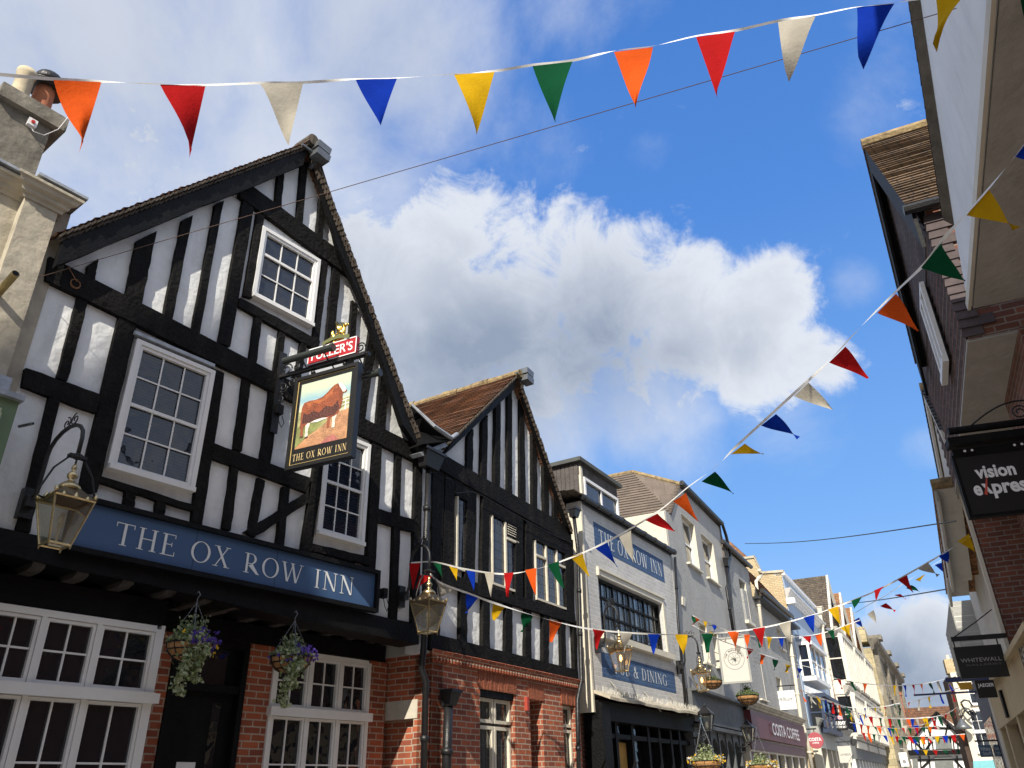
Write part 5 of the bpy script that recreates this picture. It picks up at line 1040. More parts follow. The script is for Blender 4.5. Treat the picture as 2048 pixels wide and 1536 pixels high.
for i in range(12):
    u = -3.2+i*.12; mb = MB(); fbox(mb, F3R, u, u+.07, 2.6, 3.0, -.10-.02*math.sin(i), -.065); mb.build('metal_slat', M('tarnished_metal', (.42, .38, .32), .25, .4, 14, .5, 30, metal=1), sh)
mb = MB(); fbox(mb, F3R, 1.9, 2.15, 2.5, 2.9, -.1, -.062); mb.build('menu_frame', timber2, sh)
nvb = thing('navy_shopfront', F4R.p(6, 0, .5), 'navy painted shopfront farther down on the right', 'shopfront')
mb = MB(); fbox(mb, F4R, L4+.02, L4+4, 0, 4.3, .25, 3); mb.build('front', M('deep_blue_paint', (.035, .06, .12), .6), nvb)
mb = MB(); fbox(mb, F4R, L4+.5, L4+3.5, .4, 3.0, .23, .25); mb.build('pane', glassd, nvb)
# pale house at the end on the right
V = at(1905, 1536, 52); FW = Face(V.xy, 112.0)
wv = thing('cream_end_house', FW.p(1, 0, -1), 'cream sunlit house with a brick chimney at the far right', 'house')
x0, x1 = FW.uv(1900, 1400)[0]+.35, FW.uv(1990, 1400)[0]; zt = FW.uv(1905, 1345)[1]
mb = MB(); fbox(mb, FW, x0, x1, 0, zt, -5, 0); mb.build('wall', cream, wv)
mb = MB(); fbox(mb, FW, x0-.22, x0-.01, 0, zt-.2, -3, -.2); mb.build('shaded_flank', M('shade_dark_brick', (.07, .045, .035), .95, .3, 3), wv)  # flank brick darkened so the colour itself holds the shade
mb = MB(); fbox(mb, FW, x0-.1, x0+.5, zt, FW.uv(1905, 1316)[1], -1.2, -.3); c1_ = mb.build('chimney', yelbrick, wv); mb = MB(); mb.tube([FW.p(x0+.15, FW.uv(1905, 1316)[1], -.7), FW.p(x0+.15, FW.uv(1905, 1306)[1], -.7)], .1, 8); mb.build('chimney_pot', cream, c1_)
for (x, y) in ((1950, 1385), (1955, 1440), (1965, 1480)):
    u, z = FW.uv(x, y); window(wv, FW, u-.35, u+.35, z-.6, z+.5, 2, 2, out=.06, depth=.05)
mb = MB(); fpx(mb, FW, [(1946, 1522), (1990, 1520), (1992, 1550), (1948, 1550)], 0, .1); mb.build('turquoise_fascia', M('turquoise_paint', (.16, .42, .46), .5), wv)

# ------------------------------------------------------------------ gas-style lanterns on swan-neck brackets
def lantern(F, plate, rim, lab, k=1.0, lit=True):
    u0, zp = F.uv(*plate); G = F.cross(u0); o, zr = G.uv(*rim)
    if lit is None: o = .5
    t = thing('wall_lantern', F.p(u0, zp, 0), lab, 'lantern', 'brass lanterns on swan-neck brackets')
    P = lambda a, z, du=0: F.p(u0+du, zr+z*k, a)
    mb = MB(); fbox(mb, F, u0-.07*k, u0+.07*k, zp-.17*k, zp+.17*k, .0, .09); fbox(mb, F, u0-.05*k, u0+.05*k, zp-.05, zp+.05, .09, .17); mb.build('wall_plate', iron, t)
    top = .94; pts = []
    a0 = .12; c = (a0+.10+o)/2; r = (o-a0-.10)/2
    pts = [P(a0, (zp-zr)/k-.0), P(a0+.05, (zp-zr)/k+.03), P(a0+.09, (zp-zr)/k+.15), P(a0+.10, top-.3)]
    for i in range(9): an = math.pi*(1-i/8); pts.append(P(c+r*math.cos(an), top-.22+.24*math.sin(an)))
    pts.append(P(o, top-.42)); mb = MB(); mb.tube(pts, .023*k, 10); mb.build('swan_neck', iron, t, True)
    mb = MB()
    for s in (-1, 1):
        q = []
        for i in range(22): an = i*.42; rr = .075-.0028*i; q.append(P(c+s*.075+rr*math.cos(an*s+1.6 if s > 0 else -an+1.6)*1.0, top+.09+rr*math.sin(an+1.6)))
        mb.tube(q, .008*k, 6)
    mb.build('scroll', iron, t, True)
    mb = MB(); mb.lathe(P(o, top-.47), [(.03*k, 0), (.05*k, .01), (.05*k, .05*k), (.03*k, .06*k)], 12); fbox(mb, F, u0-.09*k, u0+.09*k, zr+(top-.46)*k, zr+(top-.43)*k, o-.03, o+.03)
    mb.tube([P(o, top-.43), P(o, top-.9)], .010*k, 6); mb.build('coupling', iron, t)
    for s in (-1, 1):
        mb = MB(); mb.tube([P(o, top-.45, s*.07*k), P(o, .32, s*.20*k), P(o, .10, s*.275*k), P(o, .0, s*.285*k), P(o, -.02, s*.21*k)], .011*k, 6); mb.build('yoke_arm', iron, t, True)
    # lantern frame: square, tapering down
    A = (F.D(), F.Nn(), Vector((0, 0, 1))); c0 = P(o, 0)
    def cor(w, z): return [c0+A[0]*w*sx*k+A[1]*w*sy*k+Vector((0, 0, z*k)) for sx, sy in ((-1, -1), (1, -1), (1, 1), (-1, 1))]
    T, B = cor(.20, 0), cor(.105, -.46)
    mb = MB()
    for i in range(4):
        mb.tube([T[i], B[i]], .0115*k, 6); mb.tube([T[i], T[(i+1) % 4]], .015*k, 6); mb.tube([B[i], B[(i+1) % 4]], .012*k, 6)
        mb.tube([B[i], B[i]+Vector((0, 0, -.04*k))], [.012*k, .006*k], 6)
        for f in (.2, .5, .8): q = T[i].lerp(T[(i+1) % 4], f); mb.tube([q, q+Vector((0, 0, .05*k if f == .5 else .035*k))], [.03*k, .008*k], 6)
        mb.lathe(T[i]+Vector((0, 0, .02*k)), [(.012*k, 0), (.022*k, .02*k), (.014*k, .045*k), (.003*k, .065*k)], 8)
    mb.build('brass_frame', brass, t)
    g = MB(); Ti, Bi = cor(.193, -.01), cor(.10, -.455)
    for i in range(4): j = (i+1) % 4; g.quad(Ti[i], Ti[j], Bi[j], Bi[i])
    g.build('glass_panes', clear, t)
    R1_, R2_, R3_ = cor(.215, .01), cor(.085, .13), cor(.085, .15)
    mb = MB(); mb.hull(R1_, R2_); mb.build('roof_hood', M('bronze_hood', (.22, .17, .10), .35, .3, 8, .3, 30, metal=.9) if 'bronze_hood' not in MT else MT['bronze_hood'], t)
    mb = MB(); mb.lathe(P(o, .12), [(.10*k, 0), (.115*k, .02*k), (.10*k, .05*k), (.06*k, .085*k), (.045*k, .09*k), (.03*k, .12*k), (.05*k, .14*k), (.055*k, .17*k), (.03*k, .20*k), (.018*k, .22*k), (.03*k, .24*k), (.022*k, .27*k), (.004*k, .31*k)], 18); mb.build('finial', brass, t, True)
    mb = MB(); mb.lathe(P(o, -.46), [(.012, 0), (.012, .18*k), (.03*k, .19*k), (.03*k, .2*k)], 8); mb.tube([P(o, -.46, -.06*k), P(o, -.46, .06*k)], .01, 6); br = mb.build('burner', cream, t)
    mb = MB(); mb.lathe(P(o, -.26), [(.012*k, 0), (.03*k, .04*k), (.034*k, .08*k), (.02*k, .12*k), (.004, .14*k)], 10)
    mb.build('bulb', M('glowing_bulb', (.9, .6, .3), .3, em=((1, .50, .16), 6.0)) if lit else M('dim_bulb', (.6, .55, .45), .3), t, True)
    return t
lantern(F1, (48, 1010), (132, 1003), 'large brass lantern in front of the left end of the name board', .80, False)
lantern(F1, (795, 1195), (857, 1205), 'brass lantern before the corner of the brick ground floor, hung with bunting', .80, False)
lantern(F3, (1191, 1290), (1240, 1298), 'lit brass lantern before the PUB & DINING panel', .84, True)
lantern(F3, (1354, 1335), (1402, 1345), 'lit brass lantern right of the PUB & DINING panel', .84, True)
def coach(F, px, py, lab, k=.9):
    u, z = F.uv(px, py, .45); t = thing('coach_lantern', F.p(u, z, .1), lab, 'lantern', 'black lanterns on the grey shopfront'); c = F.p(u, z, .45)
    A = (F.D(), F.Nn()); cor = lambda w, zz: [c+A[0]*w*a+A[1]*w*b+Vector((0, 0, zz)) for a, b in ((-1, -1), (1, -1), (1, 1), (-1, 1))]
    T, B = cor(.16*k, .16*k), cor(.08*k, -.22*k); mb = MB()
    for i in range(4): mb.tube([T[i], B[i]], .014, 6); mb.tube([T[i], T[(i+1) % 4]], .018, 6); mb.tube([B[i], B[(i+1) % 4]], .016, 6)
    mb.hull(cor(.19*k, .17*k), cor(.05*k, .32*k)); mb.lathe(c+Vector((0, 0, .31*k)), [(.04, 0), (.05, .03), (.02, .06), (.005, .11)], 8); mb.build('frame', iron, t)
    g = MB()
    for i in range(4): j = (i+1) % 4; g.quad(T[i], T[j], B[j], B[i])
    g.build('glass_panes', clear, t); mb = MB(); mb.lathe(c+Vector((0, 0, -.15)), [(.01, 0), (.035, .05), (.03, .12), (.005, .15)], 8); mb.build('bulb', M('white_bulb', (.8, .8, .78), .4), t, True)
    mb = MB(); mb.tube([F.p(u, z-.32, .1), F.p(u, z-.3, .3), F.p(u, z-.24, .45)], .02, 6); mb.tube([F.p(u, z-.5, .1), F.p(u, z-.42, .3), F.p(u, z-.3, .42)], .012, 6); mb.build('bracket', iron, t, True)
coach(F4, 1413, 1443, 'black four-sided lantern at the left of the grey shopfront'); coach(F4, 1497, 1468, 'black four-sided lantern at the right end of the grey shopfront')

# ------------------------------------------------------------------ hanging signs
def arm_sign(F, wall, az, q, name, label, body, th=.05, frame=None, fwid=.05, wallz=None):
    # q: four photo points (tl, tr, br, bl) of the board; hangs from a bar square-ish to the wall
    P = F.g(*wall); G = Face(P, az); u0, u1, z0, z1 = rect(G, *q)
    t = thing(name, G.p(0, z1+.15, 0), label, 'sign')
    mb = MB(); fbox(mb, G, u0, u1, z0, z1, -th/2, th/2); b = mb.build('board', body, t)
    if frame:
        mb = MB()
        for a in ((u0-fwid, u1+fwid, z1, z1+fwid), (u0-fwid, u1+fwid, z0-fwid, z0), (u0-fwid, u0, z0, z1), (u1, u1+fwid, z0, z1)): fbox(mb, G, *a, -th*.9, th*.9)
        mb.build('frame', frame, t)
    return t, G, u0, u1, z0, z1, b
# F.n of a plane at bearing ~115 points back to the viewer on the left-hand side of the street
black = M('sign_black', (.010, .010, .010), .4, .1, 3)
t, G, u0, u1, z0, z1, bd = arm_sign(F1, (556, 740), 115, [(598, 770), (714, 730), (702, 908), (583, 934)], 'pub_sign', 'black framed sign painted with a brown bull, THE OX ROW INN beneath', black, frame=black, fwid=.045)
goldl = M('gold_line', (.62, .45, .17), .4, .1, 5)
mb = MB()
for a in ((u0+.01, u1-.01, z1-.012, z1-.004), (u0+.01, u1-.01, z0+.004, z0+.012), (u0+.004, u0+.012, z0+.004, z1-.004), (u1-.012, u1-.004, z0+.004, z1-.004)): fbox(mb, G, *a, .025, .028)
mb.build('gold_lining', goldl, bd)
serif_on(bd, G, 'THE OX ROW INN', u0+.04, u1-.04, z0+.05, z0+.135, .026, M('gold_letters', (.66, .50, .24), .5, .1), gap=.09)
# the painting, as flat areas of colour on the panel
pu0, pu1, pz0, pz1 = u0+.055, u1-.055, z0+.20, z1-.06
def paint(col, pts, k, name='paint', var=.38): 
    mb = MB(); m = M('pigment_%02d' % int(k*100+.5) if False else 'pigment_%d_%d_%d' % tuple(int(c*999) for c in col), col,   .6, var, 11, .5, 60)
    mb.add([G.p(pu0+(pu1-pu0)*x, pz0+(pz1-pz0)*y, .0262+k*.0006) for x, y in pts], [tuple(range(len(pts)))]); mb.build(name, m, pic)
pic = None
mb = MB(); fbox(mb, G, pu0, pu1, pz0, pz1, .025, .026); 
def blendmat(name):
    m, nt, b = _new(name); L = nt.links; t_ = nt.nodes.new('ShaderNodeTexCoord'); sp = nt.nodes.new('ShaderNodeSeparateXYZ'); L.new(t_.outputs['Generated'], sp.inputs[0])
    n = nt.nodes.new('ShaderNodeTexNoise'); n.inputs['Scale'].default_value = 5; n.inputs['Detail'].default_value = 6; L.new(t_.outputs['Object'], n.inputs['Vector'])
    ad = nt.nodes.new('ShaderNodeMath'); ad.operation = 'MULTIPLY_ADD'; L.new(n.outputs[0], ad.inputs[0]); ad.inputs[1].default_value = .22; L.new(sp.outputs[2], ad.inputs[2])
    r = nt.nodes.new('ShaderNodeValToRGB'); L.new(ad.outputs[0], r.inputs[0]); cr = r.color_ramp; cr.elements[0].color = (.42, .20, .09, 1); cr.elements[0].position = .12; cr.elements[1].color = (.50, .56, .42, 1); cr.elements[1].position = 1
    for p, c in ((.26, (.55, .30, .16)), (.36, (.28, .28, .12)), (.50, (.40, .37, .17)), (.58, (.50, .49, .34)), (.68, (.60, .57, .40)), (.86, (.25, .43, .50))): e = cr.elements.new(p); e.color = c+(1,)
    L.new(r.outputs[0], b.inputs['Base Color']); b.inputs['Roughness'].default_value = .5; return m
pic = mb.build('painting', blendmat('landscape_ground'), bd)
body = [(.08, .36), (.055, .50), (.06, .62), (.10, .69), (.20, .705), (.34, .695), (.46, .715), (.55, .765), (.62, .82), (.69, .86), (.76, .87), (.82, .855), (.88, .80), (.93, .745), (.94, .715), (.91, .695), (.87, .70), (.86, .66), (.87, .58), (.85, .48), (.80, .40), (.72, .365), (.60, .37), (.46, .355), (.32, .345), (.22, .36), (.16, .32)]
paint((.30, .30, .13), [(0, .38), (.3, .44), (.6, .41), (1, .50), (1, .62), (.8, .60), (.5, .55), (0, .56)], 1, 'field'); paint((.40, .20, .10), [(.25, .0), (.95, .0), (1, .22), (1, .44), (.8, .42), (.62, .34), (.45, .22), (.2, .12)], 2, 'path')
paint((.20, .22, .07), [(.0, .02), (.2, .14), (.42, .24), (.5, .36), (.3, .38), (0, .33)], 3, 'grass_bank'); paint((.36, .12, .10), [(.5, .0), (.86, .0), (.75, .10), (.62, .08)], 4, 'furrow')
for x in (.72, .82, .92): paint((.75, .72, .66), [(x, .43), (x+.018, .43), (x+.022, .60), (x+.004, .60)], 5, 'fence_post')
for y in (.48, .54): paint((.72, .68, .62), [(.66, y), (1, y+.04), (1, y+.055), (.66, y+.018)], 6, 'fence_rail')
for lx, w_, h0 in ((.08, .06, .17), (.18, .06, .15), (.60, .055, .21), (.70, .06, .20)): paint((.26, .07, .03) if lx in (.08, .60) else (.70, .62, .52), [(lx, h0), (lx+w_, h0), (lx+w_*.9, h0+.12), (lx+w_*1.9, .46), (lx-.03, .48), (lx+.0, h0+.12)], 7, 'leg')
paint((.08, .05, .03), [(.08, .15), (.15, .155), (.15, .18), (.08, .175)], 8, 'hoof'); paint((.08, .05, .03), [(.18, .13), (.25, .135), (.24, .16), (.18, .155)], 8, 'hoof')
paint((.24, .055, .018), body, 9, 'bull_body'); paint((.07, .018, .012), [(.09, .37), (.10, .54), (.20, .49), (.30, .53), (.42, .48), (.55, .56), (.68, .52), (.78, .60), (.82, .48), (.74, .39), (.60, .385), (.36, .36), (.18, .36)], 10, 'belly_shadow')
paint((.36, .10, .03), [(.15, .67), (.26, .69), (.45, .68), (.60, .76), (.68, .82), (.66, .72), (.55, .66), (.40, .62), (.3, .65), (.2, .60)], 10, 'back_highlight'); paint((.74, .70, .62), [(.26, .355), (.40, .34), (.62, .365), (.50, .385), (.34, .375)], 11, 'white_belly')
paint((.78, .74, .66), [(.755, .875), (.81, .865), (.87, .81), (.915, .765), (.925, .735), (.90, .71), (.86, .715), (.83, .76), (.79, .81)], 11, 'white_face'); paint((.05, .03, .02), [(.825, .79), (.84, .795), (.838, .807), (.826, .805)], 12, 'eye'); paint((.30, .08, .03), [(.69, .80), (.73, .77), (.76, .81), (.73, .84)], 12, 'ear')
paint((.25, .07, .03), [(.09, .58), (.07, .45), (.06, .30), (.08, .29), (.10, .44), (.11, .56)], 12, 'tail')
# iron bracket of the pub sign
mb = MB(); za, zc_ = z1+.14, z1+.30
G.w
mb.tube([G.p(.02, za+.02, 0), G.p(u1+.16, za, 0)], .03, 6); fbox(mb, G, 0, u1+.12, za-.02, za+.02, .01, .05); mb.build('bar', iron, t)
mb = MB(); fbox(mb, F1, F1.uv(556, 740)[0]-.05, F1.uv(556, 740)[0]+.05, za-.75, za+.35, .06, .085); mb.build('wall_plate', iron, t)
def spiral(mb, G, cu, cz, r, turns=1.6, r_=.008, s=1, st=0):
    q = []; n = int(18*turns)
    for i in range(n+1): an = st+s*i/n*turns*2*math.pi; rr = r*(1-.72*i/n); q.append(G.p(cu+rr*math.cos(an), cz+rr*math.sin(an), 0))
    mb.tube(q, r_, 6)
for (cu, cz, r, s_, st) in ((.14, za+.10, .09, 1, 0), (.12, za-.14, .08, -1, 0), (.10, za-.30, .07, 1, 1), (.26, za-.10, .07, -1, 2), (u1+.02, za+.12, .07, 1, 0), (u1-.10, za+.10, .05, -1, 3), (.30, za+.1, .05, -1, 1)): mb = MB(); spiral(mb, G, cu, cz, r, 1.6, .009, s_, st); mb.build('scroll', iron, t, True)
mb = MB(); mb.tube([G.p(.05, za-.62, 0), G.p(.10, za-.45, 0), G.p(.07, za-.3, 0)], .012, 6); mb.build('stay', iron, t, True)
for f in (.22, .78): mb = MB(); u = u0+(u1-u0)*f; mb.tube([G.p(u, za, 0), G.p(u, z1+.03, 0)], .014, 6); mb.lathe(G.p(u, z1+.06, 0), [(.01, 0), (.03, .02), (.03, .04), (.01, .06)], 8); mb.build('hanger', iron, t, True)
for o_, nm in ((.16, 'front'), (-.20, 'back')):
    mb = MB(); zz = z1+.26 if o_ > 0 else z1-.02; aa, bb = (u0-.16, u1-.26) if o_ > 0 else (u0+.15, u1+.18)
    mb.tube([G.p(aa, zz, o_), G.p(bb, zz+.0, o_)], .042, 12); mb.tube([G.p(bb-.03, zz, o_), G.p(bb+.01, zz, o_)], .05, 12)
    for f in (.35, .8): u = aa+(bb-aa)*f; mb.tube([G.p(u, zz, o_), G.p(u, za, .0)], .01, 6)
    mb.build('trough_light', M('dark_green_grey', (.035, .04, .038), .4, spec=.4), t)
# red brewery board with gilt emblem
redp = M('sign_red', (.38, .012, .02), .45, .05, 3); bz0, bz1 = z1+.19, z1+.42; bu0, bu1 = u0+.10, u1-.02
mb = MB(); fbox(mb, G, bu0, bu1, bz0, bz1, -.03, .03); rb = mb.build('red_board', redp, t)
mb = MB()
for a in ((bu0, bu1, bz1-.012, bz1), (bu0, bu1, bz0, bz0+.012), (bu0, bu0+.012, bz0, bz1), (bu1-.012, bu1, bz0, bz1)): fbox(mb, G, *a, .03, .033)
mb.build('white_border', wlet, rb); text_on(rb, G, "FULLER'S", bu0+.06, bu1-.05, bz0+.055, bz1-.05, .031, wlet, bold=.012)
mb = MB(); cu, cz = bu0+.42, bz1+.03
def blob(mb, u, z, o, rx, rz, ro, seg=10):
    pr = []; ax = (G.D(), G.Nn(), Vector((0, 0, 1))); vs = []; c = G.p(u, z, o)
    for i in range(7): an = math.pi*i/6; pr.append((math.sin(an), -math.cos(an)))
    b = len(mb.v)
    for r_, h in pr:
        for k in range(seg): a = 2*math.pi*k/seg; vs.append(c+ax[0]*rx*r_*math.cos(a)+ax[1]*ro*r_*math.sin(a)+Vector((0, 0, rz*h)))
    mb.add(vs, [(i*seg+k, i*seg+(k+1) % seg, (i+1)*seg+(k+1) % seg, (i+1)*seg+k) for i in range(6) for k in range(seg)])
for b_ in ((0, .05, 0, .10, .05, .04), (.03, .10, 0, .06, .06, .04), (.07, .13, 0, .03, .07, .03), (.09, .205, 0, .035, .028, .025), (.125, .20, 0, .02, .01, .01), (-.07, .06, 0, .05, .06, .045), (-.10, .12, 0, .025, .06, .02)): blob(mb, cu+b_[0], cz+b_[1], b_[2], b_[3], b_[4], b_[5])
for p_ in (((.04, .09), (.09, .05), (.12, .02)), ((.05, .06), (.07, .0), (.10, -.02)), ((-.08, .03), (-.05, -.02), (-.02, -.03)), ((-.10, .05), (-.13, .0), (-.10, -.03))): mb.tube([G.p(cu+a, cz+b, .02) for a, b in p_], [.022, .016, .012], 6)
for i in range(5): mb.hull([G.p(cu-.02+i*.012, cz+.12, .02), G.p(cu+.03, cz+.12, .02), G.p(cu-.07+i*.03, cz+.30-.012*i, .015)], [G.p(cu-.02+i*.012, cz+.12, -.02), G.p(cu+.03, cz+.12, -.02), G.p(cu-.07+i*.03, cz+.30-.012*i, -.015)])
mb.build('gilt_emblem', gold, rb, True)
mb = MB(); n = 12
for i in range(n):
    f = lambda i: (cu-.20+.40*i/n, bz1-.01+.04*math.sin(math.pi*i/n)); (a, b), (c_, d_) = f(i), f(i+1); mb.hull([G.p(a, b, .05), G.p(c_, d_, .05), G.p(c_, d_+.05, .05), G.p(a, b+.05, .05)], [G.p(a, b, .045), G.p(c_, d_, .045), G.p(c_, d_+.05, .045), G.p(a, b+.05, .045)])
mb.build('scroll_ribbon', M('green_gilt', (.13, .14, .05), .5), rb)
# coach of smaller signs
grey_s = M('stone_sign', (.52, .50, .45), .6, .05, 3)
def simple_sign(F, wall, az, q, label, body, frame=None, arm=.25, fw=.03, name='hanging_sign'):
    t, G, u0, u1, z0, z1, b = arm_sign(F, wall, az, q, name, label, body, th=.04, frame=frame, fwid=fw)
    mb = MB(); mb.tube([G.p(0, z1+.16, 0), G.p(u1+.05, z1+.16, 0)], .022, 6); mb.tube([G.p(0, z1+.16+arm, 0), G.p(u1*.7, z1+.17, 0)], .009, 5); mb.build('arm', iron, t)
    for f in (.15, .85): mb = MB(); u = u0+(u1-u0)*f; mb.tube([G.p(u, z1+.16, 0), G.p(u, z1+fw, 0)], .01, 5); mb.build('hanger', iron, t)
    return t, G, u0, u1, z0, z1, b
t, G, u0, u1, z0, z1, bd = simple_sign(F4, (1420, 1270), 116, [(1441, 1282), (1491, 1272), (1498, 1362), (1446, 1364)], 'large pale grey square sign with a round emblem, THE MARKET INN', grey_s, frame=M('sign_grey_frame', (.30, .30, .28), .6), fw=.05)
dk = M('sign_ink', (.05, .05, .05), .7); cu, cz, rr = (u0+u1)/2, z0+(z1-z0)*.52, (u1-u0)*.40
mb = MB()
for r_, w_ in ((1, .03), (.60, .035)):
    n = 40
    for i in range(n):
        a, b = 2*math.pi*i/n, 2*math.pi*(i+1)/n; P_ = lambda an, q: G.p(cu+rr*q*math.cos(an), cz+rr*q*math.sin(an), .023)
        mb.quad(P_(a, r_-w_), P_(b, r_-w_), P_(b, r_), P_(a, r_))
for i in range(8): an = math.pi/4*i+.2; mb.quad(*[G.p(cu+x*math.cos(an)-y*math.sin(an), cz+x*math.sin(an)+y*math.cos(an), .0232) for x, y in ((.05*rr, -.02*rr), (.5*rr, -.008*rr), (.5*rr, .008*rr), (.05*rr, .02*rr))])
for (x, y, a, b) in ((-.28, -.05, .22, .06), (-.02, -.25, .14, .2)): mb.quad(*[G.p(cu+rr*(x+p), cz+rr*(y+q), .0234) for p, q in ((0, 0), (a*1.4, 0), (a*1.4, b*1.3), (0, b*1.3))])
mb.build('emblem', dk, bd)
for i, chx in enumerate('THE MARKET INN'):
    if chx == ' ': continue
    an = R(168-i*12.0); vs, fs = text_mesh(chx, .01); s_ = rr*.15; mb = MB(); c_, sn = math.cos(an-math.pi/2), math.sin(an-math.pi/2); bx, bz = cu+rr*.74*math.cos(an), cz+rr*.74*math.sin(an)
    mb.add([G.p(bx+(x-.5)*s_*c_-y*s_*sn, bz+(x-.5)*s_*sn+y*s_*c_, .0236) for x, y in vs], fs); mb.build('letter', dk, bd)
text_on(bd, G, 'EST 1742' if False else 'MARKET', cu, cu+.001, cz, cz+.001, .02, dk) if False else None
t, G, u0, u1, z0, z1, bd = simple_sign(F6, (1556, 1388), 116, [(1549, 1383), (1589, 1380), (1594, 1418), (1555, 1420)], 'white square sign reading Allium in thin script over a pale grey disc', wlet, arm=.0)
mb = MB(); mb.lathe(G.p(u0+(u1-u0)*.55, z0+(z1-z0)*.48, .0205), [((u1-u0)*.33, 0), ((u1-u0)*.33, .001)], 28, ax=(G.D(), Vector((0, 0, 1)), G.Nn())); mb.build('disc', M('pale_grey_ink', (.62, .62, .64), .7), bd)
text_on(bd, G, 'Allium', u0+(u1-u0)*.12, u0+(u1-u0)*.9, z0+(z1-z0)*.45, z0+(z1-z0)*.68, .022, M('script_ink', (.12, .13, .10), .7), shear=.35, th=.002)
def disc_sign(F, wall, az, px, py, rpx, label):
    G = Face(F.g(*wall), az); u, z = G.uv(px, py); r = (G.uv(px+rpx, py)[0]-u); t = thing('round_sign', G.p(0, z+r+.1, 0), label, 'sign'); mb = MB(); ax = (G.D(), Vector((0, 0, 1)), G.Nn())
    mb.lathe(G.p(u, z, -.05), [(r*.98, 0), (r, .01), (r, .09), (r*.98, .1)], 36, ax=ax); b = mb.build('disc', M('costa_red', (.36, .07, .085), .5), t); mb = MB(); mb.tube([G.p(0, z+r+.12, 0), G.p(u+.1, z+r+.12, 0)], .03, 6); mb.tube([G.p(u, z+r+.12, 0), G.p(u, z+r-.02, 0)], .015, 6); mb.build('arm', iron, t)
    text_on(b, G, 'COSTA', u-r*.78, u+r*.78, z-r*.05, z+r*.34, .052, wlet, bold=.03); text_on(b, G, 'COFFEE', u-r*.42, u+r*.42, z-r*.38, z-r*.2, .052, wlet, bold=.02)
disc_sign(F6, (1614, 1480), 116, 1631, 1481, 16, 'round dull red sign reading COSTA COFFEE')
t, G, u0, u1, z0, z1, bd = simple_sign(F8, (1660, 1425, .3), 116, [(1664, 1426), (1690, 1424), (1697, 1461), (1671, 1461)], 'black square sign with a small union flag above the word ARMY', black)
W_ = u1-u0; text_on(bd, G, 'ARMY', u0+.12*W_, u1-.08*W_, z0+.30*(z1-z0), z0+.52*(z1-z0), .022, wlet, bold=.03); text_on(bd, G, 'BE THE BEST', u0+.12*W_, u1-.08*W_, z0+.14*(z1-z0), z0+.25*(z1-z0), .022, wlet, bold=.02)
fu0, fu1, fz0, fz1 = u0+.24*W_, u1-.26*W_, z0+.60*(z1-z0), z0+.85*(z1-z0); ff = [lambda x, y: 0]
def fl(col, pts, k, n_): mb = MB(); mb.add([G.p(fu0+(fu1-fu0)*x, fz0+(fz1-fz0)*y, .021+.0004*k) for x, y in pts], [tuple(range(len(pts)))]); mb.build(n_, col, fg)
fg = bd; fbl, frd = M('flag_blue', (.06, .07, .25), .6), M('flag_red', (.5, .03, .06), .6)
mb = MB(); fbox(mb, G, fu0, fu1, fz0, fz1, .02, .0206); fg = mb.build('union_flag', fbl, bd)
for k, (c_, w_) in enumerate(((wlet, .14), (frd, .06))):
    fl(c_, [(0, 1-w_), (0, 1), (w_*.5, 1), (1, w_), (1, 0), (1-w_*.5, 0)], 1+k, 'saltire'); fl(c_, [(0, 0), (0, w_), (1-w_*.5, 1), (1, 1), (1, 1-w_), (w_*.5, 0)], 3+k, 'saltire')
for k, (c_, w_) in enumerate(((wlet, .17), (frd, .09))): fl(c_, [(0, .5-w_), (1, .5-w_), (1, .5+w_), (0, .5+w_)], 5+k, 'cross'); fl(c_, [(.5-w_*.6, 0), (.5+w_*.6, 0), (.5+w_*.6, 1), (.5-w_*.6, 1)], 7+k, 'cross')
t, G, u0, u1, z0, z1, bd = simple_sign(F8, (1672, 1490, .55), 116, [(1675, 1493), (1702, 1491), (1706, 1525), (1680, 1526)], 'pale grey square sign below the black ARMY one', grey_s)
text_on(bd, G, 'LIMBER', u0+.1*(u1-u0), u1-.08*(u1-u0), z0+.42*(z1-z0), z0+.56*(z1-z0), .022, M('faint_ink', (.20, .20, .19), .7), th=.002)
t, G, u0, u1, z0, z1, bd = simple_sign(F9, (1733, 1432), 115, [(1735, 1421), (1757, 1420), (1758, 1436), (1737, 1437)], 'small dark red sign with white script on the stone hall', M('deep_red', (.22, .03, .045), .5))
text_on(bd, G, 'Coffee', u0+.2, u1-.1, z0+.2*(z1-z0), z0+.6*(z1-z0), .022, wlet, shear=.3)
Vn = at(1800, 1536, 56); Gn = Face(Vn.xy, 116); t = thing('notice_board', Gn.p(0, 0, 0), 'white upright notice with a round grey mark, by the stone hall', 'sign')
a, b = Gn.uv(1800, 1520)[0], Gn.uv(1816, 1520)[0]; c_, d_ = Gn.uv(1808, 1533)[1], Gn.uv(1805, 1505)[1]; mb = MB(); fbox(mb, Gn, a, b, c_, d_, -.04, .04); bd = mb.build('board', wlet, t)
mb = MB(); mb.tube([Gn.p((a+b)/2, 0, -.05), Gn.p((a+b)/2, d_, -.05)], .04, 8); mb.build('pole', steel, t); mb = MB(); mb.lathe(Gn.p((a+b)/2, c_+(d_-c_)*.35, .041), [((b-a)*.25, 0), ((b-a)*.25, .004)], 24, ax=(Gn.D(), Vector((0, 0, 1)), Gn.Nn())); mb.build('round_mark', M('mark_grey', (.25, .25, .26), .6), bd)
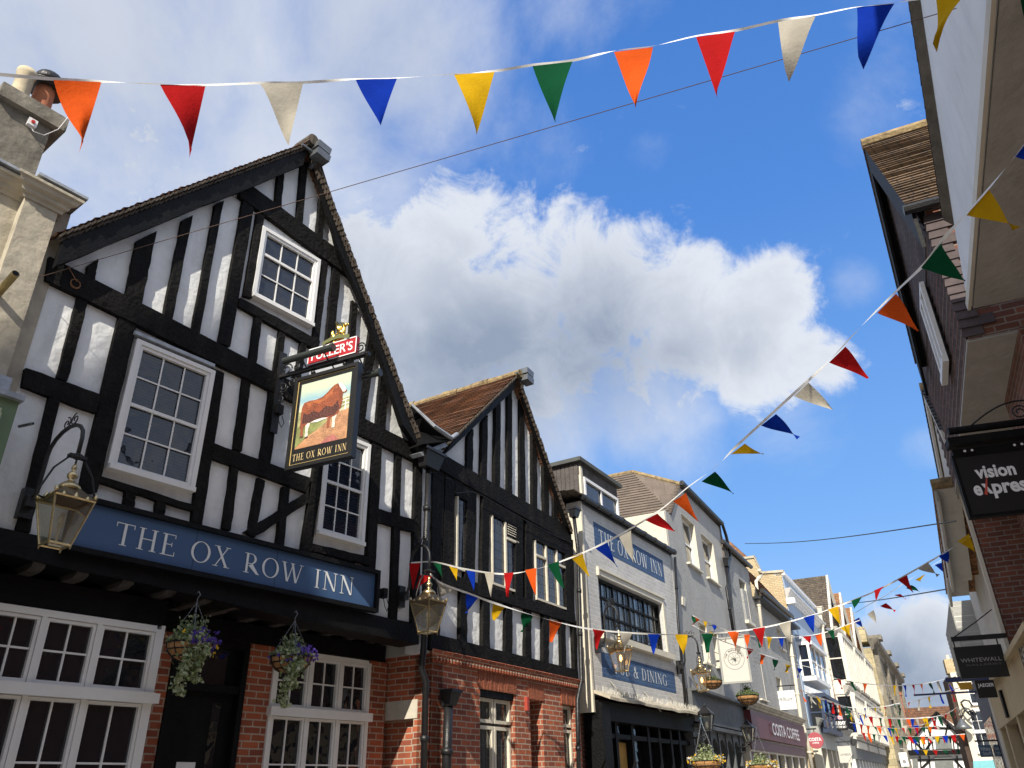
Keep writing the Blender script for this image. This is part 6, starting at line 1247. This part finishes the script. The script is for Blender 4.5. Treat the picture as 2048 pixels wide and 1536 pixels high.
# right-hand signs: hung from brackets reaching into the street
def rsign(px0, dist, q, label, body, txts, arm_to=.8, azs=115, thick=.05, frame=None):
    V = at(q[3][0], q[3][1], dist); G = Face(V.xy, azs); u0, u1 = 0, G.uv(*q[2])[0]; z0 = (G.uv(*q[3])[1]+G.uv(*q[2])[1])/2; z1 = (G.uv(*q[0])[1]+G.uv(*q[1])[1])/2
    t = thing('hanging_sign', G.p(u1, z1+.1, 0), label, 'sign'); mb = MB(); fbox(mb, G, u0, u1, z0, z1, -thick/2, thick/2); b = mb.build('board', body, t)
    for (s_, a, e, c, d, m, bo, sh_) in txts: text_on(b, G, s_, u0+(u1-u0)*a, u0+(u1-u0)*e, z0+(z1-z0)*c, z0+(z1-z0)*d, thick/2+.001, m, bold=bo, shear=sh_)
    return t, G, u0, u1, z0, z1, b
t, G, u0, u1, z0, z1, bd = rsign(0, 7.6, [(1912, 924), (2100, 888), (2135, 1008), (1945, 1036)], 'black hanging sign reading vision express with a red tick, upper right', black, [('vision', .16, .59, .60, .82, wlet, .035, 0)], azs=107)
wU = u1-u0; text_on(bd, G, 'e', u0+.09*wU, u0+.18*wU, z0+.32*(z1-z0), z0+.56*(z1-z0), .026, wlet, bold=.035); text_on(bd, G, 'press', u0+.29*wU, u0+.74*wU, z0+.32*(z1-z0), z0+.56*(z1-z0), .026, wlet, bold=.035)
mb = MB(); zc = lambda f: z0+f*(z1-z0); X_ = lambda f: u0+f*wU
mb.add([G.p(X_(.185), zc(.50), .030), G.p(X_(.225), zc(.50), .030), G.p(X_(.29), zc(.32), .030), G.p(X_(.25), zc(.32), .030)], [(0, 1, 2, 3)]); mb.build('white_stroke', wlet, bd)
mb = MB(); mb.add([G.p(X_(.19), zc(.32), .032), G.p(X_(.22), zc(.30), .032), G.p(X_(.275), zc(.62), .032), G.p(X_(.25), zc(.56), .032)], [(0, 1, 2, 3)]); mb.build('red_tick', M('tick_red', (.60, .08, .05), .5), bd)
mb = MB(); fbox(mb, G, u0-.03, u1+.6, z1+.10, z1+.17, -.05, .10); fbox(mb, G, u0-.01, u1+.6, z1+.02, z1+.07, -.04, .04); mb.tube([G.p(u0, z1+.24, .06), G.p(u1+.6, z1+.24, .06)], .035, 8)
for a in ((u0-.025, u0, z0, z1), (u0-.025, u1, z0-.025, z0), (u0-.025, u1, z1, z1+.02)): fbox(mb, G, *a, -.035, .035)
mb.build('frame_and_trough', timber2, t)
mb = MB(); q = [G.p(u0+.18+.45*i/10, z1+.27+.20*math.sin(math.pi*.5*i/10), 0) for i in range(11)]+[G.p(u0+.75, z1+.46, 0), G.p(u0+.95, z1+.36, 0)]; mb.tube(q, .008, 6); spiral(mb, G, u0+.62, z1+.36, .07, 1.6, .007, 1, 0); mb.build('scroll', iron, t, True)
mb = MB()
for f in (.12, .2, .66, .74): mb.lathe(G.p(X_(f), z1+.045, .045), [(.012, 0), (.009, .008)], 8, ax=(G.D(), Vector((0, 0, 1)), G.Nn()))
mb.build('bolts', wlet, t)
gm = M('dull_letters', (.34, .33, .31), .5)
t, G, u0, u1, z0, z1, bd = rsign(0, 13.0, [(1906, 1296), (2000, 1288), (2020, 1353), (1923, 1358)], 'plain black hanging sign lettered WHITEWALL GALLERIES in grey', black, [], azs=110)
serif_letters = text_on(bd, G, 'WHITEWALL', u0+.08*(u1-u0), u0+.93*(u1-u0), z0+.50*(z1-z0), z0+.63*(z1-z0), .026, gm); text_on(bd, G, 'GALLERIES', u0+.16*(u1-u0), u0+.9*(u1-u0), z0+.38*(z1-z0), z0+.44*(z1-z0), .026, M('dim_letters', (.13, .13, .13), .6))
mb = MB(); a = G.uv(1902, 1279)[0]; zt_ = G.uv(1930, 1277)[1]; fbox(mb, G, a, u1+.1, zt_-.03, zt_+.03, -.03, .03); mb.tube([G.p(a+.05, zt_+.03, 0), G.p(u1*.6, zt_+.20, 0), G.p(u1+.02, zt_+.36, 0)], .008, 5)
for f in (.04, .95): mb.tube([G.p(u1*f, zt_, 0), G.p(u1*f, z1, 0)], .01, 5)
mb.build('bracket', iron, t)
t, G, u0, u1, z0, z1, bd = rsign(0, 15.5, [(1949, 1363), (1986, 1358), (1996, 1394), (1958, 1397)], 'black hanging sign reading JAEGER below the WHITEWALL one', black, [('JAEGER', .10, .97, .62, .82, wlet, .02, 0)], azs=110)
mb = MB(); fbox(mb, G, -.1, u1+.3, z1+.04, z1+.08, -.03, .03); mb.build('bracket', iron, t)
t, G, u0, u1, z0, z1, bd = rsign(0, 17.5, [(1919, 1366), (1943, 1364), (1946, 1378), (1921, 1380)], 'small plain mustard yellow hanging sign half behind the black ones', M('mustard', (.50, .27, .02), .6), [], azs=112)
mb = MB(); fbox(mb, G, -.8, u1+.3, z0-.06, z0-.03, -.02, .02); fbox(mb, G, -.2, u1+.3, z1+.02, z1+.1, -.04, .04); mb.build('bracket', M('deep_blue_iron', (.03, .04, .12), .5), t)
t, G, u0, u1, z0, z1, bd = rsign(0, 26, [(1957, 1491), (1983, 1489), (1987, 1513), (1962, 1515)], 'slate blue hanging sign with white words White Stuff', M('slate_blue', (.08, .15, .22), .6), [('White', .10, .90, .54, .84, M('pale_blue_letters', (.55, .60, .63), .6), .02, 0), ('Stuff', .22, .94, .18, .46, M('pale_blue_letters', (.50, .55, .58), .6), 0, 0)], azs=112)
mb = MB(); fbox(mb, G, -.05, u1+.3, z1+.08, z1+.12, -.02, .02); mb.build('bracket', iron, t)
t = thing('bracket_lamp', FW.w(1915, 1410, .6), 'ornate dark iron lamp bracket with scrolls on the cream end house', 'lamp')
mb = MB()
for pp in ([(1925, 1412), (1922, 1405), (1928, 1400), (1938, 1402), (1945, 1412)], [(1925, 1412), (1935, 1425), (1950, 1438)], [(1935, 1425), (1945, 1420), (1953, 1430)], [(1930, 1420), (1925, 1430), (1921, 1440)]): mb.tube([FW.w(x, y, .5) for x, y in pp], .05, 6)
mb.build('scroll', iron, t, True); c = FW.w(1922, 1438, .5); mb = MB(); mb.lathe(c+Vector((0, 0, -.5)), [(.45, 0), (.3, .2), (.1, .45), (.04, .55)], 12); mb.build('shade', steel, t, True)

# ------------------------------------------------------------------ hanging baskets
def leafcard(mb, c, sz, mi, up=.3):
    a = Vector((random.gauss(0, 1), random.gauss(0, 1), random.gauss(0, .6)+up)).normalized(); t_ = a.cross(Vector((random.random(), random.random(), random.random()+.1))).normalized(); b = a.cross(t_)
    p = [c-t_*sz*.5, c+b*sz*.36+a*sz*.1, c+t_*sz*.55, c-b*sz*.36+a*sz*.1]; mb.add(p, [(0, 1, 2), (0, 2, 3)], mi)
def basket(c, r, label, trail, purple=42, yellow=12, whitef=0, seedn=1, hook=None, leafy=650, tall=.3, group='flower baskets outside the pubs', lm=(leafA, leafB)):
    random.seed(seedn); t = thing('hanging_basket', c, label, 'hanging basket', group)
    mb = MB(); pr = [(r*math.cos(a), -r*.78*math.sin(a)) for a in [R(90*i/8) for i in range(8, -1, -1)]]; pr = [(max(x, .01), z) for x, z in pr]; mb.lathe(c, pr+[(r*.9, -.01)], 24); mb.build('coir_bowl', coir, t, True)
    mb = MB(); n = 24
    for zz, k in ((0, 1.02), (-.30*r, .97), (-.58*r, .72)): mb.tube([c+Vector((r*k*math.cos(2*math.pi*i/n), r*k*math.sin(2*math.pi*i/n), zz)) for i in range(n+1)], .007, 5, caps=False)
    for i in range(10):
        a = 2*math.pi*i/10; mb.tube([c+Vector((r*1.03*math.cos(R(90*j/6))*math.cos(a), r*1.03*math.cos(R(90*j/6))*math.sin(a), -r*.80*math.sin(R(90*j/6)))) for j in range(7)], .005, 5)
    mb.build('wire_frame', iron, t)
    top = c+Vector((0, 0, r*2.5)) if hook is None else hook
    for i in range(4):
        a = math.pi/2*i+.5; q0 = c+Vector((r*math.cos(a), r*math.sin(a), 0)); mb = MB(); n = 26
        for j in range(n):
            p0, p1 = q0.lerp(top, j/n), q0.lerp(top, (j+.72)/n); mb.tube([p0, p1], .0065 if j % 2 else .0045, 5)
        mb.build('chain', steel, t)
    mb = MB(); mb.tube([top, top+Vector((0, 0, .04)), top+Vector((.022, 0, .075)), top+Vector((0, 0, .11)), top+Vector((-.015, 0, .09))], .006, 6); mb.build('hook', steel, t, True)
    mb = MB()
    for i in range(leafy):
        a = random.uniform(0, 2*math.pi); rr = r*1.05*math.sqrt(random.random()); z = random.uniform(.0, tall*.6)*(1.2-rr/r)+.01; leafcard(mb, c+Vector((rr*math.cos(a), rr*math.sin(a), z)), random.uniform(.03, .05), 0 if random.random() < .5 else 1)
    for k in range(7):
        a = random.uniform(0, 6.28); rr = random.uniform(0, r*.6); h = random.uniform(.6, 1)*tall
        for i in range(34): f = random.random(); leafcard(mb, c+Vector((rr*math.cos(a)+random.gauss(0, .03), rr*math.sin(a)+random.gauss(0, .03), f*h)), .045*(1.2-f*.5), 0 if random.random() < .5 else 1)
    mb.build('foliage', list(lm), t)
    for (da, ln, sp) in trail:
        mb = MB(); x = Vector((r*1.02*math.cos(da), r*1.02*math.sin(da), 0)); n = int(ln*620)
        for i in range(n):
            f = random.random(); wv = Vector((math.sin(f*7+da)*.03, math.cos(f*5)*.03, 0)); leafcard(mb, c+x*(1+.05*f)+wv+Vector((random.gauss(0, sp*(1-.3*f)), random.gauss(0, sp*(1-.3*f)), .03-f*ln)), random.uniform(.035, .055), 1 if random.random() < .6 else 0)
        mb.build('trailing_ivy', list(lm), t)
    for nm, m, k in (('purple_flowers', petP, purple), ('yellow_flowers', petY, yellow), ('white_flowers', petW, whitef)):
        if not k: continue
        mb = MB()
        for i in range(k):
            a = random.uniform(0, 6.28); g_ = random.choice((0.3, 2.6, 5.6)); a = g_+random.gauss(0, .55); rr = r*random.uniform(.9, 1.3); p = c+Vector((rr*math.cos(a), rr*math.sin(a), random.uniform(-.07, .11)))
            for j in range(5): leafcard(mb, p+Vector((random.gauss(0, .009), random.gauss(0, .009), random.gauss(0, .009))), .032, 0)
        mb.build(nm, m, t)
    return t
hb1 = F1.w(397, 1300, .30); kk = F1.w(402, 1195, .10); hb1 = Vector((kk.x, kk.y, hb1.z))+F1.Nn()*.0
def hang(px, py_rim, py_hook, out):
    h = F1.w(px, py_hook, out); c = F1.w(px, py_rim, out); return Vector((h.x, h.y, c.z)), h
c, h = hang(394, 1290, 1205, .22); basket(c, .215, 'shaded hanging basket of ivy, purple and yellow pansies near the pub door', [(R(-70), .52, .045), (R(-40), .40, .035)], hook=h, seedn=4)
c, h = hang(590, 1316, 1242, .22); basket(c, .215, 'hanging basket of ivy and purple pansies before the right-hand pub window', [(R(-75), .55, .045), (R(-55), .36, .03)], yellow=5, hook=h, seedn=9, purple=48)
for px, py, r_, lab, sd in ((1412, 1522, .30, 'basket of yellow and white flowers under the lit lantern, bottom edge', 3), (1523, 1530, .30, 'basket of yellow flowers below the maroon fascia', 5)):
    c = F4.w(px, py, .7) if px < 1500 else F6.w(px, py, .8); basket(c, r_, lab, [], purple=0, yellow=60, whitef=24, leafy=420, seedn=sd, tall=.35)
c = F4.w(1495, 1392, .7); basket(c, .28, 'dark leafy basket at the left end of the maroon fascia', [], purple=0, yellow=0, leafy=600, seedn=6, tall=.35, lm=(leafC, leafA))
c = F4.w(1424, 1362, .7); basket(c, .22, 'bare brown wicker basket beside the lit lantern', [], purple=0, yellow=0, leafy=60, seedn=8, tall=.1, lm=(leafC, leafA))

# ------------------------------------------------------------------ bunting
random.seed(21)
def sagline(P, n=24):
    out = []
    for i in range(len(P)-1):
        for j in range(n): out.append(P[i].lerp(P[i+1], j/n))
    return out+[P[-1]]
def spline(P, m=10):
    o = []; n = len(P)
    for i in range(n-1):
        p0, p1, p2, p3 = P[max(i-1, 0)], P[i], P[i+1], P[min(i+2, n-1)]
        for j in range(m): t = j/m; o.append(.5*((2*p1)+(p2-p0)*t+(2*p0-5*p1+4*p2-p3)*t*t+(3*p1-p0-3*p2+p3)*t**3))
    return o+[P[-1]]
def flag_mesh(root, a, b, tip, col, curl=.03):
    mb = MB(); n = 7; w = b-a; nr = w.cross(tip-(a+b)/2).normalized(); vs = []; fs = []; ph = random.uniform(0, 6); cu = curl*random.uniform(.4, 1.4); tw = random.uniform(-1, 1)*curl
    for i in range(n+1):
        f = i/n; l = a.lerp(tip, f); r_ = b.lerp(tip, f)
        for j in range(5): g = j/4; q = l.lerp(r_, g)+nr*(cu*math.sin(ph+f*3.5+g*2.2)*f**.6+tw*f*(g-.5)*2); vs.append(q)
    for i in range(n):
        for j in range(4): k = i*5+j; fs.append((k, k+1, k+6, k+5))
    mb.add(vs, fs); return mb.build('flag_'+CN[col], MT['cloth_'+col], root, True)
def ribbon(root, P, w=.03):
    mb = MB(); vs = []; n = len(P)
    for i, p in enumerate(P):
        t = (P[min(i+1, n-1)]-P[max(i-1, 0)]).normalized(); s_ = Vector((0, 0, 1)); s_ = (s_-t*s_.dot(t)).normalized(); q = t.cross(s_); an = .35*math.sin(i*.21)+.9*math.sin(i*.083); d = s_*math.cos(an)+q*math.sin(an); vs += [p+d*w/2, p-d*w/2]
    mb.add(vs, [(2*i, 2*i+1, 2*i+3, 2*i+2) for i in range(n-1)]); return mb.build('tape', tape, root)
def bunting(label, line, dists, flags, auto=None, w=.03, curl=.03, group='strings of bunting across the street'):
    # line: photo points with a distance each; flags: (x0,y0,x1,y1,tx,ty,colour)
    P = [at(x, y, d) for (x, y), d in zip(line, dists)]; S_ = spline(P, 14); t = thing('bunting_string', P[0], label, 'bunting', group); ribbon(t, S_, w)
    xs = [p[0] for p in line]
    def dist(x):
        for i in range(len(line)-1):
            a, b = xs[i], xs[i+1]
            if min(a, b) <= x <= max(a, b): return dists[i]+(dists[i+1]-dists[i])*(x-a)/(b-a)
        return dists[0] if abs(x-xs[0]) < abs(x-xs[-1]) else dists[-1]
    for (x0, y0, x1, y1, tx, ty, c) in flags:
        d0, d1 = dist(x0), dist(x1); flag_mesh(t, at(x0, y0, d0), at(x1, y1, d1), at(tx, ty, (d0+d1)/2+.0), c, curl)
    if auto:
        cols, n, fw, fh, off = auto; L = [0]
        for i in range(1, len(S_)): L.append(L[-1]+(S_[i]-S_[i-1]).length)
        def pt(s):
            s = max(0, min(L[-1]-1e-6, s))
            for i in range(1, len(L)):
                if L[i] >= s: return S_[i-1].lerp(S_[i], (s-L[i-1])/(L[i]-L[i-1]+1e-9))
        for i in range(n):
            s = L[-1]*(i+off)/n; a, b = pt(s), pt(s+fw); tip = (a+b)/2+Vector((random.gauss(0, .06), random.gauss(0, .06), -fh*random.uniform(.9, 1.02))); flag_mesh(t, a, b, tip, cols[i % len(cols)], curl*.6)
    return t
S1 = [(-90, 140), (0, 149), (107, 158), (203, 163), (320, 168), (410, 170), (520, 166), (605, 165), (712, 158), (794, 156), (908, 148), (990, 142), (1065, 130), (1144, 121), (1228, 102), (1306, 92), (1392, 72), (1470, 61), (1556, 42), (1632, 30), (1714, 14), (1788, 6), (1880, -14), (2000, -60)]
bunting('uppermost string of large bunting crossing the whole sky', S1, [4.3+.0*i for i in range(len(S1))], [(107, 160, 203, 164, 161, 298, 'o'), (320, 169, 411, 171, 382, 304, 'r'), (520, 167, 606, 166, 579, 282, 'w'), (711, 159, 794, 157, 761, 252, 'b'), (908, 149, 989, 144, 953, 262, 'y'), (1065, 132, 1145, 123, 1111, 243, 'g'), (1228, 104, 1306, 94, 1271, 218, 'o'), (1392, 74, 1470, 63, 1433, 189, 'r'), (1556, 44, 1632, 31, 1573, 149, 'w'), (1714, 15, 1789, 7, 1721, 125, 'b'), (1871, -12, 1940, -28, 1873, 103, 'y'), (2036, -50, 2110, -80, 2052, 60, 'g')], w=.02, curl=.06)
S2 = [(822, 1126), (868, 1124), (930, 1138), (1010, 1148), (1080, 1136), (1140, 1116), (1200, 1090), (1260, 1058), (1320, 1020), (1375, 975), (1430, 935), (1470, 895), (1530, 840), (1590, 785), (1655, 725), (1720, 655), (1790, 585), (1850, 527), (1885, 480), (1935, 425), (2000, 350), (2080, 250)]
D2 = [10.3, 10.2, 10.1, 10, 9.8, 9.5, 9.1, 8.7, 8.3, 7.9, 7.5, 7.2, 6.8, 6.4, 6.1, 5.7, 5.3, 5.0, 4.8, 4.5, 4.2, 3.9]
bunting('long diagonal string of bunting rising from the corner lantern to the top right', S2, D2, [(818, 1127, 841, 1126, 826, 1178, 'r'), (866, 1125, 882, 1128, 885, 1155, 'g'), (897, 1130, 915, 1133, 914, 1162, 'y'), (933, 1141, 950, 1143, 948, 1183, 'b'), (969, 1145, 988, 1145, 982, 1194, 'w'), (1007, 1146, 1027, 1145, 1015, 1194, 'r'), (1050, 1140, 1073, 1136, 1071, 1190, 'o'), (1094, 1130, 1118, 1122, 1126, 1176, 'g'), (1140, 1114, 1164, 1106, 1179, 1153, 'y'), (1191, 1097, 1214, 1085, 1236, 1134, 'b'), (1238, 1074, 1262, 1061, 1266, 1125, 'w'), (1290, 1040, 1315, 1027, 1349, 1064, 'r'), (1346, 1003, 1372, 986, 1397, 1043, 'o'), (1403, 963, 1430, 943, 1468, 987, 'g'), (1461, 909, 1490, 887, 1527, 908, 'y'), (1522, 851, 1552, 828, 1597, 876, 'b'), (1588, 792, 1617, 765, 1664, 820, 'w'), (1658, 725, 1691, 693, 1737, 756, 'r'), (1754, 626, 1792, 587, 1838, 661, 'o'), (1842, 536, 1882, 487, 1928, 563, 'g'), (1931, 430, 1977, 379, 2034, 457, 'y'), (2028, 312, 2075, 262, 2120, 340, 'b')], w=.022, curl=.02)
S3 = [(856, 1140), (880, 1165), (940, 1188), (1000, 1210), (1100, 1240), (1180, 1258), (1280, 1267), (1380, 1269), (1480, 1262), (1560, 1248), (1640, 1225), (1700, 1203), (1760, 1178), (1830, 1140), (1890, 1105), (1945, 1070)]
D3 = [10.2, 10.3, 10.8, 11.3, 12.2, 13, 13.8, 14.5, 15, 15.4, 15.6, 15.6, 15.3, 14.8, 14.2, 13.6]
bunting('sagging string of bunting from the corner lantern past the painted brick front', S3, D3, [(840, 1150, 866, 1152, 832, 1178, 'r'), (876, 1166, 905, 1178, 874, 1198, 'w'), (932, 1187, 956, 1196, 932, 1226, 'b'), (986, 1207, 1012, 1214, 986, 1240, 'y'), (1043, 1226, 1066, 1233, 1043, 1264, 'g'), (1098, 1240, 1124, 1245, 1102, 1284, 'o'), (1185, 1258, 1210, 1262, 1193, 1299, 'r'), (1239, 1265, 1264, 1267, 1249, 1306, 'w'), (1296, 1268, 1320, 1269, 1307, 1308, 'b'), (1350, 1269, 1375, 1269, 1367, 1310, 'y'), (1402, 1268, 1427, 1267, 1416, 1305, 'g'), (1455, 1264, 1478, 1262, 1473, 1301, 'o'), (1505, 1258, 1530, 1254, 1525, 1294, 'r'), (1557, 1249, 1582, 1242, 1579, 1282, 'w'), (1607, 1235, 1629, 1229, 1627, 1265, 'b'), (1656, 1219, 1676, 1212, 1682, 1252, 'y'), (1703, 1201, 1724, 1194, 1708, 1217, 'g'), (1748, 1181, 1768, 1172, 1752, 1200, 'r'), (1795, 1160, 1814, 1150, 1827, 1185, 'r'), (1836, 1138, 1856, 1125, 1876, 1152, 'w'), (1878, 1112, 1896, 1100, 1895, 1126, 'b'), (1915, 1082, 1938, 1068, 1952, 1106, 'y')], w=.028, curl=.03)
bunting('string of bunting fixed to the grey rendered front', [(1385, 1231), (1430, 1252), (1480, 1268), (1540, 1275), (1610, 1272), (1660, 1262), (1720, 1240)], [17, 17.4, 17.8, 18.2, 18.6, 19, 19.4], [(1383, 1231, 1392, 1235, 1388, 1246, 'g'), (1390, 1234, 1400, 1240, 1385, 1251, 'o'), (1406, 1240, 1414, 1244, 1411, 1258, 'y'), (1424, 1248, 1433, 1251, 1428, 1264, 'b'), (1449, 1259, 1456, 1262, 1451, 1284, 'w'), (1488, 1268, 1500, 1269, 1494, 1296, 'o'), (1511, 1271, 1518, 1272, 1521, 1295, 'g'), (1533, 1274, 1545, 1274, 1538, 1298, 'y'), (1557, 1275, 1568, 1275, 1564, 1299, 'b'), (1605, 1272, 1622, 1272, 1621, 1293, 'r'), (1630, 1270, 1643, 1266, 1642, 1292, 'o'), (1655, 1263, 1670, 1257, 1668, 1278, 'g'), (1680, 1256, 1700, 1248, 1700, 1272, 'y')], w=.02)
bunting('lower slanting string of bunting before the bistro sign', [(1385, 1250), (1440, 1280), (1490, 1297), (1530, 1310), (1580, 1325), (1640, 1340), (1665, 1352)], [17.6, 18.2, 19, 20, 21.5, 23, 24], [(1418, 1262, 1430, 1267, 1420, 1278, 'y'), (1470, 1288, 1482, 1293, 1476, 1310, 'w'), (1494, 1296, 1507, 1299, 1495, 1317, 'r'), (1520, 1307, 1532, 1311, 1523, 1328, 'o'), (1545, 1318, 1557, 1321, 1548, 1340, 'g'), (1570, 1328, 1582, 1331, 1574, 1345, 'y'), (1594, 1335, 1605, 1338, 1596, 1355, 'b')], w=.02)
bunting('upper right string of bunting against the sky', [(1700, 1232), (1740, 1208), (1770, 1192), (1810, 1165), (1850, 1140), (1895, 1112), (1930, 1090)], [21, 20.5, 20, 19.5, 19, 18.4, 18], [(1706, 1242, 1718, 1235, 1728, 1259, 'b'), (1735, 1228, 1747, 1220, 1752, 1246, 'w'), (1760, 1212, 1772, 1206, 1790, 1223, 'r'), (1788, 1190, 1800, 1188, 1812, 1198, 'r'), (1812, 1176, 1822, 1170, 1840, 1184, 'g'), (1830, 1160, 1850, 1148, 1842, 1164, 'y'), (1869, 1130, 1884, 1125, 1896, 1150, 'b')], w=.015)
AC = 'rgowybrogwbyrg'
for i, (l, d, nfl, fw, fh) in enumerate((
    ([(1667, 1356), (1720, 1366), (1790, 1371), (1850, 1367), (1905, 1354), (1940, 1344)], [33, 32, 31, 29, 27, 26], 13, .20, .34),
    ([(1790, 1412), (1830, 1402), (1870, 1390), (1920, 1375)], [36, 34, 32, 30], 6, .22, .36),
    ([(1595, 1377), (1625, 1390), (1660, 1402), (1700, 1415), (1760, 1414), (1800, 1406)], [26, 28, 30, 33, 36, 38], 12, .24, .36),
    ([(1615, 1390), (1660, 1404), (1700, 1420), (1740, 1432), (1800, 1438), (1860, 1434)], [30, 32, 34, 36, 38, 40], 16, .24, .36),
    ([(1690, 1424), (1740, 1434), (1790, 1436), (1850, 1436), (1885, 1430)], [36, 38, 40, 42, 44], 10, .26, .38),
    ([(1700, 1445), (1760, 1455), (1820, 1456), (1880, 1452)], [38, 40, 42, 44], 13, .26, .38),
    ([(1720, 1465), (1780, 1472), (1860, 1473), (1930, 1468)], [42, 44, 46, 47], 16, .28, .38),
    ([(1745, 1452), (1800, 1452), (1850, 1448), (1900, 1424), (1925, 1405)], [48, 48, 48, 46, 44], 12, .28, .42),
    ([(1790, 1480), (1840, 1478), (1890, 1474), (1935, 1472)], [60, 60, 60, 58], 12, .3, .38),
    ([(1800, 1497), (1850, 1500), (1900, 1500), (1935, 1496)], [62, 62, 62, 60], 9, .3, .35))):
    bunting(['string of bunting sagging over the sky gap at the street end', 'short string of bunting rising right over the far roofs', 'string of small bunting from the roughcast house before the white bays', 'string of bunting under the ARMY sign', 'string of bunting crossing in front of the stone hall', 'low string of bunting across the lower stone hall', 'crowded low string of bunting near the far end', 'string of bunting before the far gable rising to the right', 'string of bunting just above the far jetty beam', 'lowest string of tiny bunting at the far jetty beam'][i], l, d, [], auto=(AC[i:]+AC[:i], nfl, fw, fh, .3), w=.03, curl=.05)

# cables
for i, (a, b, la) in enumerate(((at(58, 560, F1.w(58, 560).xy.length), at(1990, -6, 5.2), 'thin rusty wire from the stone building to the top right'), (at(1490, 1087, 26), at(1912, 1042, 12.5), 'thin cable over the street above the grey houses'), (at(1640, 1208, 42), at(1895, 1178, 17), 'thin cable high over the far street'))):
    t = thing('overhead_cable', a, la, 'cable', 'cables over the street'); n = 20; q = [a.lerp(b, k/n)+Vector((0, 0, -.10*math.sin(math.pi*k/n)*(0 if i == 0 else 1))) for k in range(n+1)]; mb = MB(); mb.tube(q, (.0035, .010, .014)[i], 5); mb.build('wire', M('rusty_wire', (.10, .06, .045), .7) if i == 0 else iron, t)
    if i == 0:
        mb = MB(); c = F1.w(145, 572, .02); mb.tube([F1.w(137, 533, .1)]+[c+F1.D()*.05*math.cos(k*.7)+Vector((0, 0, .05*math.sin(k*.7)))+F1.Nn()*(.04+.002*k) for k in range(18)], .004, 5); mb.build('coil', M('copper_wire', (.30, .14, .05), .5), t, True)

# ------------------------------------------------------------------ buildings across from the inn and behind the viewer
def opp(u0, u1, ze, za, label, mat, rmat, O=.3):
    t = thing('gabled_house', FR.p((u0+u1)/2, 0, O), label, 'house'); m = (u0+u1)/2
    mb = MB(); fpoly(mb, FR, [(u0, 0), (u1, 0), (u1, ze), (m, za), (u0, ze)], O, O+7); mb.build('wall', mat, t)
    mb = MB(); rows(mb, FR.p(u0-.2, ze-.2, O+7), FR.p(u0-.2, ze-.2, O-.3), FR.p(m, za+.1, O-.3), FR.p(m, za+.1, O+7), .2, .03); rows(mb, FR.p(u1+.2, ze-.2, O-.3), FR.p(u1+.2, ze-.2, O+7), FR.p(m, za+.1, O+7), FR.p(m, za+.1, O-.3), .2, .03); mb.build('roof', rmat, t)
    for i in range(3):
        for z in (4.2, 7.0):
            if z+1.5 < ze: u = u0+(u1-u0)*(i+.5)/3; Fo = Face(FR.p(0, 0, 0).xy, 25); mb = MB(); fbox(mb, FR, u-.45, u+.45, z, z+1.4, O-.03, O+.01); w = mb.build('window', white, t); mb = MB(); fbox(mb, FR, u-.38, u+.38, z+.07, z+1.33, O-.04, O-.031); mb.build('pane', glassd, w)
opp(-9.2, -2.4, 7.6, 11.8, 'brown brick gabled house across the street behind the viewer', dkbrick, tile_c, 2.2)
opp(-17, -9.4, 8.2, 12.5, 'rendered gabled house across the street, farther behind', rrender, tile_g, 2.4)
# unseen tower added behind the viewer, only to throw shade across the inn
TA = R(SUN_AZ); base = F1.p(4.6, 0, 0)
tp = base+Vector((math.sin(TA), math.cos(TA), 0))*14.5
FT = Face(tp.xy, SUN_AZ-90)
t = thing('shade_tower', FT.p(0, 0, 0), 'slim brick tower added behind the viewer to shade the inn', 'tower')
hw = 1.05
mb = MB(); fbox(mb, FT, -hw, hw, 0, 12.0, -1.0, 1.0); mb.build('shaft', redbrick, t)
mb = MB(); c4 = [FT.p(-hw-.1, 12.0, -1.1), FT.p(hw+.1, 12.0, -1.1), FT.p(hw+.1, 12.0, 1.1), FT.p(-hw-.1, 12.0, 1.1)]; ap_ = FT.p(0, 17.8, 0); mb.add(c4+[ap_], [(0, 1, 4), (1, 2, 4), (2, 3, 4), (3, 0, 4), (3, 2, 1, 0)]); mb.build('roof', tile_s, t)

# ------------------------------------------------------------------ small fittings on the fronts
for (F, x, y, w_, h_, lab) in ((F1, 762, 1188, .07, .12, 'small black junction box right of the navy name board'), (F1, 552, 822, .09, .12, 'small black control box with looped cable left of the hanging pub sign')):
    u, z = F.uv(x, y, .05); t = thing('junction_box', F.p(u, z, 0), lab, 'electrical box'); mb = MB(); fbox(mb, F, u-w_/2, u+w_/2, z-h_/2, z+h_/2, .055, .14); mb.build('box', timber2, t)
    mb = MB(); mb.tube([F.p(u, z-h_/2, .10), F.p(u+.02, z-h_/2-.10, .11), F.p(u+.07, z-h_/2-.15, .10), F.p(u+.10, z-h_/2-.08, .10), F.p(u+.06, z-h_/2, .10)], .005, 5); mb.build('cable', timber2, t, True)
t = thing('wall_cable', F2.p(0, 4, 0), 'thin black cable looping across the first floor of the lower gabled house', 'cable')
q = [(890, 955), (905, 962), (912, 985), (950, 985), (1000, 1012), (1050, 1040), (1100, 1066), (1130, 1080)]
mb = MB(); mb.tube(spline([F2.w(x, y, .13) for x, y in q], 6), .006, 5); mb.build('wire', iron, t, True)
t = thing('sensor_fitting', F1.w(45, 645+40, .1), 'short metal pipe end sticking out beside the green shopfront', 'pipe')
a = F1.w(38, 853, .1); mb = MB(); mb.tube([a, a+F1.Nn()*.16+F1.D()*.05], .014, 8); mb.build('tube', steel, t, True)
mb = MB(); c = a+F1.Nn()*.16+F1.D()*.05; mb.tube([c, c+F1.Nn()*.002], .010, 8); mb.build('bore', timber2, t)
